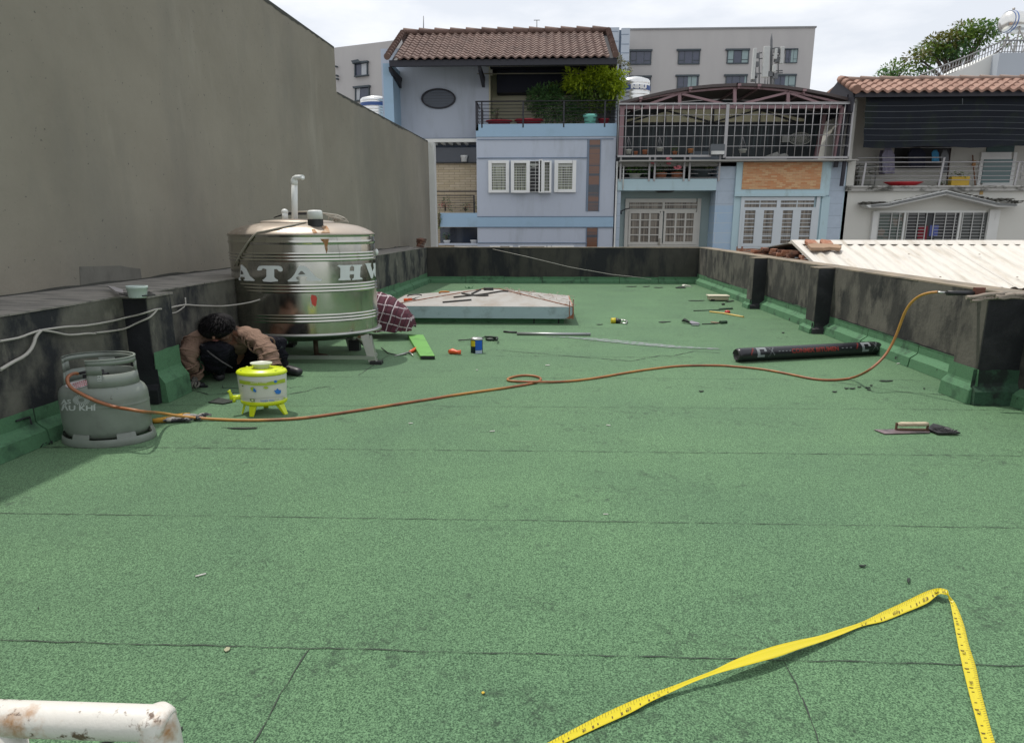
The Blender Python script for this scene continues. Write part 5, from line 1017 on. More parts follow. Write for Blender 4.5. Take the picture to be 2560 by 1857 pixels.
scrap(D, ((1066, 1534), (1070, 1531), (1074, 1534), (1069, 1537)), .004, mat('yellow_speck', (.5, .35, .03, 1), .6), 'yellow_chip', 'tiny yellow chip in the middle foreground', 'chip', .003)
# dark square plate and the pair of gloves
scrap(d2, ((550, 1350), (700, 1290), (940, 1330), (760, 1370)), .006, m_scrap, 'membrane_offcut', 'diamond shaped black membrane offcut left of the drinks dispenser', 'membrane offcut', .006)
m_g2 = mat('grey_knit', (.30, .29, .27, 1), .95, 0, .3, 40, (.04, .04, .045, 1), 16, (.48, .56), bs=90, bstr=.6); m_g3 = mat('orange_glove_cuff', (.52, .27, .03, 1), .8, 0, .2, 10, (.05, .04, .03, 1), 14, (.52, .58))
c0 = G(D(395, 932)); 
for gi, (dx, dy, rz, lb) in enumerate(((-.02, -.02, .25, 'grey knitted work glove with orange cuff on the roof, the nearer of two'), (.06, .06, -.1, 'grey knitted work glove lying under the hose, the farther of two'))):
    g_ = thing('work_glove', (c0.x + dx, c0.y + dy, 0), lb, 'glove', 'work gloves dropped beside the gas cylinder'); o_ = Vector((c0.x + dx, c0.y + dy, .02)); Rz = Matrix.Rotation(rz, 3, 'Z')
    m = MB(); m.ell(o_, .085, .05, .018, 16, 8, .05, R=Rz)
    for k in range(5):
        a_ = Rz @ Vector((.06, (k - 2) * .022, 0)); b2 = Rz @ Vector((.13 + .02 * math.sin(k * 2), (k - 2) * .028, .0)); m.tube([o_ + a_, o_ + a_.lerp(b2, .6) + Vector((0, 0, .008)), o_ + b2], [.014, .013, .010], 8)
    build(m, 'glove_body', m_g2, g_)
    m = MB(); m.tube([o_ + Rz @ Vector((-.055, 0, 0)), o_ + Rz @ Vector((-.12, -.01, -.002)), o_ + Rz @ Vector((-.15, -.02, 0))], [.022, .020, .018], 10); m.tube([o_ + Rz @ Vector((-.13, .03, 0)), o_ + Rz @ Vector((-.03, .05, .004))], .010, 8); build(m, 'cuff', m_g3, g_)
# ================================================================ things on the left ledge, wires
def ledge(p, z=PT + .03): return G(p, z)
q = ledge(e3(915, 620)); bw_ = thing('plastic_tub', (q.x, q.y, PT + .02), 'translucent white plastic tub standing on the left parapet ledge', 'tub')
rr_ = (P(e3(1060, 470), q.y).x - P(e3(745, 470), q.y).x) / 2; zt_ = P(e3(900, 455), q.y).z; zb3 = PT + .022; hh = zt_ - zb3
m = MB(); m.lathe([(0, .003), (.78, 0), (.84, hh * .1), (.95, hh * .78), (1.0, hh * .80), (1.0, hh), (.93, hh), (.90, hh * .8), (.75, .01)], (q.x, q.y + .06, zb3), rr_, rr_ / 1.4, 40); build(m, 'tub', mat('translucent_tub', (.46, .54, .50, 1), .35, bstr=0), bw_)
m_pap = mat('folded_sheet', (.33, .31, .31, 1), .7)
m = MB(); q_ = [ledge(e3(*p), PT + .05) for p in ((530, 460), (640, 480), (760, 520), (770, 570), (660, 550))]; m.prism(q_, (0, 0, .012)); tag(build(m, 'folded_paper', m_pap), 'folded grey paper under the left side of the white tub', 'paper')
m = MB(); q_ = [ledge(e3(*p), PT + .035) for p in ((700, 570), (780, 560), (1050, 560), (1150, 545), (1245, 590), (1060, 606), (800, 600))]; m.prism(q_, (0, 0, .01)); tag(build(m, 'black_bag', m_black), 'flat black plastic sheet under the white tub', 'plastic sheet')
m_wire = mat('grey_white_cable', (.42, .40, .36, 1), .6, bstr=0)
LW = lambda p, off=.03: S(p, -3.70 + off, .043)
def wire(pts_, r_, lb): m = MB(); m.tube(smooth(pts_, 1), r_, 7); return tag(build(m, 'cable', m_wire), lb, 'cable', 'white cables slung along the left parapet')
pf = lambda p: P(p, 5.27); ps = lambda p: S(p, -3.262, 0)
wire([LW(e7(0, 625)), LW(e7(80, 612)), LW(e7(150, 598)), LW(e7(240, 562)), LW(e7(300, 545)), LW(e7(400, 530)), LW(e7(500, 518)), LW(e7(600, 515)), LW(e7(705, 500)), LW(e3(450, 1000)), LW(e3(650, 960)), pf(e3(800, 918)), pf(e3(950, 888)), ps(e3(1120, 840)), ps(e3(1250, 795)), ps(e3(1330, 790)), LW(e3(1450, 775)), LW(e3(1580, 745)), LW(e3(1700, 725)), LW(e3(1850, 740)), LW(e3(2100, 748)), LW(e3(2268, 748)), P(cD(470, 848), 6.9), P(cD(560, 830), 6.95), P(cD(640, 800), 7.0), P(cD(680, 790), 7.02)], .008, 'upper white cable stretched along the left parapet to the water tank')
wire([LW(e7(0, 835)), LW(e7(100, 775)), LW(e7(180, 735)), LW(e7(225, 690)), LW(e7(250, 640)), LW(e7(262, 590)), LW(e7(300, 545))], .012, 'thick white cable hanging down from the nail at the left edge of the photo')
wire([LW(e7(310, 545)), LW(e7(400, 558)), LW(e7(490, 580)), LW(e7(560, 578)), LW(e7(640, 568)), LW(e7(705, 570)), LW(e3(330, 1150)), LW(e3(600, 1120)), pf(e3(800, 1085)), pf(e3(1000, 985)), ps(e3(1150, 925)), ps(e3(1220, 860)), ps(e3(1270, 800))], .008, 'lower white cable sagging between two nails on the left parapet')
wire([LW(e3(1450, 840)), LW(e3(1520, 855)), LW(e3(1600, 815)), LW(e3(1700, 735)), LW(e3(1690, 620))], .006, 'short loose cable loop left of the squatting man')
m = MB(); m.tube([P(cE(655, 178), YF - .01), P(cE(900, 232), YF - .4), P(cE(1200, 305), YF - .45), P(cE(1500, 358), YF - .3), P(cE(1690, 378), YF - .18), P(cE(1780, 392), YF - .16)], .006, 6); tag(build(m, 'cable', m_wire), 'thin pale wire slanting down the dark far parapet', 'cable')
m = MB(); m.tube([S(cA(*p), XB(0) + .35, .065) for p in ((440, 1625), (520, 1612), (600, 1590))] , .008, 5); tag(build(m, 'cable', m_wire), 'pale cable on the ledge at the far left corner', 'cable')
# tile scraps in the far left corner
m_brick = mat('old_clay_brick', (.30, .13, .075, 1), .9, 0, .3, 6, (.42, .27, .19, 1), 9, (.5, .65), bs=30, bstr=.5)
m_brickd = mat('dark_clay_brick', (.16, .075, .05, 1), .9, 0, .35, 6, (.06, .04, .035, 1), 7, (.5, .65), bs=30, bstr=.5)
for k in range(4):
    m = MB(); a_ = P(cE(118 + k * 3, 178 - 15 * k), 16.9); m.box(a_.x, a_.x + .17, 16.85, 17.05, PT + .03 + .055 * k, PT + .075 + .055 * k); o = build(m, 'clay_tile', m_brickd); o.rotation_euler = (rad(4 * (k - 1)), rad(8 - 5 * k), rad(20 * k)); tag(o, ['lowest', 'second lowest', 'second from top', 'topmost'][k] + ' brown tile stacked at the far left corner', 'tile', 'tiles stacked in the far left corner')
# ================================================================ corrugated roof next door, bricks
YRg, ZRg, YEv, ZEv = 12.0, 1.185, 10.0, .585
XL0 = P(c7(965, 1305), YRg).x; ZRg = P(c7(1500, 1305), YRg).z - .0
m_corr = mat('white_corrugated_sheet', (.58, .55, .495, 1), .6, 0, .06, 3, (.36, .31, .24, 1), 2.0, (.50, .76), (3.5, .5, .5), bs=20, bstr=.05, col3=(.28, .24, .2, 1), s3=26, thr3=(.74, .76))
cr = thing('corrugated_roof', (8, 11, 0), 'sunlit white corrugated sheet roof just beyond the right parapet', 'roof')
def corr(x0, x1, y0, z0_, y1, z1_, pitch=.19, amp=.014, n=10):
    mb = MB(); k = int((x1 - x0) / pitch * n); vs_ = []
    for i in range(k + 1):
        x = x0 + (x1 - x0) * i / k; ph = (x / pitch) % 1; h_ = amp if ph < .30 else (-amp if .5 < ph < .8 else (amp - 2 * amp * (ph - .3) / .2 if ph <= .5 else -amp + 2 * amp * (ph - .8) / .2))
        vs_ += [(x, y0, z0_ + h_), (x, y1, z1_ + h_)]
    mb.add(vs_, [(2 * i, 2 * i + 2, 2 * i + 3, 2 * i + 1) for i in range(k)]); return mb
for k, (xa, xb) in enumerate(((XL0, 7.1), (7.06, 9.6), (9.56, 12.1), (12.06, 15.0))):
    o = build(corr(xa, xb, YEv, ZEv + .006 * (k % 2), YRg, ZRg - .02 + .006 * (k % 2)), 'roof_sheet', m_corr, cr); s2_ = o.modifiers.new('th', 'SOLIDIFY'); s2_.thickness = .004
m_corrd = mat('underside_dark_sheet', (.055, .055, .045, 1), .7, 0, .3, 4)
o = build(corr(XL0 - .0, 15, YRg, ZRg - .02, 15.2, P(cF(255, 205), 15.2).z), 'back_sheet', m_corrd, cr); s2_ = o.modifiers.new('th', 'SOLIDIFY'); s2_.thickness = .03
m = MB(); m.prism([(XL0 - .04, YRg - .16, ZRg - .055), (XL0 - .04, YRg, ZRg + .015), (XL0 - .04, YRg + .16, ZRg - .05)], (10.5, 0, 0)); build(m, 'ridge_cap', m_corr, cr)
m = MB(); m.bar((XL0 - .02, YRg, ZRg - .01), (XL0 - .02, YEv, ZEv + .01), .05, .05); build(m, 'edge_flashing', m_corr, cr)
m = MB()
for (x_, yy) in [(XL0 + .5 + 1.15 * k, yv) for k in range(8) for yv in (10.35, 11.3)]:
    t_ = (yy - YEv) / (YRg - YEv); z = ZEv + (ZRg - ZEv) * t_ + .02; m.lathe([(.016, -.004), (.016, .004), (.0, .012)], (x_, yy, z), 1, 1, 8)
build(m, 'roofing_screws', mat('screw', (.25, .2, .16, 1), .6), cr)
m = MB(); m.box(4.5, 15, YEv + .3, YEv + .36, -9, .50); m.box(4.5, 15, 14.8, 15.0, -9, .5); m.box(XL0 + .35, XL0 + .41, YEv + .36, 14.8, -9, .55); build(m, 'wall', m_base, cr)
m = MB(); 
for yy in (YEv + .12, 11, 11.85): t_ = (yy - YEv) / 2; m.box(XL0 + .05, 15, yy, yy + .06, ZEv + (ZRg - ZEv) * t_ - .10, ZEv + (ZRg - ZEv) * t_ - .03)
build(m, 'purlin', mat('brown_timber', (.12, .08, .05, 1), .8), cr)
def ronroof(p, off): # point on the white slope
    d = ray(p); s_ = (ZRg - ZEv) / (YRg - YEv); k = (ZEv + off - CAM_H + s_ * (0 - YEv)) / (d.z - s_ * d.y); return EYE + d * k
brs = thing
for k, (poly, lb) in enumerate(((((1120, 1345), (1180, 1385), (1320, 1383), (1270, 1335), (1140, 1325)), 'left of two small flat bricks at the top of the white corrugated roof'), (((1345, 1340), (1385, 1392), (1545, 1388), (1500, 1340), (1370, 1322)), 'right of two small flat bricks at the top of the white corrugated roof'), (((1165, 1395), (1215, 1450), (1400, 1452), (1480, 1440), (1640, 1455), (1665, 1420), (1600, 1398), (1300, 1385)), 'long flat brown stone below the two bricks on the white corrugated roof'))):
    q_ = [ronroof(c7(*p), .03) for p in poly]; m = MB(); m.prism([p - Vector((0, 0, .0)) for p in q_], (0, 0, .05)); tag(build(m, 'brick', m_brick if k < 2 else mat('brown_stone', (.30, .20, .13, 1), .9, 0, .2, 5), bevel=.008), lb, 'brick' if k < 2 else 'stone')
# bricks heaped under the open gable, each its own thing
random.seed(21); src = []
for k, mt in enumerate((m_brick, m_brickd)):
    m = MB(); m.box(0, .24, 0, .11, 0, .055); src.append(build(m, 'brick', mt, bevel=.006))
cnt = 0
for row in range(5):
    for j in range(12 - row):
        y_ = 10.7 + .36 * j + .16 * row + random.uniform(-.05, .05); x_ = 4.46 + random.uniform(-.02, .10); z_ = .76 + .060 * row
        lim = ZRg - abs(y_ - 12.0) * (.30 if y_ < 12 else .10) - .06
        if z_ > lim: continue
        s_ = src[(cnt * 7 + row) % 2]
        o = s_ if cnt < 2 and s_.get('label') is None else dup(s_)
        o.location = (x_, y_, z_); o.rotation_euler = (random.uniform(-.06, .06), random.uniform(-.05, .05), random.uniform(-.35, 1.9)); cnt += 1
        tag(o, 'loose clay brick in the heap under the open gable of the corrugated roof', 'brick', 'loose bricks heaped beside the right parapet')
for i in range(8):
    pass
m = MB(); m.box(4.42, 4.72, 10.6, 15.2, -9, .75); tag(build(m, 'neighbour_wall', m_brickd), 'brick wall top under the heap of loose bricks beyond the right parapet', 'wall')
# ================================================================ houses across the alley
random.seed(5)
BF = 23.0; DPT = 9.0
m_lav = mat('lavender_house_paint', (.46, .50, .575, 1), .75, 0, .05, 1.2, (.35, .38, .42, 1), 1.9, (.50, .80), (1, 1, .22), bs=30, bstr=.05)
m_sky = mat('sky_blue_house_paint', (.32, .46, .59, 1), .75, 0, .06, 1.2, (.27, .39, .48, 1), 1.5, (.55, .8), bs=30, bstr=.05)
m_line = mat('groove_line', (.16, .21, .28, 1), .8, bstr=0)
m_aqua = mat('pale_aqua_paint', (.44, .58, .62, 1), .75, 0, .06, 1.5, (.33, .42, .42, 1), 2.5, (.58, .75), (1, 1, .3), bstr=.05)
m_cream_w = mat('pale_cream_plaster', (.56, .55, .50, 1), .8, 0, .05, 1.5, (.38, .37, .33, 1), 2, (.62, .8), (1, 1, .3), bs=30, bstr=.08)
m_khaki = mat('khaki_interior', (.52, .50, .37, 1), .85, 0, .1, 1.5)
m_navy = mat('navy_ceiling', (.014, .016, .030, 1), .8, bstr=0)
m_dglass = glassy('dark_blue_glass', (.035, .045, .065, 1)); m_gglass = glassy('grey_green_glass', (.10, .15, .15, 1), .2)
m_curt, t, b, nn, ll = nodes('pleated_curtain'); v = objc(t)
c = mixc(t, ramp(t, noise(t, mapping(t, v, (22, 1, .6)), 1.0, 3), .40, .60), (.10, .105, .085, 1), (.38, .40, .30, 1)); ll(c, b.inputs['Base Color']); b.inputs['Roughness'].default_value = .25
m_curt2, t, b, nn, ll = nodes('beige_curtain'); v = objc(t)
c = mixc(t, ramp(t, noise(t, mapping(t, v, (20, 1, .6)), 1.0, 3), .40, .60), (.085, .07, .055, 1), (.26, .225, .18, 1)); ll(c, b.inputs['Base Color']); b.inputs['Roughness'].default_value = .3
def tiledmat(name, c1_, c2_, cm, w_, h_, mort=.012, var=.5):
    m, t, b, nn, ll = nodes(name); v = objc(t); mp_ = mapping(t, v, (1, 1, 1), (rad(90), 0, 0)); br = t.nodes.new('ShaderNodeTexBrick'); ll(mp_, br.inputs['Vector'])
    br.inputs['Color1'].default_value = c1_; br.inputs['Color2'].default_value = c2_; br.inputs['Mortar'].default_value = cm; br.inputs['Scale'].default_value = 1; br.inputs['Mortar Size'].default_value = mort; br.inputs['Brick Width'].default_value = w_; br.inputs['Row Height'].default_value = h_; br.inputs['Bias'].default_value = 0
    c = mixc(t, ramp(t, noise(t, v, 6, 3), .35, .7), br.outputs['Color'], cm); c = mixc(t, .25, br.outputs['Color'], c); ll(c, b.inputs['Base Color']); b.inputs['Roughness'].default_value = .6; return m
m_stone = tiledmat('beige_stone_cladding', (.52, .42, .27, 1), (.60, .50, .36, 1), (.30, .23, .15, 1), .38, .085, .008)
m_brickpanel = tiledmat('orange_brick_panel', (.52, .20, .07, 1), (.62, .40, .21, 1), (.42, .24, .12, 1), .20, .055, .005)
m_tileb = tiledmat('blue_grey_wall_tiles', (.40, .47, .55, 1), (.43, .50, .58, 1), (.28, .34, .40, 1), 3.0, .40, .008)
m_tileb2 = tiledmat('glossy_blue_wall_tiles', (.33, .46, .60, 1), (.38, .50, .62, 1), (.48, .54, .58, 1), 3.0, .33, .010)
def fbx(par, name, mt, cv, boxes, Yf, Yb, bev=0):
    for (x0, y0, x1, y1) in boxes:
        m = MB(); m.fb(cv, x0, y0, x1, y1, Yf, Yb); o = build(m, name, mt, par, bevel=bev)
    return o
def roof_tiles(par, x0, x1, yE, zE, yR, zR, mt, cols, rows, amp=.035, step=.035):
    mb = MB(); nx = cols * 6
    for r_ in range(rows):
        a_ = r_ / rows; b2 = (r_ + 1.06) / rows; ya, yb = yE + (yR - yE) * a_, yE + (yR - yE) * b2; za, zb4 = zE + (zR - zE) * a_ + step, zE + (zR - zE) * b2
        vs_ = []
        for i in range(nx + 1):
            x = x0 + (x1 - x0) * i / nx; ph = 2 * math.pi * i / 6; h_ = amp * math.sin(ph); j = random.uniform(-.004, .004)
            vs_ += [(x, ya + .0, za + h_ + j - step * 1.5), (x, ya, za + h_ + j), (x, yb, zb4 + h_)]
        mb.add(vs_, [(3 * i, 3 * i + 3, 3 * i + 4, 3 * i + 1) for i in range(nx)], False); mb.add(vs_, [(3 * i + 1, 3 * i + 4, 3 * i + 5, 3 * i + 2) for i in range(nx)], True)
    return build(mb, 'roof', mt, par)
def clay(name, base, base2):
    m, t, b, nn, ll = nodes(name); v = objc(t); vo = t.nodes.new('ShaderNodeTexVoronoi'); vo.inputs['Scale'].default_value = 3.6; ll(v, vo.inputs['Vector']); c = mixc(t, vo.outputs['Color'], base, base2)
    c = mixc(t, ramp(t, noise(t, v, 2.2, 5), .45, .7), c, tuple(x * .72 for x in base[:3]) + (1,)); ll(c, b.inputs['Base Color']); b.inputs['Roughness'].default_value = .75; return m
m_clayb = clay('brown_clay_tiles', (.115, .066, .052, 1), (.165, .105, .085, 1)); m_clayo = clay('orange_clay_tiles', (.26, .14, .10, 1), (.33, .20, .15, 1))
# ---------------- blue house
bh = thing('town_house', (0, BF, -9), 'lavender and sky blue house with an oval window, brown tiled roof and planted balcony', 'house')
X = lambda cv, x, y, Y=BF: P(cv(x, y), Y).x
Z = lambda cv, y, Y=BF, x=1000: P(cv(x, y), Y).z
xL = X(D, 1056, 400); xR_ = X(D, 1361, 400); zTop = Z(D, 275, BF, 1200); zB1 = Z(D, 303, BF, 1200)
YU = 24.15    # upper left wall set back
xPW0 = X(D, 850, 200, BF); xPW1 = X(c1, 235, 900, BF); zEave = Z(D, 128, BF - .7, 1100)
m = MB(); m.box(xL, xR_, BF, BF + .35, -9, zTop); m.box(xL, xL + .25, BF + .35, BF + 5, -9, zTop); m.box(xR_ - .25, xR_, BF + .35, BF + 5, -9, zTop + .0); build(m, 'front_wall', m_lav, bh)
m = MB(); m.box(xL - .012, xR_ + .012, BF - .03, BF - .003, zB1, zTop + .003); m.box(X(c3, 180, 1000), xR_ + .005, BF - .03, BF - .003, Z(c3, 1078), Z(c3, 962)); m.box(X(c3, 180, 1000), xL - .001, BF - .0, BF + .4, Z(c3, 1078), Z(c3, 918)); build(m, 'sky_blue_band', m_sky, bh)
m = MB()
for y in (88, 298, 962, 1080, 1258): x1 = 1850 if y in (298, 1258) else 2150; a_ = P(c3(604, y), BF - .033); b2 = P(c3(x1, y), BF - .033); m.box(a_.x, b2.x, BF - .036, BF - .031 if y not in (298, 1258) else BF - .002, a_.z - .014, a_.z + .014)
m.box(X(c3, 1852, 100), X(c3, 1862, 100), BF - .012, BF - .002, Z(c3, 900), Z(c3, 88)); build(m, 'groove', m_line, bh)
fbx(bh, 'slot_window', mat('painted_reflection_glass', (.055, .065, .08, 1), .15, 0, .2, 2, (.17, .085, .055, 1), 1.6, (.46, .50), (.02, .02, 1), bstr=0), c3, [(1868, 90, 1988, 900), (1846, 1076, 1964, 1320)], BF - .010, BF - .004)  # brown bands are reflections painted into the glass colour
fbx(bh, 'slot_frame', m_line, c3, [(1858, 90, 1867, 905), (1989, 90, 1998, 905), (1836, 1076, 1845, 1320), (1965, 1076, 1973, 1320)], BF - .02, BF - .002)
# white casement windows
def window(par, cv, x0, y0, x1, y1, t_, Yf, pane=m_curt, bars=(0, 9), lbl=None, fm=m_white, dep=.10, nm='window'):
    m = MB(); m.fb(cv, x0, y0, x0 + t_, y1, Yf - dep, Yf); m.fb(cv, x1 - t_, y0, x1, y1, Yf - dep, Yf); m.fb(cv, x0 + t_, y0, x1 - t_, y0 + t_ * .8, Yf - dep, Yf); m.fb(cv, x0 + t_, y1 - t_ * .8, x1 - t_, y1, Yf - dep, Yf)
    f_ = build(m, nm, fm, par)
    m = MB(); m.fb(cv, x0 + t_, y0 + t_ * .8, x1 - t_, y1 - t_ * .8, Yf - .03, Yf - .015); build(m, 'pane', pane, f_)
    if bars[0] or bars[1]:
        m = MB()
        for i in range(bars[0]): x = x0 + t_ + (x1 - x0 - 2 * t_) * (i + 1) / (bars[0] + 1); m.fb(cv, x - 2, y0 + t_ * .8, x + 2, y1 - t_ * .8, Yf - .06, Yf - .04)
        for i in range(bars[1]): y = y0 + t_ + (y1 - y0 - 2 * t_) * (i + 1) / (bars[1] + 1); m.fb(cv, x0 + t_, y - 1.8, x1 - t_, y + 1.8, Yf - .06, Yf - .04)
        build(m, 'bars', fm, f_)
    return f_
window(bh, c3, 730, 325, 965, 690, 38, BF); window(bh, c3, 985, 325, 1196, 690, 36, BF, dep=.22); window(bh, c3, 1478, 322, 1725, 685, 42, BF)
w_ = window(bh, c3, 1196, 330, 1330, 685, 6, BF, pane=m_black, bars=(1, 8)); window(bh, c3, 1300, 315, 1345, 690, 14, BF, dep=.3, bars=(0, 0)); window(bh, c3, 1345, 328, 1445, 690, 22, BF, bars=(1, 8), dep=.26)
m = MB(); 
for (xa, xb) in ((770, 925), (1025, 1155), (1520, 1685), (1205, 1290)):
    n_ = 8
    for i in range(n_): xx = xa + (xb - xa) * i / n_; m.fb(c3, xx, 356, xx + (xb - xa) / n_ - 1, 385 + 14 * math.sin(math.pi * (i + .5) / n_), BF - .038, BF - .032)
build(m, 'valance', mat('pale_valance', (.45, .46, .42, 1), .8), bh)
m = MB()
for k, (x0, x1) in enumerate(((745, 975), (860, 1010), (1070, 1385), (1400, 1440), (1450, 1700))): m.fb(c3, x0, 1290, x1, 1360, BF - .05, BF - .004)
build(m, 'lower_window_frame', m_white, bh)
fbx(bh, 'lower_pane', m_dglass, c3, [(865, 1298, 970, 1350), (1090, 1298, 1365, 1350)], BF - .06, BF - .051)
# left recess: slab, stone cladding, ledges
xl0 = X(c3, 100, 400, BF); 
m = MB(); m.box(xl0 - .6, xL, YU - .1, YU + .3, -9, Z(c3, 345, YU, 300)); build(m, 'stone_cladding', m_stone, bh)
m = MB(); a_ = P(c3(105, 150), YU - .2); b2 = P(c3(602, 342), YU - .2); m.box(a_.x - .5, xL, YU - .2, YU - .101, b2.z, a_.z); m.box(X(c3, 160, 1100, BF + .05), xL, BF + .5, BF + .6, Z(c3, 1262), Z(c3, 1084)); build(m, 'dark_recess', m_dglass, bh)
m = MB(); m.box(a_.x - .5, xL, YU - .25, YU - .02, b2.z - .04, b2.z - .001); m.box(a_.x - .5, xL, YU - .18, YU - .101, a_.z, a_.z + .05); build(m, 'dark_sill', m_black, bh)
m = MB(); m.fb(c3, 140, 668, 606, 680, BF + .45, BF + .5); build(m, 'dark_rail', m_black_metal, bh)
zc0 = Z(c3, 1262, BF + .3); m = MB(); m.box(X(c3, 165, 1260), xL, BF + .02, BF + .5, zc0 - .06, zc0); build(m, 'lower_sill', m_lav, bh)
m = MB(); m.fb(c3, 345, 1275, 606, 1340, BF + .1, BF + .2); build(m, 'lower_window_frame', m_white, bh)
# pergola under the overhang
m = MB(); zp = Z(c3, 90, BF + .2); m.box(xl0 - .9, xL, BF + .15, BF + .28, zp - .07, zp + .04)
for k in range(6): x_ = xl0 - .3 + .27 * k; m.hexa([(x_, BF + .28, zp - .09), (x_ + .08, BF + .28, zp - .09), (x_ + .08, YU - .2, zp - .09), (x_, YU - .2, zp - .09), (x_, BF + .28, zp - .0), (x_ + .08, BF + .28, zp), (x_ + .08, YU - .2, zp), (x_, YU - .2, zp)])
build(m, 'pergola', m_white_dirty, bh)
# upper left wall with oval window
zU0 = Z(c1, 1565, YU, 900); xUl = X(c1, 240, 900, YU) - .4; xUr = X(c1, 1545, 800, YU); zCe = Z(c1, 515, YU, 900)
m = MB(); m.box(xUl, xUr, YU, YU + .25, zU0, zEave + .75); m.box(xUl, xUr, YU + .25, BF + 5, zU0, zU0 + .2); m.box(xUr - .2, xUr, YU + .25, BF + 5, zU0 + .2, zEave + .7); build(m, 'upper_wall', m_lav, bh)
m = MB(); zz = zU0 - .02; m.box(xUl, xL, YU - .03, YU + .1, zz - .04, zz + .015); build(m, 'groove', m_line, bh)
m = MB(); m.box(xPW0, xPW1, BF, BF + 5, -9, zEave + .02); build(m, 'wing_wall', m_sky, bh)
ec = P(c1(855, 1025), YU - .05); ea = P(c1(1095, 1025), YU).x - ec.x; eb = ec.z - P(c1(855, 1168), YU).z
m = MB(); n_ = 56; rg = []
for (s_, yy) in ((1.0, YU), (1.0, YU - .07), (.90, YU - .07), (.90, YU)): rg += [(ec.x + ea * s_ * math.cos(2 * math.pi * k / n_), yy, ec.z + eb * (s_ if s_ == 1 else .86) * math.sin(2 * math.pi * k / n_)) for k in range(n_)]
m.add(rg, [(i * n_ + k, i * n_ + (k + 1) % n_, (i + 1) * n_ + (k + 1) % n_, (i + 1) * n_ + k) for i in range(3) for k in range(n_)]); ov = build(m, 'oval_window', m_darkwood, bh)
m = MB(); m.add([(ec.x + ea * .91 * math.cos(2 * math.pi * k / n_), YU - .02, ec.z + eb * .87 * math.sin(2 * math.pi * k / n_)) for k in range(n_)], [tuple(range(n_))]); build(m, 'pane', mat('dim_louvred_glass', (.062, .075, .10, 1), .35, 0, .1, 3), ov)
m = MB()
for k in range(5): zz = ec.z + eb * (.55 - .27 * k); xx = ea * .88 * math.sqrt(max(0, 1 - ((zz - ec.z) / eb) ** 2)); m.box(ec.x - xx, ec.x + xx, YU - .028, YU - .021, zz - .008, zz + .008)
build(m, 'louvre', mat('louvre_edge', (.04, .05, .065, 1), .4, bstr=0), ov)
# loggia
xE = xR_ - .02; m = MB(); m.box(xUr, xE + .3, BF + 2.2, BF + 2.4, zTop - .3, zEave + .8); m.box(xUr + .003, xUr + .05, YU - .0, BF + 2.2, zTop - .1, zEave + .3); build(m, 'loggia_wall', m_khaki, bh)
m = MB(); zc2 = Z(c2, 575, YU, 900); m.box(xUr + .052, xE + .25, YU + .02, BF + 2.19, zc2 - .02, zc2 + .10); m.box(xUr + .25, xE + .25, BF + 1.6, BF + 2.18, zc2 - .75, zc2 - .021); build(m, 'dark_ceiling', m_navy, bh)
m = MB(); m.box(xUr - .1, xE + .25, YU - .06, YU + .015, zc2 - .0, zc2 + .32); build(m, 'loggia_beam', mat('grey_beam', (.30, .30, .28, 1), .8), bh)
m = MB(); m.box(xL, xE, BF + .05, BF + 2.2, zTop - .25, zTop - .06); build(m, 'balcony_floor', m_base, bh)
m = MB(); a_ = P(c2(70, 675), YU - .2); b2 = P(c2(1600, 668), YU - .2); m.tube([a_, b2], .018, 8); build(m, 'clothes_pole', mat('bamboo_pole', (.25, .23, .17, 1), .6), bh)
m = MB(); m.fb(c2, 245, 620, 275, 690, YU - .02, YU + .1); build(m, 'lamp_box', m_cream_w, bh)
m = MB(); a_ = P(c2(1790, 1110), BF + 2.0); m.box(a_.x - .3, a_.x + .8, BF + 2.0, BF + 2.18, zTop, a_.z); build(m, 'loggia_window', m_rail_grey, bh)
# roof
xe0 = P(D(872, 130), BF - .7).x; xe1 = P(D(1350, 124), BF - .7).x; YRf = 25.2; zRf = Z(D, 70, YRf, 1150)
xv0 = P(D(850, 130), BF - .7).x; xv1 = P(D(1371, 128), BF - .7).x
roof_tiles(bh, xe0, xe1, BF - .7, zEave + .01, YRf, zRf - .05, m_clayb, 26, 11)
m = MB(); m.box(xv0 + .15, xv1 - .05, BF - .62, BF - .5, zEave - .21, zEave - .03); m.hexa([(xv0 + .2, BF - .5, zEave - .06), (xv1 - .05, BF - .5, zEave - .06), (xv1 - .05, YRf, zRf - .2), (xv0 + .2, YRf, zRf - .2), (xv0 + .2, BF - .5, zEave - .02), (xv1 - .05, BF - .5, zEave - .02), (xv1 - .05, YRf, zRf - .14), (xv0 + .2, YRf, zRf - .14)]); build(m, 'fascia', m_darkwood, bh)
m = MB()
for (cx_, cy_) in ((315, 490), (1460, 500)):
    a_ = P(c1(cx_ - 5, 530), YU); m.prism([(a_.x, YU, zEave - .2), (a_.x, BF - .5, zEave - .2), (a_.x, BF - .45, zEave - .32), (a_.x, YU - .12, zEave - .55), (a_.x, YU - .10, P(c1(cx_, 790), YU).z), (a_.x, YU, P(c1(cx_, 790), YU).z)], (.10, 0, 0))
build(m, 'bracket', m_darkwood, bh)
m = MB()
nT = 11
for k in range(nT):   # rake tiles
    for (xa, sg) in ((xv0, 1), (xv1 - .22, -1)):
        a_ = k / nT; b2 = (k + 1.1) / nT; q0_ = Vector((xa + .11, BF - .72 + (YRf - BF + .7) * a_, zEave + .03 + (zRf - zEave) * a_ + .03)); q1_ = Vector((xa + .11, BF - .72 + (YRf - BF + .7) * b2, zEave + .0 + (zRf - zEave) * b2)); m.tube([q0_, q1_], [.105, .075], 10)
build(m, 'rake_tiles', m_clayb, bh)
m = MB()
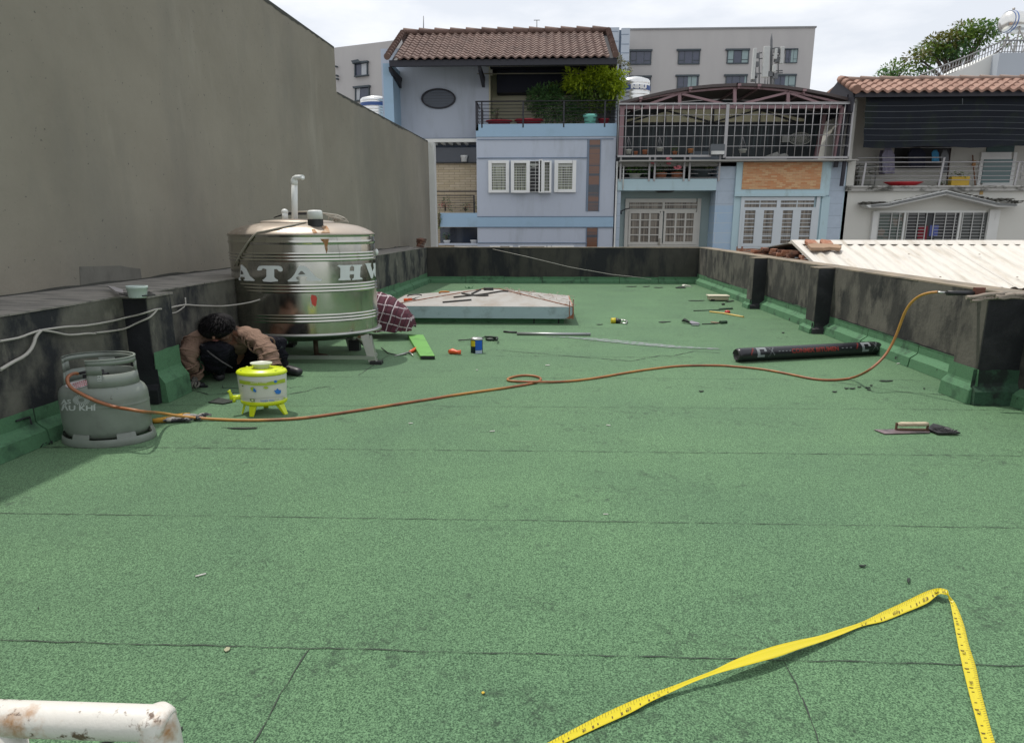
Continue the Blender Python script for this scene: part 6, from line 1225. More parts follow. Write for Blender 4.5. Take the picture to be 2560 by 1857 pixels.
for k in range(13): x0_ = xv0 + .1 + (xv1 - xv0 - .2) * k / 13; x1_ = xv0 + .1 + (xv1 - xv0 - .2) * (k + 1.08) / 13; m.tube([(x0_, YRf, zRf + .035), (x1_, YRf, zRf - .01)], [.125, .10], 10)
build(m, 'ridge_tiles', m_clayb, bh)
m = MB(); m.hexa([(xv0, YRf, zRf - .1), (xv1, YRf, zRf - .1), (xv1, YRf + 3, zEave - .3), (xv0, YRf + 3, zEave - .3), (xv0, YRf, zRf), (xv1, YRf, zRf), (xv1, YRf + 3, zEave), (xv0, YRf + 3, zEave)]); build(m, 'rear_roof', m_clayb, bh)
m = MB(); m.box(xv0 + .1, xv1 - .1, BF + 4.6, BF + 5, -9, zEave + .3); m.box(xR_ + .0, xR_ + .06, BF + .35, BF + 4.6, -9, zEave); build(m, 'rear_wall', m_lav, bh)
# balcony railing (own part group of the house)
def railing(par, x0, x1, Y, zb4, zt4, rails, posts, r_, mt, top=.022):
    m = MB(); m.tube([(x0, Y, zt4), (x1, Y, zt4)], top, 8)
    for k in range(rails): zz = zb4 + (zt4 - zb4) * (k + .6) / (rails + .6); m.tube([(x0, Y, zz), (x1, Y, zz)], r_, 6)
    f_ = build(m, 'railing', mt, par)
    m = MB()
    for x in posts: m.box(x - .025, x + .025, Y - .012, Y + .012, zb4 - .12, zt4)
    build(m, 'posts', mt, f_); return f_
zr0, zr1 = Z(c2, 1350, BF), Z(c2, 1045, BF, 900)
rf = railing(bh, X(c2, 45, 1050), xR_, BF - .02, zr0, zr1, 6, [X(c2, x_, 1390) for x_ in (60, 135, 690, 1237, 1788)], .010, m_black_metal)
m = MB(); xx = X(c2, 60, 1100)
for k in range(6): m.tube([(xx, BF - .02, zr0 + (zr1 - zr0) * (k + .5) / 6), (xx + .0, YU, zr0 + (zr1 - zr0) * (k + .5) / 6)], .012, 6)
m.tube([(xx, BF - .02, zr1), (xx, YU, zr1)], .02, 6); m.box(xx - .03, xx + .06, BF - .03, BF + .0, Z(c2, 1440, BF), zr1 - .12); m.box(xx + .12, xx + .20, BF + .3, BF + .33, zr0, zr1 - .2); build(m, 'side_railing', m_black_metal, bh)
zq0, zq1 = Z(c3, 905, BF + .1), Z(c3, 720, BF + .1)
railing(bh, X(c3, 150, 800, BF + .1), X(c3, 575, 800, BF + .1), BF + .1, zq0, zq1, 6, [X(c3, x_, 800, BF + .1) for x_ in (568,)], .009, m_black_metal, .014)
# ---- foliage maker
def leafmat(name, c0, c1_, tr=.25):
    m, t, b, nn, ll = nodes(name); v = objc(t); c = mixc(t, noise(t, v, 7, 3), c0, c1_); ll(c, b.inputs['Base Color']); b.inputs['Roughness'].default_value = .5
    tr_ = t.nodes.new('ShaderNodeBsdfTranslucent'); ll(c, tr_.inputs['Color']); ms = t.nodes.new('ShaderNodeMixShader'); ms.inputs[0].default_value = tr; ll(b.outputs[0], ms.inputs[1]); ll(tr_.outputs[0], ms.inputs[2]); ll(ms.outputs[0], t.nodes['Material Output'].inputs['Surface']); return m
m_lf_y = leafmat('yellow_green_leaves', (.26, .36, .02, 1), (.48, .58, .04, 1), .4); m_lf_d = leafmat('dark_green_leaves', (.05, .12, .045, 1), (.12, .24, .07, 1), .35); m_lf_m = leafmat('mid_green_leaves', (.07, .13, .02, 1), (.17, .26, .04, 1), .35); m_lf_b = leafmat('brownish_leaves', (.10, .09, .02, 1), (.16, .17, .03, 1))
m_bark = mat('bark', (.10, .075, .055, 1), .9, var=.3)
def leaves(mb, c, R, n, sz, mi=0, shell=.45, lobes=None, asp=.35):
    c = Vector(c)
    for _ in range(n):
        while True:
            d_ = Vector((random.uniform(-1, 1), random.uniform(-1, 1), random.uniform(-1, 1)))
            if .02 < d_.length < 1 and d_.length > shell * random.random(): break
        p = c + Vector((d_.x * R[0], d_.y * R[1], d_.z * R[2])); dr = (Vector((d_.x, d_.y, d_.z * .6)) + Vector((random.gauss(0, .5), random.gauss(0, .5), random.gauss(0, .4)))).normalized(); sd_ = dr.cross(Vector((random.gauss(0, .4), random.gauss(0, .4), 1))).normalized()
        L_ = sz * random.uniform(.6, 1.25); w2 = L_ * asp
        mb.add([p, p + dr * L_ * .45 + sd_ * w2 / 2, p + dr * L_ - Vector((0, 0, L_ * .15)), p + dr * L_ * .45 - sd_ * w2 / 2], [(0, 1, 2, 3)], False, mi)
def plant(nm, lb, cat, base, stemtop, blobs, mats_, grp=None, r_=.02):
    t_ = thing(nm, base, lb, cat, grp); m = MB(); base = Vector(base); stemtop = Vector(stemtop)
    for k in range(5): e_ = stemtop + Vector((random.uniform(-.2, .2), random.uniform(-.1, .1), random.uniform(-.1, .1))) * (stemtop - base).length; m.tube([base, base.lerp(e_, .5) + Vector((random.uniform(-.04, .04), 0, 0)), e_], [r_, r_ * .7, r_ * .3], 5)
    build(m, 'stems', m_bark, t_); m = MB()
    for (c, R, n, sz, mi) in blobs: leaves(m, c, R, n, sz, mi)
    build(m, 'foliage', mats_, t_); return t_
def bl(cv, x, y, rx, rz, Y, n, sz, mi, ry=.35):
    c = P(cv(x, y), Y); e = P(cv(x + rx, y), Y).x - c.x; h_ = c.z - P(cv(x, y + rz), Y).z; return (c, (e, ry, h_), n, sz, mi)
BY = BF + .35
plant('shrub', 'bright yellow green shrub in the teal pot on the blue house balcony', 'shrub', P(c2(1595, 1230), BY), P(c2(1640, 800), BY),
      [bl(c2, 1350, 700, 130, 90, BY, 150, .20, 0), bl(c2, 1700, 670, 180, 110, BY, 380, .19, 0), bl(c2, 1960, 700, 120, 80, BY, 180, .17, 0), bl(c2, 2020, 850, 60, 90, BY, 90, .16, 0), bl(c2, 1500, 790, 230, 110, BY, 480, .19, 0), bl(c2, 1850, 760, 200, 130, BY, 480, .19, 0), bl(c2, 1650, 900, 320, 140, BY, 650, .18, 1), bl(c2, 1900, 900, 130, 140, BY, 300, .18, 0), bl(c2, 1700, 1060, 240, 130, BY, 420, .16, 1), bl(c2, 1330, 830, 90, 60, BY, 120, .17, 0), bl(c2, 1900, 1080, 70, 50, BY, 60, .15, 1)], [m_lf_y, m_lf_m], None, .025)
plant('shrub', 'dark green bushy shrub filling the middle of the blue house balcony', 'shrub', P(c2(1150, 1330), BY + .3), P(c2(1050, 1000), BY + .3),
      [bl(c2, 980, 960, 240, 150, BY + .1, 800, .15, 0), bl(c2, 1100, 1130, 320, 180, BY + .1, 1100, .14, 0), bl(c2, 830, 1080, 120, 90, BY + .3, 200, .13, 0), bl(c2, 1350, 1230, 180, 110, BY + .2, 420, .12, 0), bl(c2, 1150, 870, 160, 80, BY + .3, 280, .13, 1), bl(c2, 1450, 1080, 150, 150, BY + .2, 420, .13, 0)], [m_lf_d, m_lf_m])
plant('climbing_plant', 'thin brownish climber hanging from the right corner of the brown roof', 'climber', P(c2(2000, 640), BY + .8), P(c2(1960, 430), BY + .8),
      [bl(c2, 1960, 540, 110, 90, BY + .8, 260, .11, 0), bl(c2, 1900, 440, 80, 60, BY + .8, 110, .10, 0), bl(c2, 2090, 610, 70, 70, BY + .8, 110, .11, 0), bl(c2, 1820, 560, 60, 70, BY + .8, 90, .10, 0)], [m_lf_b])
def pot(nm, lb, q, r_, h_, mt, cat='pot', grp=None, soil=True, sy=.8):
    m = MB(); m.lathe([(0, 0), (.78, 0), (.92, h_ * .72), (1.0, h_ * .74), (1.02, h_), (.93, h_), (.90, h_ * .8), (0, h_ * .78)], q, r_, r_ * sy, 24); return tag(build(m, nm, mt), lb, cat, grp)
m_teal = mat('teal_glaze', (.22, .62, .52, 1), .35, 0, .1, 6, bstr=0); m_redp = mat('red_plastic_basin', (.30, .02, .035, 1), .4, bstr=0); m_terra = mat('terracotta', (.32, .12, .06, 1), .8, var=.2); m_gpot = mat('pale_pot', (.45, .45, .40, 1), .7); m_dpot = mat('dark_pot', (.035, .045, .05, 1), .5)
q = P(c2(1593, 1345), BF + .12); h_ = P(c2(1593, 1225), BF + .12).z - q.z; pot('plant_pot', 'teal ribbed plant pot on the edge of the blue house balcony', q, (P(c2(1690, 1250), BF).x - P(c2(1500, 1250), BF).x) / 2, h_, m_teal)
for x0, x1, y0, lb in ((190, 545, 1310, 'left of two wide red basins behind the balcony railing'), (575, 960, 1300, 'right of two wide red basins behind the balcony railing'), (1700, 1850, 1290, 'small dark red pot right of the teal pot')):
    q = P(c2((x0 + x1) / 2, 1358), BF + .35); pot('basin' if x1 < 1000 else 'plant_pot', lb, q, (P(c2(x1, 1350), BF + .35).x - P(c2(x0, 1350), BF + .35).x) / 2, P(c2(500, y0), BF + .35).z - q.z, m_redp, 'basin' if x1 < 1000 else 'pot')
plant('potted_plant', 'spindly dark plant above the left red basin', 'plant', P(c2(330, 1310), BF + .4), P(c2(320, 1180), BF + .4), [bl(c2, 320, 1190, 50, 50, BF + .4, 60, .08, 0), bl(c2, 330, 1280, 60, 25, BF + .4, 50, .07, 0)], [m_lf_d])
# left recess pots
for x0, x1, y0, y1, Y, mt, lb in ((415, 497, 268, 338, YU - .35, m_white, 'white pot on the dark recess sill beside the blue house bay'), (220, 300, 1228, 1268, BF + .3, m_white, 'left of two white bowls on the lowest blue house sill'), (525, 605, 1225, 1265, BF + .3, m_white, 'right of two white bowls on the lowest blue house sill')):
    q = P(c3((x0 + x1) / 2, y1), Y); pot('plant_pot', lb, q, (P(c3(x1, y1), Y).x - P(c3(x0, y1), Y).x) / 2, P(c3(x0, y0), Y).z - q.z, mt)
plant('potted_plant', 'thin green plant in the left white bowl on the lowest sill', 'plant', P(c3(255, 1230), BF + .3), P(c3(255, 1170), BF + .3), [bl(c3, 250, 1175, 40, 40, BF + .3, 60, .08, 0)], [m_lf_d])
m_pinkf = mat('red_flowers', (.42, .04, .05, 1), .6); m_pink2 = mat('pink_flowers', (.60, .16, .19, 1), .6)
plant('flowering_plant', 'red flowered plant behind the small railing left of the white windows', 'plant', P(c3(240, 900), BF + .25), P(c3(240, 820), BF + .25), [bl(c3, 240, 830, 70, 35, BF + .25, 90, .07, 1, .15), bl(c3, 250, 790, 50, 60, BF + .25, 80, .08, 0, .15), bl(c3, 300, 870, 60, 30, BF + .25, 50, .07, 0, .15)], [m_lf_d, m_pinkf])
plant('flowering_plant', 'smaller dark plant with a few red flowers beside the railing post', 'plant', P(c3(470, 900), BF + .25), P(c3(470, 850), BF + .25), [bl(c3, 470, 840, 50, 40, BF + .25, 70, .07, 0, .15), bl(c3, 500, 840, 30, 20, BF + .25, 18, .06, 1, .15), bl(c3, 590, 820, 20, 60, BF + .25, 50, .06, 0, .15)], [m_lf_d, m_pinkf])
plant('hanging_plant', 'trailing green plant at the left end of the sky blue band', 'plant', P(c3(170, 1080), BF - .05), P(c3(170, 930), BF - .05), [bl(c3, 172, 960, 24, 60, BF - .05, 80, .07, 0, .1), bl(c3, 168, 1050, 18, 50, BF - .05, 50, .07, 0, .1)], [m_lf_m])
# ---------------- middle house with the barred roof terrace
mh = thing('town_house', (6, BF, -9), 'pale blue tiled house with barred roof terrace, arched roof and orange brick panel', 'house')
CF_ = 22.55   # cage front
xa = X(D, 1368, 400); xb = X(D, 1872, 450)
# lower-left recess
rb = BF + .75
m = MB(); a_ = P(c6(205, 612), BF); b2 = P(c6(1690, 1500), BF)
m.box(xa, a_.x, BF, BF + 4, -9, Z(c6, 600)); build(m, 'side_tiles', m_tileb, mh)
xq0, xq1 = X(c6, 1690, 900), X(c7, 70, 900)
m = MB(); m.box(xq0 + .0, xq1, BF, BF + 4, Z(c6, 850), Z(c7, 150)); build(m, 'upper_pillar_tiles', m_tileb, mh)
m = MB(); m.box(xq0 + .0, xq1, BF, BF + 4, -9, Z(c6, 850) - .001); build(m, 'pillar_tiles', m_tileb2, mh)
m = MB(); m.box(a_.x, xq0, rb, rb + .2, -9, a_.z); build(m, 'recess_wall', mat('grey_green_recess', (.30, .37, .36, 1), .8, 0, .08, 1.5), mh)
m = MB(); m.box(xa - .0, X(c6, 1712, 500), BF - .05, BF + 3, Z(c6, 610), Z(c6, 428)); build(m, 'balcony_slab', m_aqua, mh)
m = MB(); m.lathe([(0, -.05), (.7, -.05), (1, 0)], P(c6(897, 618), BF + .3), .34, .2, 20); build(m, 'ceiling_lamp', m_black, mh)
m = MB()
def frame(cv, x0, y0, x1, y1, t_, Yf, dep=.08): m.fb(cv, x0, y0, x0 + t_, y1, Yf - dep, Yf); m.fb(cv, x1 - t_, y0, x1, y1, Yf - dep, Yf); m.fb(cv, x0 + t_, y0, x1 - t_, y0 + t_, Yf - dep, Yf); m.fb(cv, x0 + t_, y1 - t_, x1 - t_, y1, Yf - dep, Yf)
m_creamf = mat('cream_door_paint', (.52, .50, .45, 1), .5, 0, .06, 3)
frame(c6, 265, 742, 1455, 1500, 58, rb); m.fb(c6, 862, 790, 898, 905, rb - .08, rb); m.fb(c6, 320, 905, 1400, 938, rb - .08, rb); build(m, 'door_frame', m_creamf, mh)
m = MB(); frame(c6, 325, 938, 855, 1470, 32, rb - .04, .06)
for k in (1, 2): x = 352 + (808 - 352) * k / 3; m.fb(c6, x - 14, 960, x + 14, 1430, rb - .09, rb - .05)
for k in (1, 2, 3): y = 960 + 470 * k / 4; m.fb(c6, 350, y - 9, 810, y + 9, rb - .095, rb - .05)
m.fb(c6, 805, 960, 860, 1470, rb - .1, rb - .04); m.fb(c6, 345, 1425, 850, 1470, rb - .1, rb - .04); dl = build(m, 'door', m_creamf, mh)
m = MB(); m.fb(c6, 795, 1370, 825, 1465, rb - .14, rb - .1); build(m, 'handle', mat('door_handle_metal', (.3, .28, .24, 1), .4, .6), dl)
m = MB(); m.fb(c6, 350, 960, 810, 1425, rb - .045, rb - .04); build(m, 'pane', m_curt2, dl)
m = MB(); frame(c6, 880, 938, 1420, 1470, 32, rb - .04, .06)
for k in (1, 2): x = 912 + (1370 - 912) * k / 3; m.fb(c6, x - 14, 955, x + 14, 1420, rb - .09, rb - .05)
for k in (1, 2, 3): y = 955 + 465 * k / 4; m.fb(c6, 905, y - 9, 1372, y + 9, rb - .095, rb - .05)
m.fb(c6, 1345, 955, 1415, 1470, rb - .1, rb - .04); m.fb(c6, 885, 1420, 1410, 1470, rb - .1, rb - .04); dl = build(m, 'door', m_creamf, mh)
m = MB(); m.fb(c6, 908, 955, 1345, 1420, rb - .045, rb - .04); build(m, 'pane', m_curt2, dl)
fbx(mh, 'transom_pane', m_curt2, c6, [(340, 790, 860, 900), (898, 785, 1416, 895)], rb - .03, rb - .01); fbx(mh, 'transom_bar', m_creamf, c6, [(340, 838, 860, 850), (898, 832, 1416, 844)], rb - .06, rb - .035)
m = MB(); m.tube([P(c6(205, 940), BF + .05), P(c6(280, 905), BF + .3), P(c6(345, 892), BF + .5)], .018, 6); m.tube([P(c6(205, 930), BF + .02), P(c6(205, 985), BF + .02)], .03, 6); build(m, 'wall_bracket', m_black_metal, mh)
# brick panel bay
m = MB(); zt6 = Z(c7, 152); m.box(xq1 - .002, X(c7, 1500, 300), BF - .08, BF - .001, Z(c7, 640), zt6); m.box(xq1 - .02, X(c7, 1445, 300), BF - .14, BF - .081, Z(c7, 655), Z(c7, 612)); m.box(X(c7, 50, 1200), X(c7, 175, 1200), BF - .04, BF, -9, Z(c7, 660)); m.box(X(c7, 1325, 1200), X(c7, 1440, 1200), BF - .04, BF, -9, Z(c7, 660)); build(m, 'bay_surround', m_aqua, mh)
fbx(mh, 'brick_panel', m_brickpanel, c7, [(215, 155, 1370, 548)], BF - .10, BF - .081)
m = MB(); m.box(xq1, xb + .0, BF, BF + 4, -9, zt6 - .002); build(m, 'bay_wall', m_aqua, mh)
m = MB(); m.box(X(c7, 1500, 400), X(c7, 1745, 200), BF - .02, BF - .001, -9, zt6 - .003); build(m, 'right_tiles', m_tileb, mh)
m_wf = mat('bluish_white_window_paint', (.56, .60, .62, 1), .5, 0, .06, 3)
m = MB(); frame(c7, 170, 662, 1322, 1420, 52, BF - .01, .06); m.fb(c7, 720, 700, 775, 820, BF - .07, BF - .01); m.fb(c7, 200, 815, 1290, 860, BF - .07, BF - .01)
for x in (385, 655, 930, 1205): pass
m.fb(c7, 385, 860, 510, 1390, BF - .08, BF - .01); m.fb(c7, 655, 860, 785, 1390, BF - .08, BF - .01); m.fb(c7, 935, 860, 1050, 1390, BF - .08, BF - .01); m.fb(c7, 1210, 860, 1290, 1390, BF - .08, BF - .01); m.fb(c7, 200, 860, 235, 1390, BF - .08, BF - .01); m.fb(c7, 200, 1345, 1290, 1390, BF - .082, BF - .01); build(m, 'window_frame', m_wf, mh)
fbx(mh, 'pane', m_curt2, c7, [(225, 695, 1262, 815), (225, 860, 1225, 1350)], BF - .03, BF - .012)
m = MB()
for y in (755,): m.fb(c7, 225, y - 6, 1262, y + 10, BF - .05, BF - .031)
for y in (912, 985, 1040, 1100, 1150, 1210, 1235, 1290): m.fb(c7, 225, y - (4 if y not in (985, 1100, 1235) else 8), 1225, y + (4 if y not in (985, 1100, 1235) else 8), BF - .05, BF - .031)
for x in (465, 1010): m.fb(c7, x, 700, x + 12, 815, BF - .05, BF - .031)
build(m, 'window_bars', m_wf, mh)
fbx(mh, 'red_brick_sill', m_brick, c7, [(125, 1392, 700, 1500)], BF - .06, BF - .002)
# terrace
zf2 = Z(c5, 1150); m = MB(); m.box(xa, xb + .1, BF + .0, BF + 4, zf2 - .2, zf2 - .04); m.box(xa, xb + .05, CF_ - .02, BF, zf2 - .07, zf2 - .03); build(m, 'terrace_floor', m_base, mh)
YT = BF + 1.9
m = MB(); tpw = [(c4, 170, 352), (c4, 450, 280), (c4, 810, 200), (c4, 1130, 145), (c4, 1440, 115), (c4, 1800, 97), (c5, 120, 95), (c5, 430, 105), (c5, 760, 128), (c5, 1050, 170), (c5, 1400, 235), (c5, 1680, 305)]
pw = [P(cv(x, y), BF - .3) for cv, x, y in tpw]; m.prism([Vector((p.x, YT, p.z - .12)) for p in pw] + [Vector((pw[-1].x, YT, zf2 - 1.2)), Vector((pw[0].x, YT, zf2 - 1.2))], (0, .2, 0)); build(m, 'terrace_back_wall', mat('dark_louvre_wall', (.035, .045, .05, 1), .6, 0, .3, 3), mh)
m = MB()
for k in range(30): x_ = xa + .2 + .24 * k; m.box(x_, x_ + .05, YT - .02, YT - .001, Z(c4, 1000, YT), Z(c4, 670, YT))
build(m, 'louvre_slats', mat('dark_teal_slat', (.055, .075, .08, 1), .5, 0, .2, 3), mh)
m_crm = mat('cream_board', (.76, .70, .48, 1), .8, 0, .05, 3)
q0_, q1_ = P(c4(245, 462), YT - .05), P(c5(1040, 645), YT - .05); m = MB(); m.prism([P(c4(250, 640), YT - .05), P(c4(270, 590), YT - .05), P(c4(800, 470), YT - .05), P(c4(1640, 458), YT - .05), P(c5(440, 458), YT - .05), P(c5(1040, 590), YT - .05), P(c5(1040, 625), YT - .05), P(c4(1640, 640), YT - .05)], (0, -.02, 0)); build(m, 'cream_gable_board', m_crm, mh)
m = MB(); T_ = lambda cv, x, y: P(cv(x, y), YT - .12)
for (a_, b2) in (((c4, 250, 650), (c4, 780, 480)), ((c4, 250, 590), (c4, 780, 470)), ((c4, 800, 480), (c4, 1440, 640)), ((c4, 1440, 640), (c5, 440, 460)), ((c5, 440, 470), (c5, 960, 640)), ((c4, 785, 480), (c4, 785, 650)), ((c4, 1448, 455), (c4, 1440, 640)), ((c5, 440, 460), (c5, 430, 640)), ((c4, 250, 650), (c5, 1060, 640)), ((c5, 440, 450), (c5, 1060, 580))): m.bar(T_(*a_), T_(*b2), .05, .06, up=(0, 1, 0))
build(m, 'truss_shadow_bars', m_black, mh)  # black bars stand in for a truss shadow on the cream board
m_mauve = mat('mauve_steel_paint', (.27, .165, .175, 1), .55, 0, .12, 3)
m = MB(); YA = BF - .15; A_ = lambda cv, x, y: P(cv(x, y), YA)
m.bar(A_(c4, 160, 435), A_(c5, 1560, 425), .07, .10)
for (cv, x, y0, y1) in ((c4, 980, 240, 430), (c4, 1735, 170, 420), (c5, 820, 230, 430)): m.bar(A_(cv, x, y0), A_(cv, x, y1), .10, .08, up=(0, 1, 0))
for a_, b2 in (((c4, 960, 250), (c4, 440, 430)), ((c4, 1010, 250), (c4, 1600, 390)), ((c5, 800, 235), (c5, 130, 400)), ((c5, 850, 240), (c5, 1330, 400))): m.bar(A_(*a_), A_(*b2), .07, .07, up=(0, 1, 0))
arc = [(c4, 150, 385), (c4, 420, 335), (c4, 700, 280), (c4, 980, 235), (c4, 1350, 195), (c4, 1735, 165), (c5, 100, 162), (c5, 460, 175), (c5, 820, 210), (c5, 1150, 280), (c5, 1560, 375)]
ap_ = [A_(*p) for p in arc]
for a_, b2 in zip(ap_, ap_[1:]): m.bar(a_, b2 + (b2 - a_) * .02, .06, .07, up=(0, 1, 0))
m.bar(A_(c4, 195, 440), A_(c4, 170, 1090), .14, .12, up=(0, 1, 0)); m.bar(A_(c5, 1580, 430), A_(c5, 1480, 1110), .16, .14, up=(0, 1, 0)); m.bar(A_(c5, 1545, 430) + Vector((0, 1.2, 0)), A_(c5, 1400, 1110) + Vector((0, 1.2, 0)), .12, .12, up=(0, 1, 0)); build(m, 'truss', m_mauve, mh)
tp2 = [(c4, 170, 352), (c4, 450, 280), (c4, 810, 200), (c4, 1130, 145), (c4, 1440, 115), (c4, 1800, 97), (c5, 120, 95), (c5, 430, 105), (c5, 760, 128), (c5, 1050, 170), (c5, 1400, 235), (c5, 1680, 305)]
m = MB(); vt = [P(cv(x, y), BF - .3) for cv, x, y in tp2]; n_ = len(vt); vs_ = []
for p in vt: vs_ += [p, Vector((p.x, BF + 2.2, p.z + .0)), p - Vector((0, 0, .09)), Vector((p.x, BF + 2.2, p.z - .06))]
m.add(vs_, [(4 * i, 4 * i + 4, 4 * i + 5, 4 * i + 1) for i in range(n_ - 1)] + [(4 * i + 2, 4 * i + 3, 4 * i + 7, 4 * i + 6) for i in range(n_ - 1)] + [(4 * i, 4 * i + 2, 4 * i + 6, 4 * i + 4) for i in range(n_ - 1)], False); build(m, 'arched_roof', mat('brown_sheet_roof', (.075, .058, .055, 1), .6, 0, .2, 3), mh)
m = MB()
for p in vt[1::2]: m.box(p.x - .05, p.x + .05, BF - .36, BF - .30, p.z - .10, p.z - .03)
for i in range(1, n_ - 1, 2): m.box(vt[i].x - .03, vt[i].x + .03, BF - .28, BF + 2.1, vt[i].z - .16, vt[i].z - .1)
build(m, 'purlin', m_mauve, mh)
# cage bars
m = MB(); rb_ = .0145
C_ = lambda cv, x, y: P(cv(x, y), CF_)
x4 = [150 + 106.4 * k for k in range(14)]; x5 = [12 + 106.6 * k for k in range(17)]
for k, x in enumerate(x4): m.tube([C_(c4, x, 385), C_(c4, x, 1085) if False else Vector((C_(c4, x, 385).x, CF_, C_(c4, x, 1095).z))], rb_, 6)
for k, x in enumerate(x5): m.tube([C_(c5, x, 380), Vector((C_(c5, x, 380).x, CF_, C_(c5, x, 1115).z))], rb_, 6)
xe_ = C_(c5, 1725, 380).x
for y in (385, 545, 690, 832, 975): z1 = C_(c4, 800, y).z; m.tube([(C_(c4, 150, y).x, CF_ - .01, z1), (xe_, CF_ - .01, z1 + .02)], rb_ * .8, 6)
bars = build(m, 'cage_bars', m_rail_grey, mh)
m = MB(); z1 = C_(c4, 700, 1100).z; m.bar((C_(c4, 130, 1100).x, CF_, z1), (C_(c4, 1410, 1100).x, CF_, z1), .05, .06); z2 = C_(c5, 700, 1120).z; m.bar((C_(c4, 1610, 1120).x, CF_, z2), (xe_, CF_, z2), .05, .06); m.bar((C_(c4, 150, 385).x, CF_, C_(c4, 150, 385).z), (xe_, CF_, C_(c5, 1500, 380).z), .05, .05)
m.bar(C_(c4, 1645, 385), Vector((C_(c4, 1645, 385).x, CF_, z2)), .10, .05, up=(0, 1, 0)); m.bar((xe_, CF_, C_(c5, 1700, 380).z), (xe_, CF_, z2), .05, .05, up=(0, 1, 0)); build(m, 'cage_frame', m_rail_grey, mh)
m = MB()
for k in range(1, 4): yy = CF_ + .3 * k; m.tube([(xe_, yy, C_(c5, 1700, 380).z), (xe_, yy, z2)], .016, 6)
for y in (385, 545, 690, 832, 975): m.tube([(xe_, CF_, C_(c4, 800, y).z), (xe_, CF_ + 1.2, C_(c4, 800, y).z)], .014, 6)
build(m, 'cage_side', m_rail_grey, mh)
m = MB(); m.fb(c4, 1405, 935, 1600, 1085, CF_ - .12, CF_ + .1); hb = build(m, 'hatch_box', mat('dark_box', (.10, .11, .12, 1), .6), mh); m = MB(); m.fb(c4, 1415, 1030, 1595, 1075, CF_ - .14, CF_ - .121); build(m, 'white_sheet', m_white_dirty, hb)
# lower railing of the small balcony
zk0, zk1 = Z(c6, 428), Z(c6, 80); m = MB()
for x in (195, 650, 735, 1200, 1285, 1755): xx = X(c6, x, 250); m.box(xx - .03, xx + .03, BF - .08, BF - .04, zk0 - .08, zk1 + .05)
for (xa_, xb_) in ((195, 650), (735, 1200), (1285, 1755)):
    for y in (150, 213, 280, 345, 408): z1 = Z(c6, y, BF - .06); m.tube([(X(c6, xa_, 250), BF - .06, z1), (X(c6, xb_, 250), BF - .06, z1)], .012, 6)
build(m, 'balcony_railing', m_rail_grey, mh)
m = MB(); m.box(X(c6, 1285, 200, BF + 1.2), X(c6, 1760, 200, BF + 1.2), BF + 1.2, BF + 1.3, zk0, zk1 + .3); build(m, 'grey_panel', mat('slate_panel', (.11, .13, .15, 1), .6), mh)
m = MB(); m.tube([P(c6(248, 230), BF - .09), Vector((P(c6(248, 230), BF - .09).x, BF - .09, Z(c6, 600)))], .022, 8); m.tube([(xa - .04, BF - .05, -9), (xa - .04, BF - .05, Z(c6, 150))], .03, 8); build(m, 'drain_pipe', m_white_dirty, mh)
# pots and plants behind the bars
def ppot(cv, x0, x1, y0, y1, Y, mt, lb, grp=None, nm='plant_pot', cat='pot'):
    q = P(cv((x0 + x1) / 2, y1), Y); return pot(nm, lb, q, (P(cv(x1, y1), Y).x - P(cv(x0, y1), Y).x) / 2, P(cv(x0, y0), Y).z - q.z, mt, cat, grp)
def hangers(par, cv, x):
    m = MB(); t0 = P(cv(x, 835), CF_ + .35); q = WL[par.name]
    for d_ in (-.12, .0, .12): m.tube([t0, Vector((q.x + d_, CF_ + .35, q.z + .12))], .006, 4)
    build(m, 'hanger', m_rail_grey, par)
for a_ in ((240, 325, 1010, 1070, m_gpot, 'white bowl hanging at the left end of the barred terrace'), (665, 755, 985, 1035, m_gpot, 'white bowl hanging in the middle of the left barred panel'), (350, 410, 1035, 1080, m_terra, 'leftmost small terracotta pot on the barred terrace'), (465, 540, 1015, 1075, m_terra, 'second small terracotta pot from the left on the barred terrace'), (880, 950, 1035, 1080, m_terra, 'brown pot below a small plant on the barred terrace'), (1088, 1172, 1000, 1058, mat('orange_clay', (.42, .19, .08, 1), .8), 'brightest orange pot on the barred terrace')):
    pp_ = ppot(c4, a_[0], a_[1], a_[2], a_[3], CF_ + .35, a_[4], a_[5])
    if 'white bowl' in a_[5]: hangers(pp_, c4, (a_[0] + a_[1]) / 2)
hangers(ppot(c5, 145, 255, 1005, 1055, CF_ + .35, m_gpot, 'white bowl hanging in the right barred panel'), c5, 205)
plant('potted_plant', 'small plant sprouting from the brown pot on the barred terrace', 'plant', P(c4(915, 1040), CF_ + .35), P(c4(915, 1000), CF_ + .35), [bl(c4, 915, 1005, 50, 35, CF_ + .35, 60, .07, 0, .12)], [m_lf_m])
PY = BF + .15
ppot(c6, 325, 520, 350, 425, PY, m_gpot, 'pale wide pot at the left of the small balcony'); ppot(c6, 745, 930, 330, 420, PY, m_terra, 'left brown pot of the roses on the small balcony'); ppot(c6, 985, 1190, 325, 420, PY, m_terra, 'right brown pot of the roses on the small balcony'); ppot(c6, 1300, 1650, 290, 395, PY, m_dpot, 'large black tub at the right of the small balcony')
plant('potted_plant', 'fresh green leafy plant in the pale pot on the small balcony', 'plant', P(c6(420, 350), PY), P(c6(420, 250), PY), [bl(c6, 420, 270, 140, 65, PY, 380, .09, 0, .2), bl(c6, 560, 290, 110, 60, PY, 200, .09, 1, .2)], [leafmat('fresh_leaves', (.05, .14, .015, 1), (.12, .28, .03, 1)), m_lf_d])
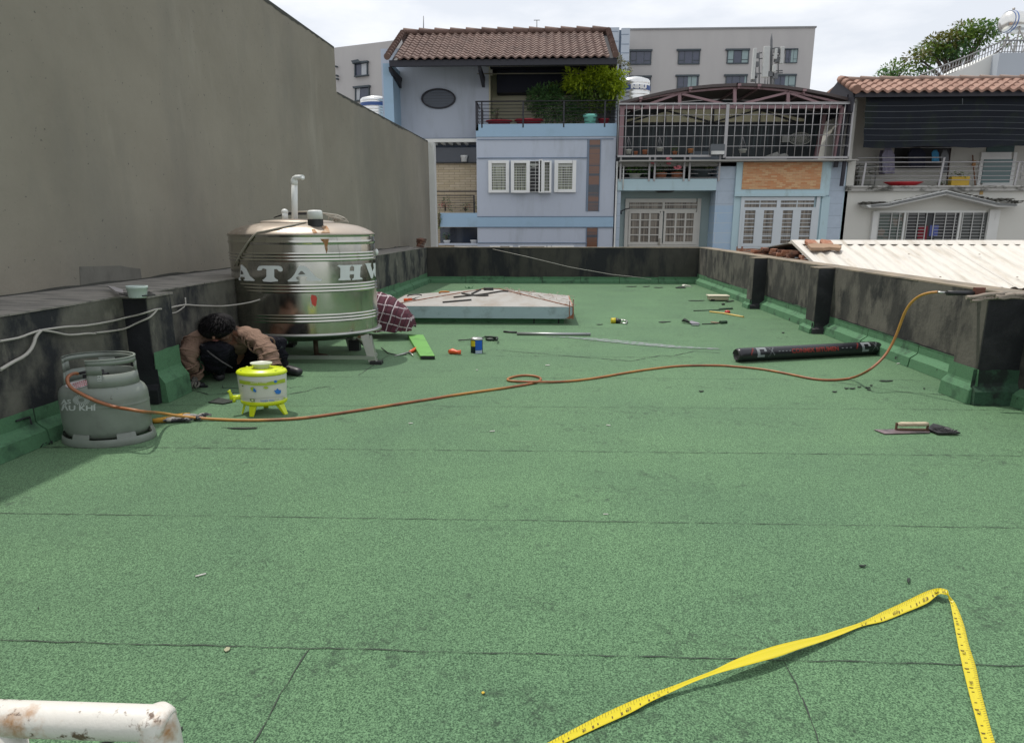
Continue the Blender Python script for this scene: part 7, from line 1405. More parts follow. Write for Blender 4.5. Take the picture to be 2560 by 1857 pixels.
rs_ = plant('rose_bush', 'pink rose bush flowering behind the small balcony railing', 'rose bush', P(c6(880, 330), PY), P(c6(900, 200), PY), [bl(c6, 750, 250, 110, 70, PY, 150, .08, 0, .2), bl(c6, 900, 210, 150, 90, PY, 220, .08, 0, .2), bl(c6, 1080, 220, 100, 90, PY, 180, .08, 0, .2)], [m_lf_d])
m = MB()
for (x, y, s_) in ((715, 165, 1), (965, 108, 1), (962, 182, .8), (1100, 245, 1.3)):
    c_ = P(c6(x, y), PY - .2)
    for k in range(14): a = random.uniform(0, 6.28); m.ell(c_ + Vector((math.cos(a) * .05 * s_ * 1.4, -.01, math.sin(a) * .03 * s_)), .04 * s_, .02, .025 * s_, 6, 4)
build(m, 'blossoms', m_pink2, rs_)
plant('potted_plant', 'yellow green plant rising from the black tub', 'plant', P(c6(1560, 290), PY), P(c6(1580, 200), PY), [bl(c6, 1590, 215, 90, 50, PY, 130, .10, 0, .15), bl(c6, 1430, 250, 130, 30, PY, 80, .07, 1, .15)], [m_lf_m, m_lf_d])
# fan
fc = P(c5(985, 862), BF + .9); fr_ = P(c5(1135, 862), BF + .9).x - fc.x; fz_ = fc.z - P(c5(985, 945), BF + .9).z
fan = thing('wall_fan', fc, 'pale round fan with wire guard behind the bars of the terrace', 'fan'); m = MB()
for s_ in (1.0, .82, .64, .46, .28): m.tube([fc + Vector((fr_ * s_ * math.cos(a), -.05 * (1 - s_), fz_ * s_ * math.sin(a))) for a in np.linspace(0, 2 * math.pi, 33)], .014 if s_ == 1 else .007, 5, False)
for a in np.linspace(0, 2 * math.pi, 25)[:-1]: m.tube([fc + Vector((0, -.06, 0)), fc + Vector((fr_ * math.cos(a), 0, fz_ * math.sin(a)))], .006, 4)
build(m, 'guard', mat('fan_wire', (.34, .34, .30, 1), .5), fan); m = MB()
for k in range(4): a = k * math.pi / 2 + .4; m.ell(fc + Vector((fr_ * .42 * math.cos(a), .02, fz_ * .42 * math.sin(a))), fr_ * .33, .02, fz_ * .30, 12, 6)
m.ell(fc, fr_ * .18, .08, fz_ * .2, 12, 8); m.fb(c5, 745, 820, 850, 910, BF + .85, BF + 1.1); build(m, 'blades', mat('fan_blade', (.20, .20, .18, 1), .5), fan)
m = MB(); m.prism([P(c5(*p), BF + .6) for p in ((500, 1110), (680, 1040), (700, 1080), (780, 1060), (830, 1090), (800, 1150), (500, 1150))], (0, .5, 0)); tag(build(m, 'folded_cover', mat('pale_cover', (.28, .28, .26, 1), .8)), 'pale folded cover lying on the terrace floor under the fan', 'cover')
# ---------------- white house on the right
wh = thing('town_house', (12, BF, -9), 'cream house on the right with orange tiled roof, long balcony and big dark shade net', 'house')
xw0 = X(c8, 0, 1300); xw1 = xw0 + 8.5; YB2 = BF + 1.3
zc8 = Z(c9, 592); zsl = Z(c9, 548)
m = MB(); m.box(xw0 - .05, xw1, BF, BF + .3, -9, zc8); m.box(xw0 - .05, xw1, YB2, YB2 + .2, zc8, Z(c8, 200, YB2)); m.box(xw0 - .05, X(c8, 100, 1100), BF - .03, BF + 1.3, zc8 - .0, Z(c8, 1085)); m.box(xw0 - .04, xw0 + .05, BF, BF + 4, -9, Z(c8, 300)); build(m, 'wall', m_cream_w, wh)
m = MB(); m.box(xw0 - .08, xw1, BF - .16, BF + 1.3, zsl - .03, zsl + .02); m.box(xw0 - .06, xw1, BF - .10, BF + .02, zc8 - .04, zsl - .031); build(m, 'balcony_slab', mat('mossy_grey_ledge', (.42, .41, .38, 1), .9, 0, .2, 3, (.10, .10, .085, 1), 3, (.5, .62), (1, 1, 2)), wh)
m = MB(); m.box(xw0 - .07, X(c8, 135, 1085), BF - .06, BF + .1, Z(c8, 1088), Z(c8, 1080)); build(m, 'cap', m_white_dirty, wh)
# shade net
m = MB(); nx, nz_ = 60, 24; xs0, xs1 = X(c8, 195, 500, BF - .3), xw1; zt8, zb8 = Z(c8, 205, BF - .35), Z(c8, 918, BF - .5); vs_ = []
for j in range(nz_ + 1):
    for i in range(nx + 1):
        u_ = i / nx; v_ = j / nz_; x = xs0 + (xs1 - xs0) * u_ + (.03 * v_ if i == 0 else 0); vs_.append((x, BF - .35 - .15 * v_ + .025 * math.sin(u_ * 40 + v_ * 3) * v_ + .02 * math.sin(v_ * 20 + u_ * 9), zt8 + (zb8 - zt8) * v_ - .03 * math.sin(u_ * 19) * v_))
m.add(vs_, [(j * (nx + 1) + i, j * (nx + 1) + i + 1, (j + 1) * (nx + 1) + i + 1, (j + 1) * (nx + 1) + i) for j in range(nz_) for i in range(nx)], True)
net = tag(build(m, 'shade_net', mat('black_blue_net', (.006, .009, .015, 1), .95, 0, .25, 1.5, (.010, .016, .014, 1), 1.3, (.5, .6), bs=60, bstr=.2)), 'large dark blue black shade net hanging in front of the upper balcony on the right', 'shade net')
m = MB()
for y, yo in ((385, 0), (460, 1), (540, 0), (610, 0), (685, 1), (765, 0), (838, 0)):
    pts_ = [P(c8(x, y + 8 * math.sin(x / 350) - 6), BF - .56) for x in range(200, 2700, 100)]; m.tube(pts_, .006 if not yo else .010, 4)
m.tube([P(c8(1475, 290), BF - .56), P(c8(1475, 370), BF - .56)], .012, 4); build(m, 'net_cord', mat('net_cord_grey', (.09, .10, .11, 1), .7), net)
# roof
yE8 = BF - .7; zE8 = Z(c8, 190, yE8); YR8 = BF + .55; zR8 = Z(c8, 45, YR8); x8a = P(c8(150, 190), yE8).x; x8b = x8a + 8.6
roof_tiles(wh, x8a, x8b, yE8, zE8, YR8, zR8 - .02, m_clayo, 27, 4, .045, .05)
m = MB()
for k in range(14): x0_ = x8a - .1 + .64 * k; m.tube([(x0_, YR8, zR8 + .05), (x0_ + .70, YR8, zR8 + .02)], [.075, .06], 8)
build(m, 'ridge_tiles', mat('grey_pink_ridge', (.30, .22, .18, 1), .8, 0, .2, 6), wh)
m = MB()
for k in range(4): a_ = k / 4; b2 = (k + 1.1) / 4; m.tube([(x8a - .10, yE8 + (YR8 - yE8) * a_ - .03, zE8 + (zR8 - zE8) * a_ + .05), (x8a - .10, yE8 + (YR8 - yE8) * b2, zE8 + (zR8 - zE8) * b2 + .02)], [.14, .11], 8)
build(m, 'rake_tiles', m_clayo, wh)
m = MB(); m.box(x8a - .12, x8b, yE8 + .1, yE8 + .16, zE8 - .16, zE8 - .01); m.prism([(x8a - .15, YR8, zR8), (x8a - .15, YR8 + 3, zE8 - .6), (x8a - .15, yE8 + .1, zE8 - .6), (x8a - .15, yE8 + .1, zE8 - .04)], (.06, 0, 0)); m.bar((x8a - .05, BF - .25, zsl), (x8a - .0, BF - .3, zE8 - .02), .10, .08, up=(0, 1, 0)); m.bar((x8a - .28, BF - .2, zsl + .6), (x8a - .12, BF - .25, zE8 - .02), .12, .06, up=(0, 1, 0)); build(m, 'dark_frame', m_darkwood, wh)
m = MB(); m.prism([P(c5(1410, 228), BF + 1.5), P(c5(1620, 110), BF + 1.5), P(c5(1640, 300), BF + 1.5)], (0, .1, 0)); build(m, 'brick_gable', m_brickd, wh)
m = MB(); m.fb(c5, 1650, 315, 1760, 350, BF - .2, BF + .3); m.bar(P(c5(1685, 300), BF - .1), P(c5(1742, 262), BF - .1), .05, .12); build(m, 'gutter', m_white_dirty, wh)
m = MB(); m.hexa([(x8a - .1, YR8 + .05, zR8 - .15), (x8b, YR8 + .05, zR8 - .15), (x8b, BF + 5, zE8 - .3), (x8a - .1, BF + 5, zE8 - .3), (x8a - .1, YR8 + .05, zR8 - .05), (x8b, YR8 + .05, zR8 - .05), (x8b, BF + 5, zE8 - .1), (x8a - .1, BF + 5, zE8 - .1)]); m.box(xw0 + .1, xw1, BF + 4.8, BF + 5, -9, zE8); build(m, 'rear_roof', m_clayo, wh)
# upper opening, door, railings
fbx(wh, 'dark_opening', m_black, c8, [(590, 900, 1300, 1190)], YB2 - .02, YB2 - .002)
m = MB(); frame(c8, 1690, 985, 2150, 1420, 42, YB2, .06); m.fb(c8, 1735, 1030, 2110, 1075, YB2 - .06, YB2); df = build(m, 'door', m_white, wh); fbx(df, 'pane', mat('teal_door_glass', (.14, .22, .22, 1), .25, 0, .08, 2, bstr=0), c8, [(1735, 1075, 2108, 1385)], YB2 - .05, YB2 - .03)
fbx(wh, 'upper_pane', m_gglass, c8, [(1790, 880, 2145, 985)], YB2 - .03, YB2 - .004)
zy = lambda y: P(c8(1000, y), BF - .12).z; m = MB(); xr0 = X(c8, 120, 1120, BF - .12)
for y, r_ in ((1112, .022), (1170, .012), (1230, .012), (1290, .012), (1342, .012)): m.tube([(xr0, BF - .12, zy(y)), (xw1, BF - .12, zy(y))], r_, 8)
m.tube([(xr0, BF - .12, zy(1052)), (X(c8, 1215, 1052, BF - .12), BF - .12, zy(1052))], .016, 8)
for x in (200, 1190, 2170): xx = X(c8, x, 1250, BF - .12); m.bar((xx, BF - .12, zy(1420)), (xx + (.06 if x == 1190 else .04), BF - .12, zy(1112) if x != 1190 else zy(1050)), .06, .03, up=(0, 1, 0))
for k in range(5): xx = X(c8, 2175, 1250, BF - .12) + .14 * k; m.tube([(xx, BF - .12, zy(1342)), (xx, BF - .12, zy(1112))], .014, 6)
build(m, 'balcony_railing', m_rail_grey, wh)
# pediment canopy and barred window
m = MB(); PE = [(275, 822), (500, 822), (1270, 655), (1930, 812), (2160, 812), (2210, 780), (2000, 770), (1270, 598), (560, 755), (235, 790)]
m.prism([P(c9(*p), BF - .45) for p in PE], (0, .45, 0)); build(m, 'pediment', m_white_dirty, wh)
m = MB(); 
for k, (dy, yy) in enumerate(((30, .47), (14, .49))): 
    pts_ = [P(c9(*p), BF - yy) for p in ((300, 808 - dy + 14), (530, 806 - dy), (1270, 640 - dy + 6), (1950, 800 - dy), (2180, 796 - dy + 12))]
    for a_, b2 in zip(pts_, pts_[1:]): m.bar(a_, b2, .012, .03)
build(m, 'moulding', mat('dark_moulding_line', (.16, .165, .16, 1), .8), wh)
m = MB()
for (xa_, xb_, f_) in ((170, 620, lambda x: 750), (1850, 2230, lambda x: 735 - (30 if 1880 < x < 2120 else 0)), (600, 1250, lambda x: 745 - (x - 600) * .22), (1320, 1850, lambda x: 605 + (x - 1320) * .2)):
    for k in range(150): x = random.uniform(xa_, xb_); c_ = P(c9(x, f_(x) + random.uniform(-4, 26)), BF - .3); m.ell(c_ + Vector((0, random.uniform(-.12, .25), 0)), random.uniform(.02, .08), .05, random.uniform(.005, .018), 6, 4, .3)
build(m, 'lichen_crust', mat('grey_lichen', (.14, .135, .115, 1), .95, 0, .4, 12), wh)
m = MB(); frame(c9, 345, 862, 1800, 1420, 26, BF, .07)
for x in (730, 1440): m.fb(c9, x - 34, 880, x - 10, 1420, BF - .08, BF)
m.fb(c9, 1790, 850, 1925, 1420, BF - .10, BF); m.fb(c9, 300, 870, 350, 1420, BF - .1, BF); wf = build(m, 'window', m_white_dirty, wh)
m_dgr = mat('dim_green_pane', (.06, .085, .07, 1), .3, 0, .3, 2, (.16, .13, .10, 1), 2.5, (.55, .6))
fbx(wf, 'pane', m_dgr, c9, [(375, 885, 712, 1400)], BF - .03, BF - .01); fbx(wf, 'pane', m_black, c9, [(745, 885, 1425, 1400)], BF - .03, BF - .01); fbx(wf, 'pane', mat('dim_brown_pane', (.035, .04, .035, 1), .3), c9, [(1455, 885, 1775, 1400)], BF - .03, BF - .01)
m = MB(); 
for (xa_, xb_) in ((375, 712), (745, 1010), (1110, 1425), (1455, 1775)):
    for k in range(13): y = 905 + 40 * k; m.fb(c9, xa_ + 0, y, xb_ - 18, y + 5, BF - .065, BF - .055)
for x in (560, 660, 900, 1010, 1110, 1260, 1375, 1605, 1735, 400, 765, 1475): m.fb(c9, x - 27, 885, x - 17, 1400, BF - .07, BF - .05)
build(m, 'window_grille', mat('pale_grille', (.46, .46, .44, 1), .5, bstr=0), wf)
fbx(wh, 'rust_patch', mat('ochre_stain', (.45, .30, .12, 1), .8), c9, [(1700, 575, 1745, 655)], BF - .012, BF - .003)
fbx(wf, 'hanging_cloth', [mat('dark_red_cloth', (.16, .01, .02, 1), .9)], c9, [(900, 1060, 1020, 1245)], BF - .045, BF - .032); fbx(wf, 'hanging_cloth', [mat('blue_cloth', (.08, .10, .28, 1), .9)], c9, [(1050, 1050, 1160, 1190)], BF - .045, BF - .032)
# laundry on the balcony
def shirt(cv, x0, x1, y0, y1, Y, mt, nm, lb, cat='shirt'):
    xm = (x0 + x1) / 2; w_ = (x1 - x0) / 2; m = MB(); nx = 9; nz_ = 8; vs_ = []
    for j in range(nz_ + 1):
        v_ = j / nz_; ww = w_ * (.45 + .55 * min(1, v_ * 4)) if v_ < .25 else w_ * (1 - .12 * (v_ - .25))
        for i in range(nx): u_ = i / (nx - 1) * 2 - 1; p = P(cv(xm + ww * u_, y0 + (y1 - y0) * v_), Y); p.y += .035 * math.sin(u_ * 9 + v_ * 2) * (.3 + v_); vs_.append(p)
    m.add(vs_, [(j * nx + i, j * nx + i + 1, (j + 1) * nx + i + 1, (j + 1) * nx + i) for j in range(nz_) for i in range(nx - 1)], True); o = build(m, nm, mt); s_ = o.modifiers.new('th', 'SOLIDIFY'); s_.thickness = .03; return tag(o, lb, cat)
LY = YB2 - .5
shirt(c8, 395, 470, 960, 1270, LY + .1, mat('grey_lilac_cloth', (.20, .19, .24, 1), .9), 'hanging_shirt', 'leftmost grey garment hanging behind the lilac shirt')
shirt(c8, 430, 600, 935, 1260, LY, mat('lilac_cloth', (.33, .32, .43, 1), .9), 'hanging_shirt', 'lilac long sleeved shirt hanging under the shade net')
shirt(c8, 765, 1000, 930, 1190, LY, mat('navy_cloth', (.015, .018, .035, 1), .9), 'hanging_shirt', 'navy garment hanging in the middle of the washing line')
shirt(c8, 1072, 1170, 955, 1110, LY - .1, mat('bright_blue_cloth', (.06, .30, .55, 1), .8), 'hanging_shirt', 'bright blue top hanging on the washing line')
shirt(c8, 1190, 1300, 950, 1250, LY, mat('slate_cloth', (.22, .23, .25, 1), .9), 'hanging_shirt', 'grey garment hanging right of the bright blue top')
m = MB(); m.tube([P(c8(400, 925), LY), P(c8(1330, 925), LY)], .012, 6); tag(build(m, 'clothes_line', m_rail_grey), 'clothes pole under the shade net holding the washing', 'clothes pole')
fz8 = zsl + .02
def onb(x, Y): return Vector((P(c8(x, 1380), Y).x, Y, fz8))
q = onb(710, BF + .15); m = MB(); m.lathe([(0, 0), (.6, 0), (1.0, .11), (1.05, .13), (.98, .13), (.6, .03), (0, .03)], q, .62, .3, 32); tag(build(m, 'basin', mat('red_basin', (.50, .02, .03, 1), .4)), 'wide red plastic basin on the cream house balcony', 'basin')
m = MB(); a_ = onb(1330, BF + .1); b2 = onb(1565, BF + .1); h_ = .30; m.box(a_.x, b2.x, BF + .1, BF + .3, fz8, fz8 + h_); tag(build(m, 'planter_box', mat('yellow_plastic_box', (.52, .33, .02, 1), .5), bevel=.015), 'yellow planter box on the cream house balcony', 'planter')
plant('potted_plant', 'small green plant growing in the yellow planter box', 'plant', Vector(((a_.x + b2.x) / 2, BF + .2, fz8 + h_)), Vector(((a_.x + b2.x) / 2, BF + .2, fz8 + h_ + .1)), [(Vector(((a_.x + b2.x) / 2, BF + .2, fz8 + h_ + .06)), (.30, .1, .09), 90, .10, 0)], [m_lf_m])
t_ = thing('broom', onb(1640, YB2 - .3), 'broom with orange head leaning against the wall behind the planter', 'broom'); m = MB(); m.tube([onb(1650, YB2 - .3), P(c8(1605, 1020), YB2 - .1)], .02, 6); build(m, 'handle', mat('broom_wood', (.30, .13, .06, 1), .7), t_); m = MB(); q = P(c8(1622, 1130), YB2 - .15); m.box(q.x - .05, q.x + .05, q.y - .03, q.y + .03, q.z - .1, q.z + .1); build(m, 'head', mat('broom_orange', (.48, .24, .09, 1), .7), t_)
st_ = thing('storage_rack', onb(230, BF + .5), 'grey green metal stove and rack standing at the left end of the cream balcony', 'rack'); a_ = onb(115, BF + .5); b2 = onb(350, BF + .5); m = MB()
for z in (0.05, .35, .68): m.box(a_.x, b2.x, BF + .5, BF + .9, fz8 + z, fz8 + z + .03)
for x_ in (a_.x, b2.x - .03): m.box(x_, x_ + .03, BF + .49, BF + .52, fz8, fz8 + .75)
build(m, 'frame', mat('rack_grey', (.14, .145, .13, 1), .7), st_); m = MB(); m.box(a_.x + .1, b2.x - .12, BF + .55, BF + .88, fz8 + .08, fz8 + .34); m.box(a_.x + .03, a_.x + .35, BF + .55, BF + .85, fz8 + .38, fz8 + .58); m.ell((a_.x + .5, BF + .6, fz8 + .5), .12, .1, .08, 10, 6); build(m, 'stored_boxes', mat('rack_boxes', (.22, .22, .19, 1), .7, 0, .4, 3), st_)
m = MB(); m.tube([P(c8(1325, 920), YB2 - .25), P(c8(1270, 1410), BF + .3)], .025, 6); tag(build(m, 'pole', mat('dark_pole', (.07, .04, .035, 1), .6)), 'dark pole leaning beside the yellow planter box', 'pole')
for k, x in enumerate((1160, 1210, 1275)):
    plant('potted_plant', ('first', 'second', 'third')[k] + ' small dark plant from the left along the foot of the balcony railing', 'plant', onb(x, BF + .05), onb(x, BF + .05) + Vector((0, 0, .1)), [(onb(x, BF + .05) + Vector((0, 0, .08)), (.09, .06, .07), 26, .06, 0)], [m_lf_d], 'small plants along the cream balcony')
# ================================================================ far background
YG = 92.0
gb = thing('office_building', (20, YG, -9), 'large plain grey office block with square windows standing behind the houses', 'building')
m_gry = mat('grey_office_paint', (.44, .425, .41, 1), .85, 0, .04, .1, (.40, .385, .375, 1), .3, (.4, .7), (1, 1, .3), bs=5, bstr=.05)
zG = P(D(1500, 66), YG).z; xg0 = P(D(1375, 100), YG).x; xg1 = P(D(1806, 64), YG).x
m = MB(); m.box(xg0, xg1, YG, YG + 18, -9, zG); build(m, 'main_block', m_gry, gb)
a_ = G(D(742, 106), zG); b2 = G(D(905, 86), zG); dv = (b2 - a_).normalized(); a_ = a_ - dv * 18
m = MB(); back = Vector((0, 16, 0)); lo = [Vector((p.x, p.y, -9)) for p in (a_, b2, b2 + back, a_ + back)]; hi = [Vector((p.x, p.y, zG)) for p in (a_, b2, b2 + back, a_ + back)]; m.hexa(lo + hi); build(m, 'left_wing', m_gry, gb)
m = MB(); m.box(xg0, xg1 + .1, YG - .15, YG + .2, zG, zG + .18); build(m, 'roof_edge', mat('grey_flashing', (.26, .26, .26, 1), .7), gb)
m_fr = mat('dark_window_frame', (.045, .06, .07, 1), .5, bstr=0); m_of = glassy('office_glass', (.055, .065, .10, 1), .12); m_blind = mat('pale_blind', (.25, .33, .33, 1), .6)
def gwin(cv, x0, y0, x1, y1, blinds=()):
    w_ = MB(); t_ = (x1 - x0) * .045; w_.fb(cv, x0 - t_ * 1.2, y0 - t_ * .9, x1 + t_ * 1.2, y0 + t_ * .7, YG - .28, YG - .0); w_.fb(cv, x0, y0 + t_ * .7, x0 + t_, y1, YG - .14, YG); w_.fb(cv, x1 - t_, y0 + t_ * .7, x1, y1, YG - .14, YG); w_.fb(cv, x0 + t_, y1 - t_, x1 - t_, y1, YG - .14, YG)
    f_ = build(w_, 'window', m_fr, gb); w_ = MB(); w_.fb(cv, x0 + t_, y0 + t_ * .7, x1 - t_, y1 - t_, YG - .08, YG - .03); build(w_, 'pane', m_of, f_)
    w_ = MB()
    for (u0, u1) in blinds: w_.fb(cv, x0 + (x1 - x0) * u0, y0 + t_, x0 + (x1 - x0) * u1, y1 - t_, YG - .1, YG - .085)
    if blinds: build(w_, 'blind', m_blind, f_)
    w_ = MB(); yy = y0 + (y1 - y0) * .70
    for (u0, u1) in (((.05, .30), (.66, .95)) if x1 - x0 > 60 else ((.45, .95),)): w_.fb(cv, x0 + (x1 - x0) * u0, yy, x0 + (x1 - x0) * u1, yy + t_ * .6, YG - .12, YG - .05); w_.fb(cv, x0 + (x1 - x0) * (u1 if u0 < .2 else u0) - t_ * .25, y0, x0 + (x1 - x0) * (u1 if u0 < .2 else u0) + t_ * .25, y1, YG - .12, YG - .05)
    build(w_, 'mullion', m_fr, f_)
gwin(cB, 160, 270, 275, 347); gwin(cB, 418, 268, 535, 345); gwin(cB, 680, 266, 797, 342, ((.04, .28), (.68, .96))); gwin(cB, 992, 263, 1058, 338, ((.45, .96),))
gwin(cB, 165, 410, 272, 490); gwin(cB, 412, 405, 527, 490, ((.5, .9),)); gwin(cB, 672, 403, 786, 480, ((.88, .96),)); gwin(cB, 930, 402, 1048, 480, ((.5, .96),))
# the two windows of the angled wing
nrm2 = Vector((dv.y, -dv.x, 0)); nrm2 = nrm2 if nrm2.y < 0 else -nrm2
def onw(p, off=.0): d = ray(p); k = nrm2.dot(b2 + nrm2 * off - EYE) / nrm2.dot(d); return EYE + d * k
def wq(mb, ps, o0, o1): 
    A = [onw(e1(*p), o0) for p in ps]; mb.prism(A, nrm2 * (o1 - o0))
for (x0, x1, yt0, yt1, yb0, yb1, lb) in ((565, 830, 575, 545, 850, 820, 0), (575, 865, 1075, 1045, 1350, 1320, 1)):
    w_ = MB(); wq(w_, [(x0 - 30, yt0 - 20), (x1 + 15, yt1 - 22), (x1 + 15, yt1 + 14), (x0 - 20, yt0 + 20)], 0, .5); wq(w_, [(x0, yt0 + 20), (x0 + 18, yt0 + 18), (x0 + 18, yb0), (x0, yb0)], 0, .3); wq(w_, [(x1 - 14, yt1), (x1, yt1), (x1, yb1), (x1 - 14, yb1)], 0, .3); wq(w_, [(x0, yb0 - 14), (x1 + 20, yb1 - 16), (x1 + 20, yb1 + 6), (x0, yb0 + 10)], 0, .4); f_ = build(w_, 'window', m_fr, gb)
    w_ = MB(); wq(w_, [(x0 + 10, yt0 + 10), (x1 - 8, yt1 + 10), (x1 - 8, yb1 - 10), (x0 + 10, yb0 - 10)], .05, .12); build(w_, 'pane', m_of, f_); w_ = MB(); wq(w_, [(x0 + (x1 - x0) * .48, yt0 + 8), (x1 - 14, yt1 + 14), (x1 - 14, yb1 - 22), (x0 + (x1 - x0) * .48, yb0 - 22)] if not lb else [(x0 + 12, yt0 + 18), (x0 + 90, yt0 + 10), (x0 + 70, yb0), (x0 + 12, yb0)], .14, .17); build(w_, 'blind', mat('white_blind', (.42, .44, .46, 1), .6), f_)
w_ = MB(); wq(w_, [(480, 515), (625, 485), (660, 545), (510, 570)], .6, .7); build(w_, 'open_sash', m_fr, gb)
w_ = MB(); 
for (x, y) in ((190, 640), (205, 828), (212, 895)): wq(w_, [(x - 25, y - 14), (x + 14, y - 14), (x + 14, y + 16), (x - 25, y + 16)], .1, .6)
build(w_, 'wall_fitting', m_fr, gb)
# light clad shaft
YS_ = 88; sh_ = thing('clad_shaft', P(D(1381, 300), YS_), 'narrow pale blue panelled shaft against the grey office block', 'tower')
m_pan = mat('pale_panel', (.42, .47, .53, 1), .6, 0, .05, .5)
m = MB(); m.fb(c2, 1800, 50, 1975, 900, YS_, YS_ + 3); m.fb(c2, 2008, 58, 2120, 900, YS_ - .3, YS_ + 3); m.fb(c2, 1975, 85, 2007, 900, YS_ + .3, YS_ + 3); build(m, 'cladding', m_pan, sh_)
m = MB()
for y in (140, 272, 390, 500, 610): m.fb(c2, 2008, y, 2120, y + 6, YS_ - .33, YS_ - .301); m.fb(c2, 1890, y - 40, 1975, y - 34, YS_ - .03, YS_ - .001)
m.fb(c2, 1982, 85, 2002, 900, YS_ + .25, YS_ + .29); build(m, 'panel_joint', m_line, sh_)
# mobile phone antennas
YA2 = 60; at = thing('antenna_mast', P(D(1716, 190), YA2), 'cluster of pale mobile phone antennas on poles behind the arched roof', 'antenna')
m_ant = mat('antenna_white', (.46, .47, .45, 1), .6, bstr=0); m_pole = mat('antenna_pole', (.14, .145, .15, 1), .6, .3, bstr=0)
for (x0, y0, x1, y1) in ((775, 195, 850, 930), (1025, 150, 1165, 880), (1435, 155, 1515, 560), (1255, 590, 1330, 760), (1300, 200, 1360, 450)):
    m = MB(); m.fb(e2, x0, y0, x1, y1, YA2, YA2 + .3); build(m, 'panel', m_ant, at, bevel=.04)
m = MB(); Q_ = lambda x, y, Y=YA2 + .5: P(e2(x, y), Y)
m.tube([Q_(1205, 1300), Q_(1215, 0), Q_(1217, -180)], [.13, .10, .03], 8)
for (x, y0, y1) in ((925, 280, 1300), (1330, 220, 470), (1375, 380, 800), (1060, 870, 1300), (1125, 880, 1300), (1270, 860, 1300), (840, 550, 1300)): m.tube([Q_(x, y0), Q_(x, y1)], .05, 6)
for (x0, x1, y) in ((840, 990, 320), (920, 1005, 450), (890, 1000, 800), (1200, 1480, 370), (1200, 1480, 740), (1290, 1500, 550), (1320, 1480, 790), (1200, 1290, 215)): m.tube([Q_(x0, y), Q_(x1, y - 12)], .05, 6)
build(m, 'pole', m_pole, at)
m = MB()
for (x, y) in ((870, 370), (850, 575), (830, 840), (800, 930), (1345, 240), (1310, 850), (1470, 270), (1210, 800), (1350, 460)): c_ = Q_(x, y, YA2 + .2); m.box(c_.x - .22, c_.x + .22, c_.y, c_.y + .2, c_.z - .2, c_.z + .2)
build(m, 'clamp_box', m_pole, at)
for (p0, p1, lb) in (((938, 72), (938, 36), 'left lightning rod sticking up above the brown roof'), ((1189, 72), (1189, 46), 'right lightning rod sticking up above the brown roof'), ((970, 72), (970, 66), 'very short stub above the brown roof')):
    m = MB(); Yq = 70; a1_ = P(D(p0[0], p0[1] + 30), Yq); b1_ = P(D(*p1), Yq); m.tube([a1_, b1_], [.08, .035], 6)
    if '46' in str(p1): m.box(b1_.x - .3, b1_.x + .3, Yq - .03, Yq + .03, b1_.z, b1_.z + .05)
    tag(build(m, 'lightning_rod', m_pole), lb, 'lightning rod')
# distant plain block carrying the rods and masts
m = MB(); a1_ = P(D(900, 80), 66); m.box(a1_.x, P(D(1350, 90), 66).x, 66, 78, -9, P(D(1100, 112), 66).z); tag(build(m, 'background_building', m_gry), 'grey flat roofed block hidden behind the brown tiled roof', 'building')
m = MB(); m.box(P(D(1640, 230), YA2).x, P(D(1760, 230), YA2).x, YA2 - 2, YA2 + 6, -9, P(D(1716, 225), YA2).z - .5); tag(build(m, 'background_building', m_base), 'plain block hidden behind the arched roof carrying the antennas', 'building')
# small rooftop tanks
def vtank(cv, x0, x1, y0, y1, Y, lb, band=True, txt=None):
    xa_, xb_ = P(cv(x0, y1), Y).x, P(cv(x1, y1), Y).x; r_ = (xb_ - xa_) / 2; zt_, zb_ = P(cv(x0, y0), Y).z, P(cv(x0, y1), Y).z; h_ = zt_ - zb_; t_ = thing('rooftop_tank', ((xa_ + xb_) / 2, Y, zb_), lb, 'water tank'); m = MB()
    pr = [(1, 0)]
    for k in range(1, 7): pr += [(1, h_ * (k / 7 - .03)), (1.025, h_ * k / 7), (1, h_ * (k / 7 + .03))]
    m.lathe(pr + [(1, h_ * .93), (.9, h_ * 1.0), (.5, h_ * 1.08), (.2, h_ * 1.12), (0, h_ * 1.12)], ((xa_ + xb_) / 2, Y, zb_), r_, r_ * .8, 40); build(m, 'shell', mat('bright_steel', (.72, .72, .70, 1), .22, .9, .15, 3, bstr=0), t_)
    if band:
        m = MB(); m.lathe([(1.03, h_ * .56), (1.03, h_ * .74)], ((xa_ + xb_) / 2, Y, zb_), r_, r_ * .8, 40); build(m, 'blue_band', mat('tank_blue', (.04, .09, .26, 1), .5, bstr=0), t_)
        if txt: m = MB(); text_cyl(m, txt, ((xa_ + xb_) / 2, Y), r_ * 1.035, r_ * .8 * 1.035, rad(-80), zb_ + h_ * .65, h_ * .17, .02, 1.5, .02); build(m, 'lettering', m_white, t_)
    m = MB(); m.box(xa_, xb_, Y - r_ * .6, Y + r_ * .6, zb_ - 1.2, zb_ - .02); build(m, 'stand', m_base, t_)
vtank(c4, 150, 562, 60, 420, 27.2, 'small steel roof tank with a blue lettered band right of the yellow green shrub', True, 'NHU')
vtank(e1, 690, 1300, 1290, 1700, 27.5, 'steel roof tank half hidden between the party wall and the blue wing wall', True)
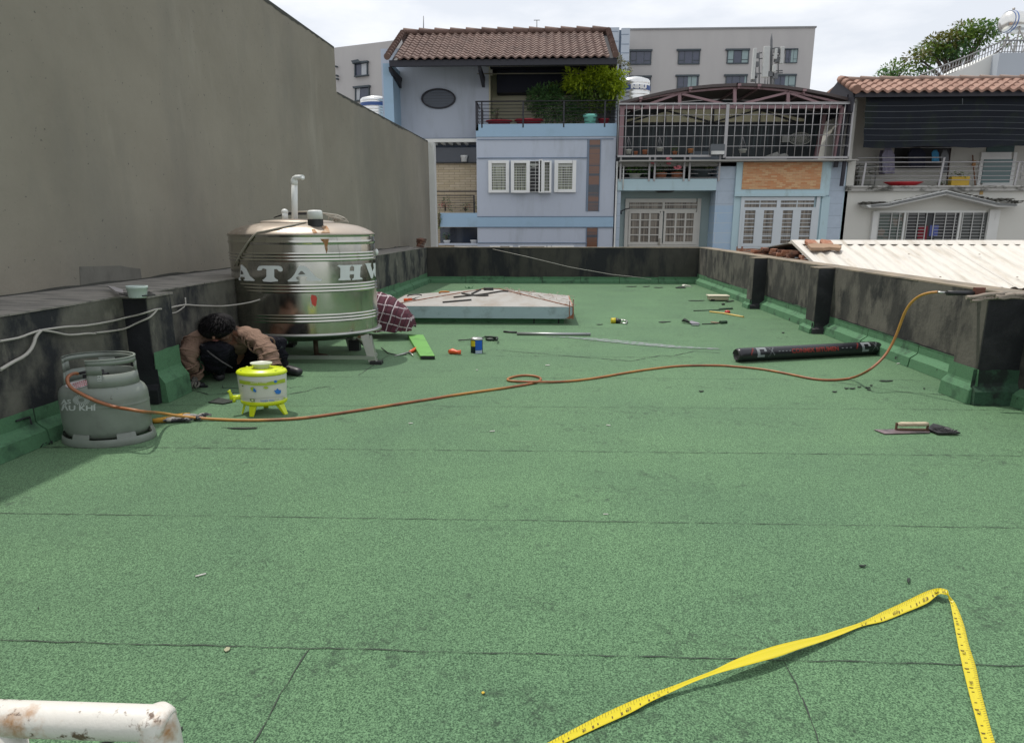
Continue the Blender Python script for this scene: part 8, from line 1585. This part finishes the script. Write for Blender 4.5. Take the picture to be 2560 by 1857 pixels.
# white stair building, rail, tank, trees at the top right
YW = 34
ws = thing('stair_building', P(c10(1900, 1000), YW), 'white rooftop stair house with a sloping side above the orange tiled roof', 'building')
m = MB(); z0 = P(c10(1900, 1400), YW).z; m.prism([P(c10(*p), YW) for p in ((1040, 1010), (1350, 890), (1640, 760), (1830, 655), (1915, 645), (1860, 1000), (1860, 1200), (1040, 1200))], (0, 3, 0)); build(m, 'sloping_wall', mat('white_stair_paint', (.62, .63, .60, 1), .8, 0, .06, 1, (.42, .42, .40, 1), .8, (.6, .8), (1, 1, .3)), ws)
m = MB(); q = P(c10(1900, 640), YW - .5); m.box(P(c10(1885, 900), YW - .5).x, q.x + 7, YW - .5, YW + 4, -9, q.z); build(m, 'stair_tower', mat('pale_blue_grey_paint', (.42, .46, .50, 1), .8, 0, .05, 1), ws)
m = MB(); m.box(P(c10(1040, 1100), YW).x, P(c10(1860, 1100), YW).x, YW + .01, YW + 3, -9, P(c10(1100, 1190), YW).z); build(m, 'base', m_cream_w, ws)
def rl(pts_, drop, n, par, Y):
    m = MB(); P_ = [P(c10(*p), Y) for p in pts_]
    for o in (0, -.25, -.5, -.75): m.tube([p + Vector((0, 0, o * drop)) for p in P_], .035 if o == 0 else .018, 6)
    for i in range(len(P_) - 1):
        k_ = max(1, n[i])
        for j in range(k_): q = P_[i].lerp(P_[i + 1], j / k_); m.tube([q, q - Vector((0, 0, drop))], .022, 5)
    return build(m, 'stair_railing', mat('grey_rail', (.22, .22, .22, 1), .5, .4, bstr=0), par)
rl([(700, 1000), (1100, 830), (1480, 680), (1730, 570), (1980, 462), (2300, 462)], 1.0, [9, 9, 6, 6, 8], ws, YW + .3)
ht = thing('horizontal_tank', P(c10(2100, 380), YW + 1.5), 'shiny horizontal steel water tank on a stand at the top right corner', 'water tank'); YH = YW + 1.5
c_ = P(c10(2020, 215), YH); r_ = (P(c10(2020, 60), YH).z - P(c10(2020, 375), YH).z) / 2; m_bs = mat('bright_tank_steel', (.75, .74, .70, 1), .2, .9, .1, 3, bstr=0)
ax_ = Vector((1, .25, 0)).normalized(); x_e = P(c10(1912, 215), YH).x; c0_ = Vector((x_e + r_ * .55, YH - .2, c_.z)); m = MB()
m.tube([c0_ + ax_ * (-r_ * .55), c0_ + ax_ * (-r_ * .45), c0_ + ax_ * (-r_ * .2), c0_ + ax_ * (.0), c0_ + ax_ * (r_ * .3), c0_ + ax_ * 4], [r_ * .25, r_ * .6, r_ * .88, r_ * .98, r_, r_], 40); build(m, 'drum', m_bs, ht)
m = MB(); m.tube([c0_ + ax_ * (-r_ * .12), c0_ + ax_ * (r_ * .26)], [r_ * .945, r_ * 1.01], 40, False); build(m, 'blue_stripe', mat('tank_blue_stripe', (.10, .18, .42, 1), .4, .3, bstr=0), ht)
m = MB(); m.tube([c0_ + ax_ * (r_ * .5) + Vector((0, 0, r_)), c0_ + ax_ * (r_ * .5) + Vector((0, 0, r_ + .12))], .06, 8)
zs2 = P(c10(2100, 462), YH).z
for k in (0.35, 1.6): 
    for s_ in (-.5, .5): q = c0_ + ax_ * k; m.bar((q.x - .1, q.y + s_, zs2 - .8), (q.x + .1, q.y + s_ * .8, c0_.z - r_ * .6), .05, .05, up=(0, 1, 0)); m.bar((q.x + .5, q.y + s_, zs2 - .4), (q.x, q.y + s_ * .8, c0_.z - r_ * .7), .04, .04, up=(0, 1, 0))
build(m, 'stand', mat('stand_steel', (.35, .33, .30, 1), .5, .4), ht)
def tree(nm, lb, Y, base, trunk_top, blobs, grp=None):
    t_ = thing(nm, base, lb, 'tree', grp); m = MB(); base = Vector(base); tt = Vector(trunk_top); m.tube([base, base.lerp(tt, .5) + Vector((.2, 0, 0)), tt], [.35, .25, .14], 10)
    for b_ in blobs: m.tube([base.lerp(tt, .75), base.lerp(tt, .9).lerp(b_[0], .5) + Vector((0, 0, -.2)), b_[0]], [.14, .08, .03], 6)
    build(m, 'trunk', m_bark, t_); m = MB()
    for (c, R, n, sz, mi) in blobs: leaves(m, c, (R[0] * 1.05, R[1], R[2] * 1.1), int(n * .55), sz * .9, mi, .3, asp=.5)
    build(m, 'crown', [m_lf_m, m_lf_d, m_lf_b], t_); return t_
YT2 = 46; sz = .30
B_ = lambda x, y, rx, rz, n, mi, s=sz: bl(c10, x, y, rx, rz, YT2, n, s, mi, 1.3)
tree('broad_tree', 'broad leafy tree behind the sloping white stair wall at the top right', YT2, P(c10(1250, 2000), YT2), P(c10(1300, 900), YT2),
     [B_(1700, 330, 190, 110, 700, 1), B_(1500, 300, 180, 100, 600, 0), B_(1600, 430, 230, 90, 620, 0), B_(1350, 430, 220, 110, 700, 0), B_(1180, 480, 190, 110, 620, 2), B_(1250, 600, 230, 110, 700, 1), B_(1020, 480, 150, 90, 380, 2), B_(900, 570, 150, 90, 420, 0), B_(1000, 660, 180, 80, 420, 0), B_(740, 690, 150, 90, 360, 2), B_(800, 790, 130, 70, 260, 0), B_(1150, 700, 170, 50, 260, 1), B_(1350, 680, 200, 60, 260, 1), B_(1780, 250, 90, 40, 160, 0), B_(800, 930, 120, 60, 200, 1), B_(640, 980, 160, 40, 220, 1), B_(2150, 420, 200, 50, 200, 0), B_(1320, 280, 120, 50, 120, 2), B_(1650, 550, 150, 40, 140, 1)])
tree('small_tree', 'small bushy tree top showing left of the broad tree above the orange ridge', YT2, P(c10(380, 2000), YT2), P(c10(380, 950), YT2), [B_(380, 860, 110, 90, 380, 0, .26), B_(290, 950, 110, 60, 300, 1, .26), B_(540, 900, 80, 60, 190, 0, .26), B_(430, 960, 150, 50, 260, 1, .26), B_(430, 790, 40, 40, 50, 0, .26)])

def split_pieces(nm, single):     # each separate piece of these part meshes becomes a part of its own
    for o in [x for x in bpy.data.objects if x.type == 'MESH' and x.name.split('.')[0] == nm]:
        bm = bmesh.new(); bm.from_mesh(o.data); bm.verts.ensure_lookup_table(); seen = set(); comps = []
        for v_ in bm.verts:
            if v_.index in seen: continue
            st_ = [v_]; seen.add(v_.index); cp_ = []
            while st_:
                x = st_.pop(); cp_.append(x.index)
                for e in x.link_edges:
                    y = e.other_vert(x)
                    if y.index not in seen: seen.add(y.index); st_.append(y)
            comps.append(sorted(cp_))
        bm.free(); src_ = o.data; par = o.parent
        if len(comps) > 12 or len(comps) < 2: continue
        for k, cp_ in enumerate(comps):
            ix = {a: i for i, a in enumerate(cp_)}; me = bpy.data.meshes.new(single); ps_ = [p for p in src_.polygons if p.vertices[0] in ix]
            me.from_pydata([src_.vertices[a].co for a in cp_], [], [[ix[a] for a in p.vertices] for p in ps_])
            for mt in src_.materials: me.materials.append(mt)
            me.polygons.foreach_set('use_smooth', [p.use_smooth for p in ps_]); me.polygons.foreach_set('material_index', [p.material_index for p in ps_]); me.update()
            if k == 0: o.data = me; o.name = single
            else: c = o.copy(); c.data = me; c.name = single; COL.objects.link(c); c.parent = par
for nm, sg in (('posts', 'post'), ('bracket', 'bracket'), ('eye', 'eye'), ('blind', 'blind'), ('purlin', 'purlin'), ('clamp_box', 'clamp_box'), ('dark_recess', 'dark_recess'), ('mullion', 'mullion'), ('wall_fitting', 'wall_fitting'), ('slot_frame', 'slot_frame'), ('fan_blades', 'blade')): split_pieces(nm, sg)
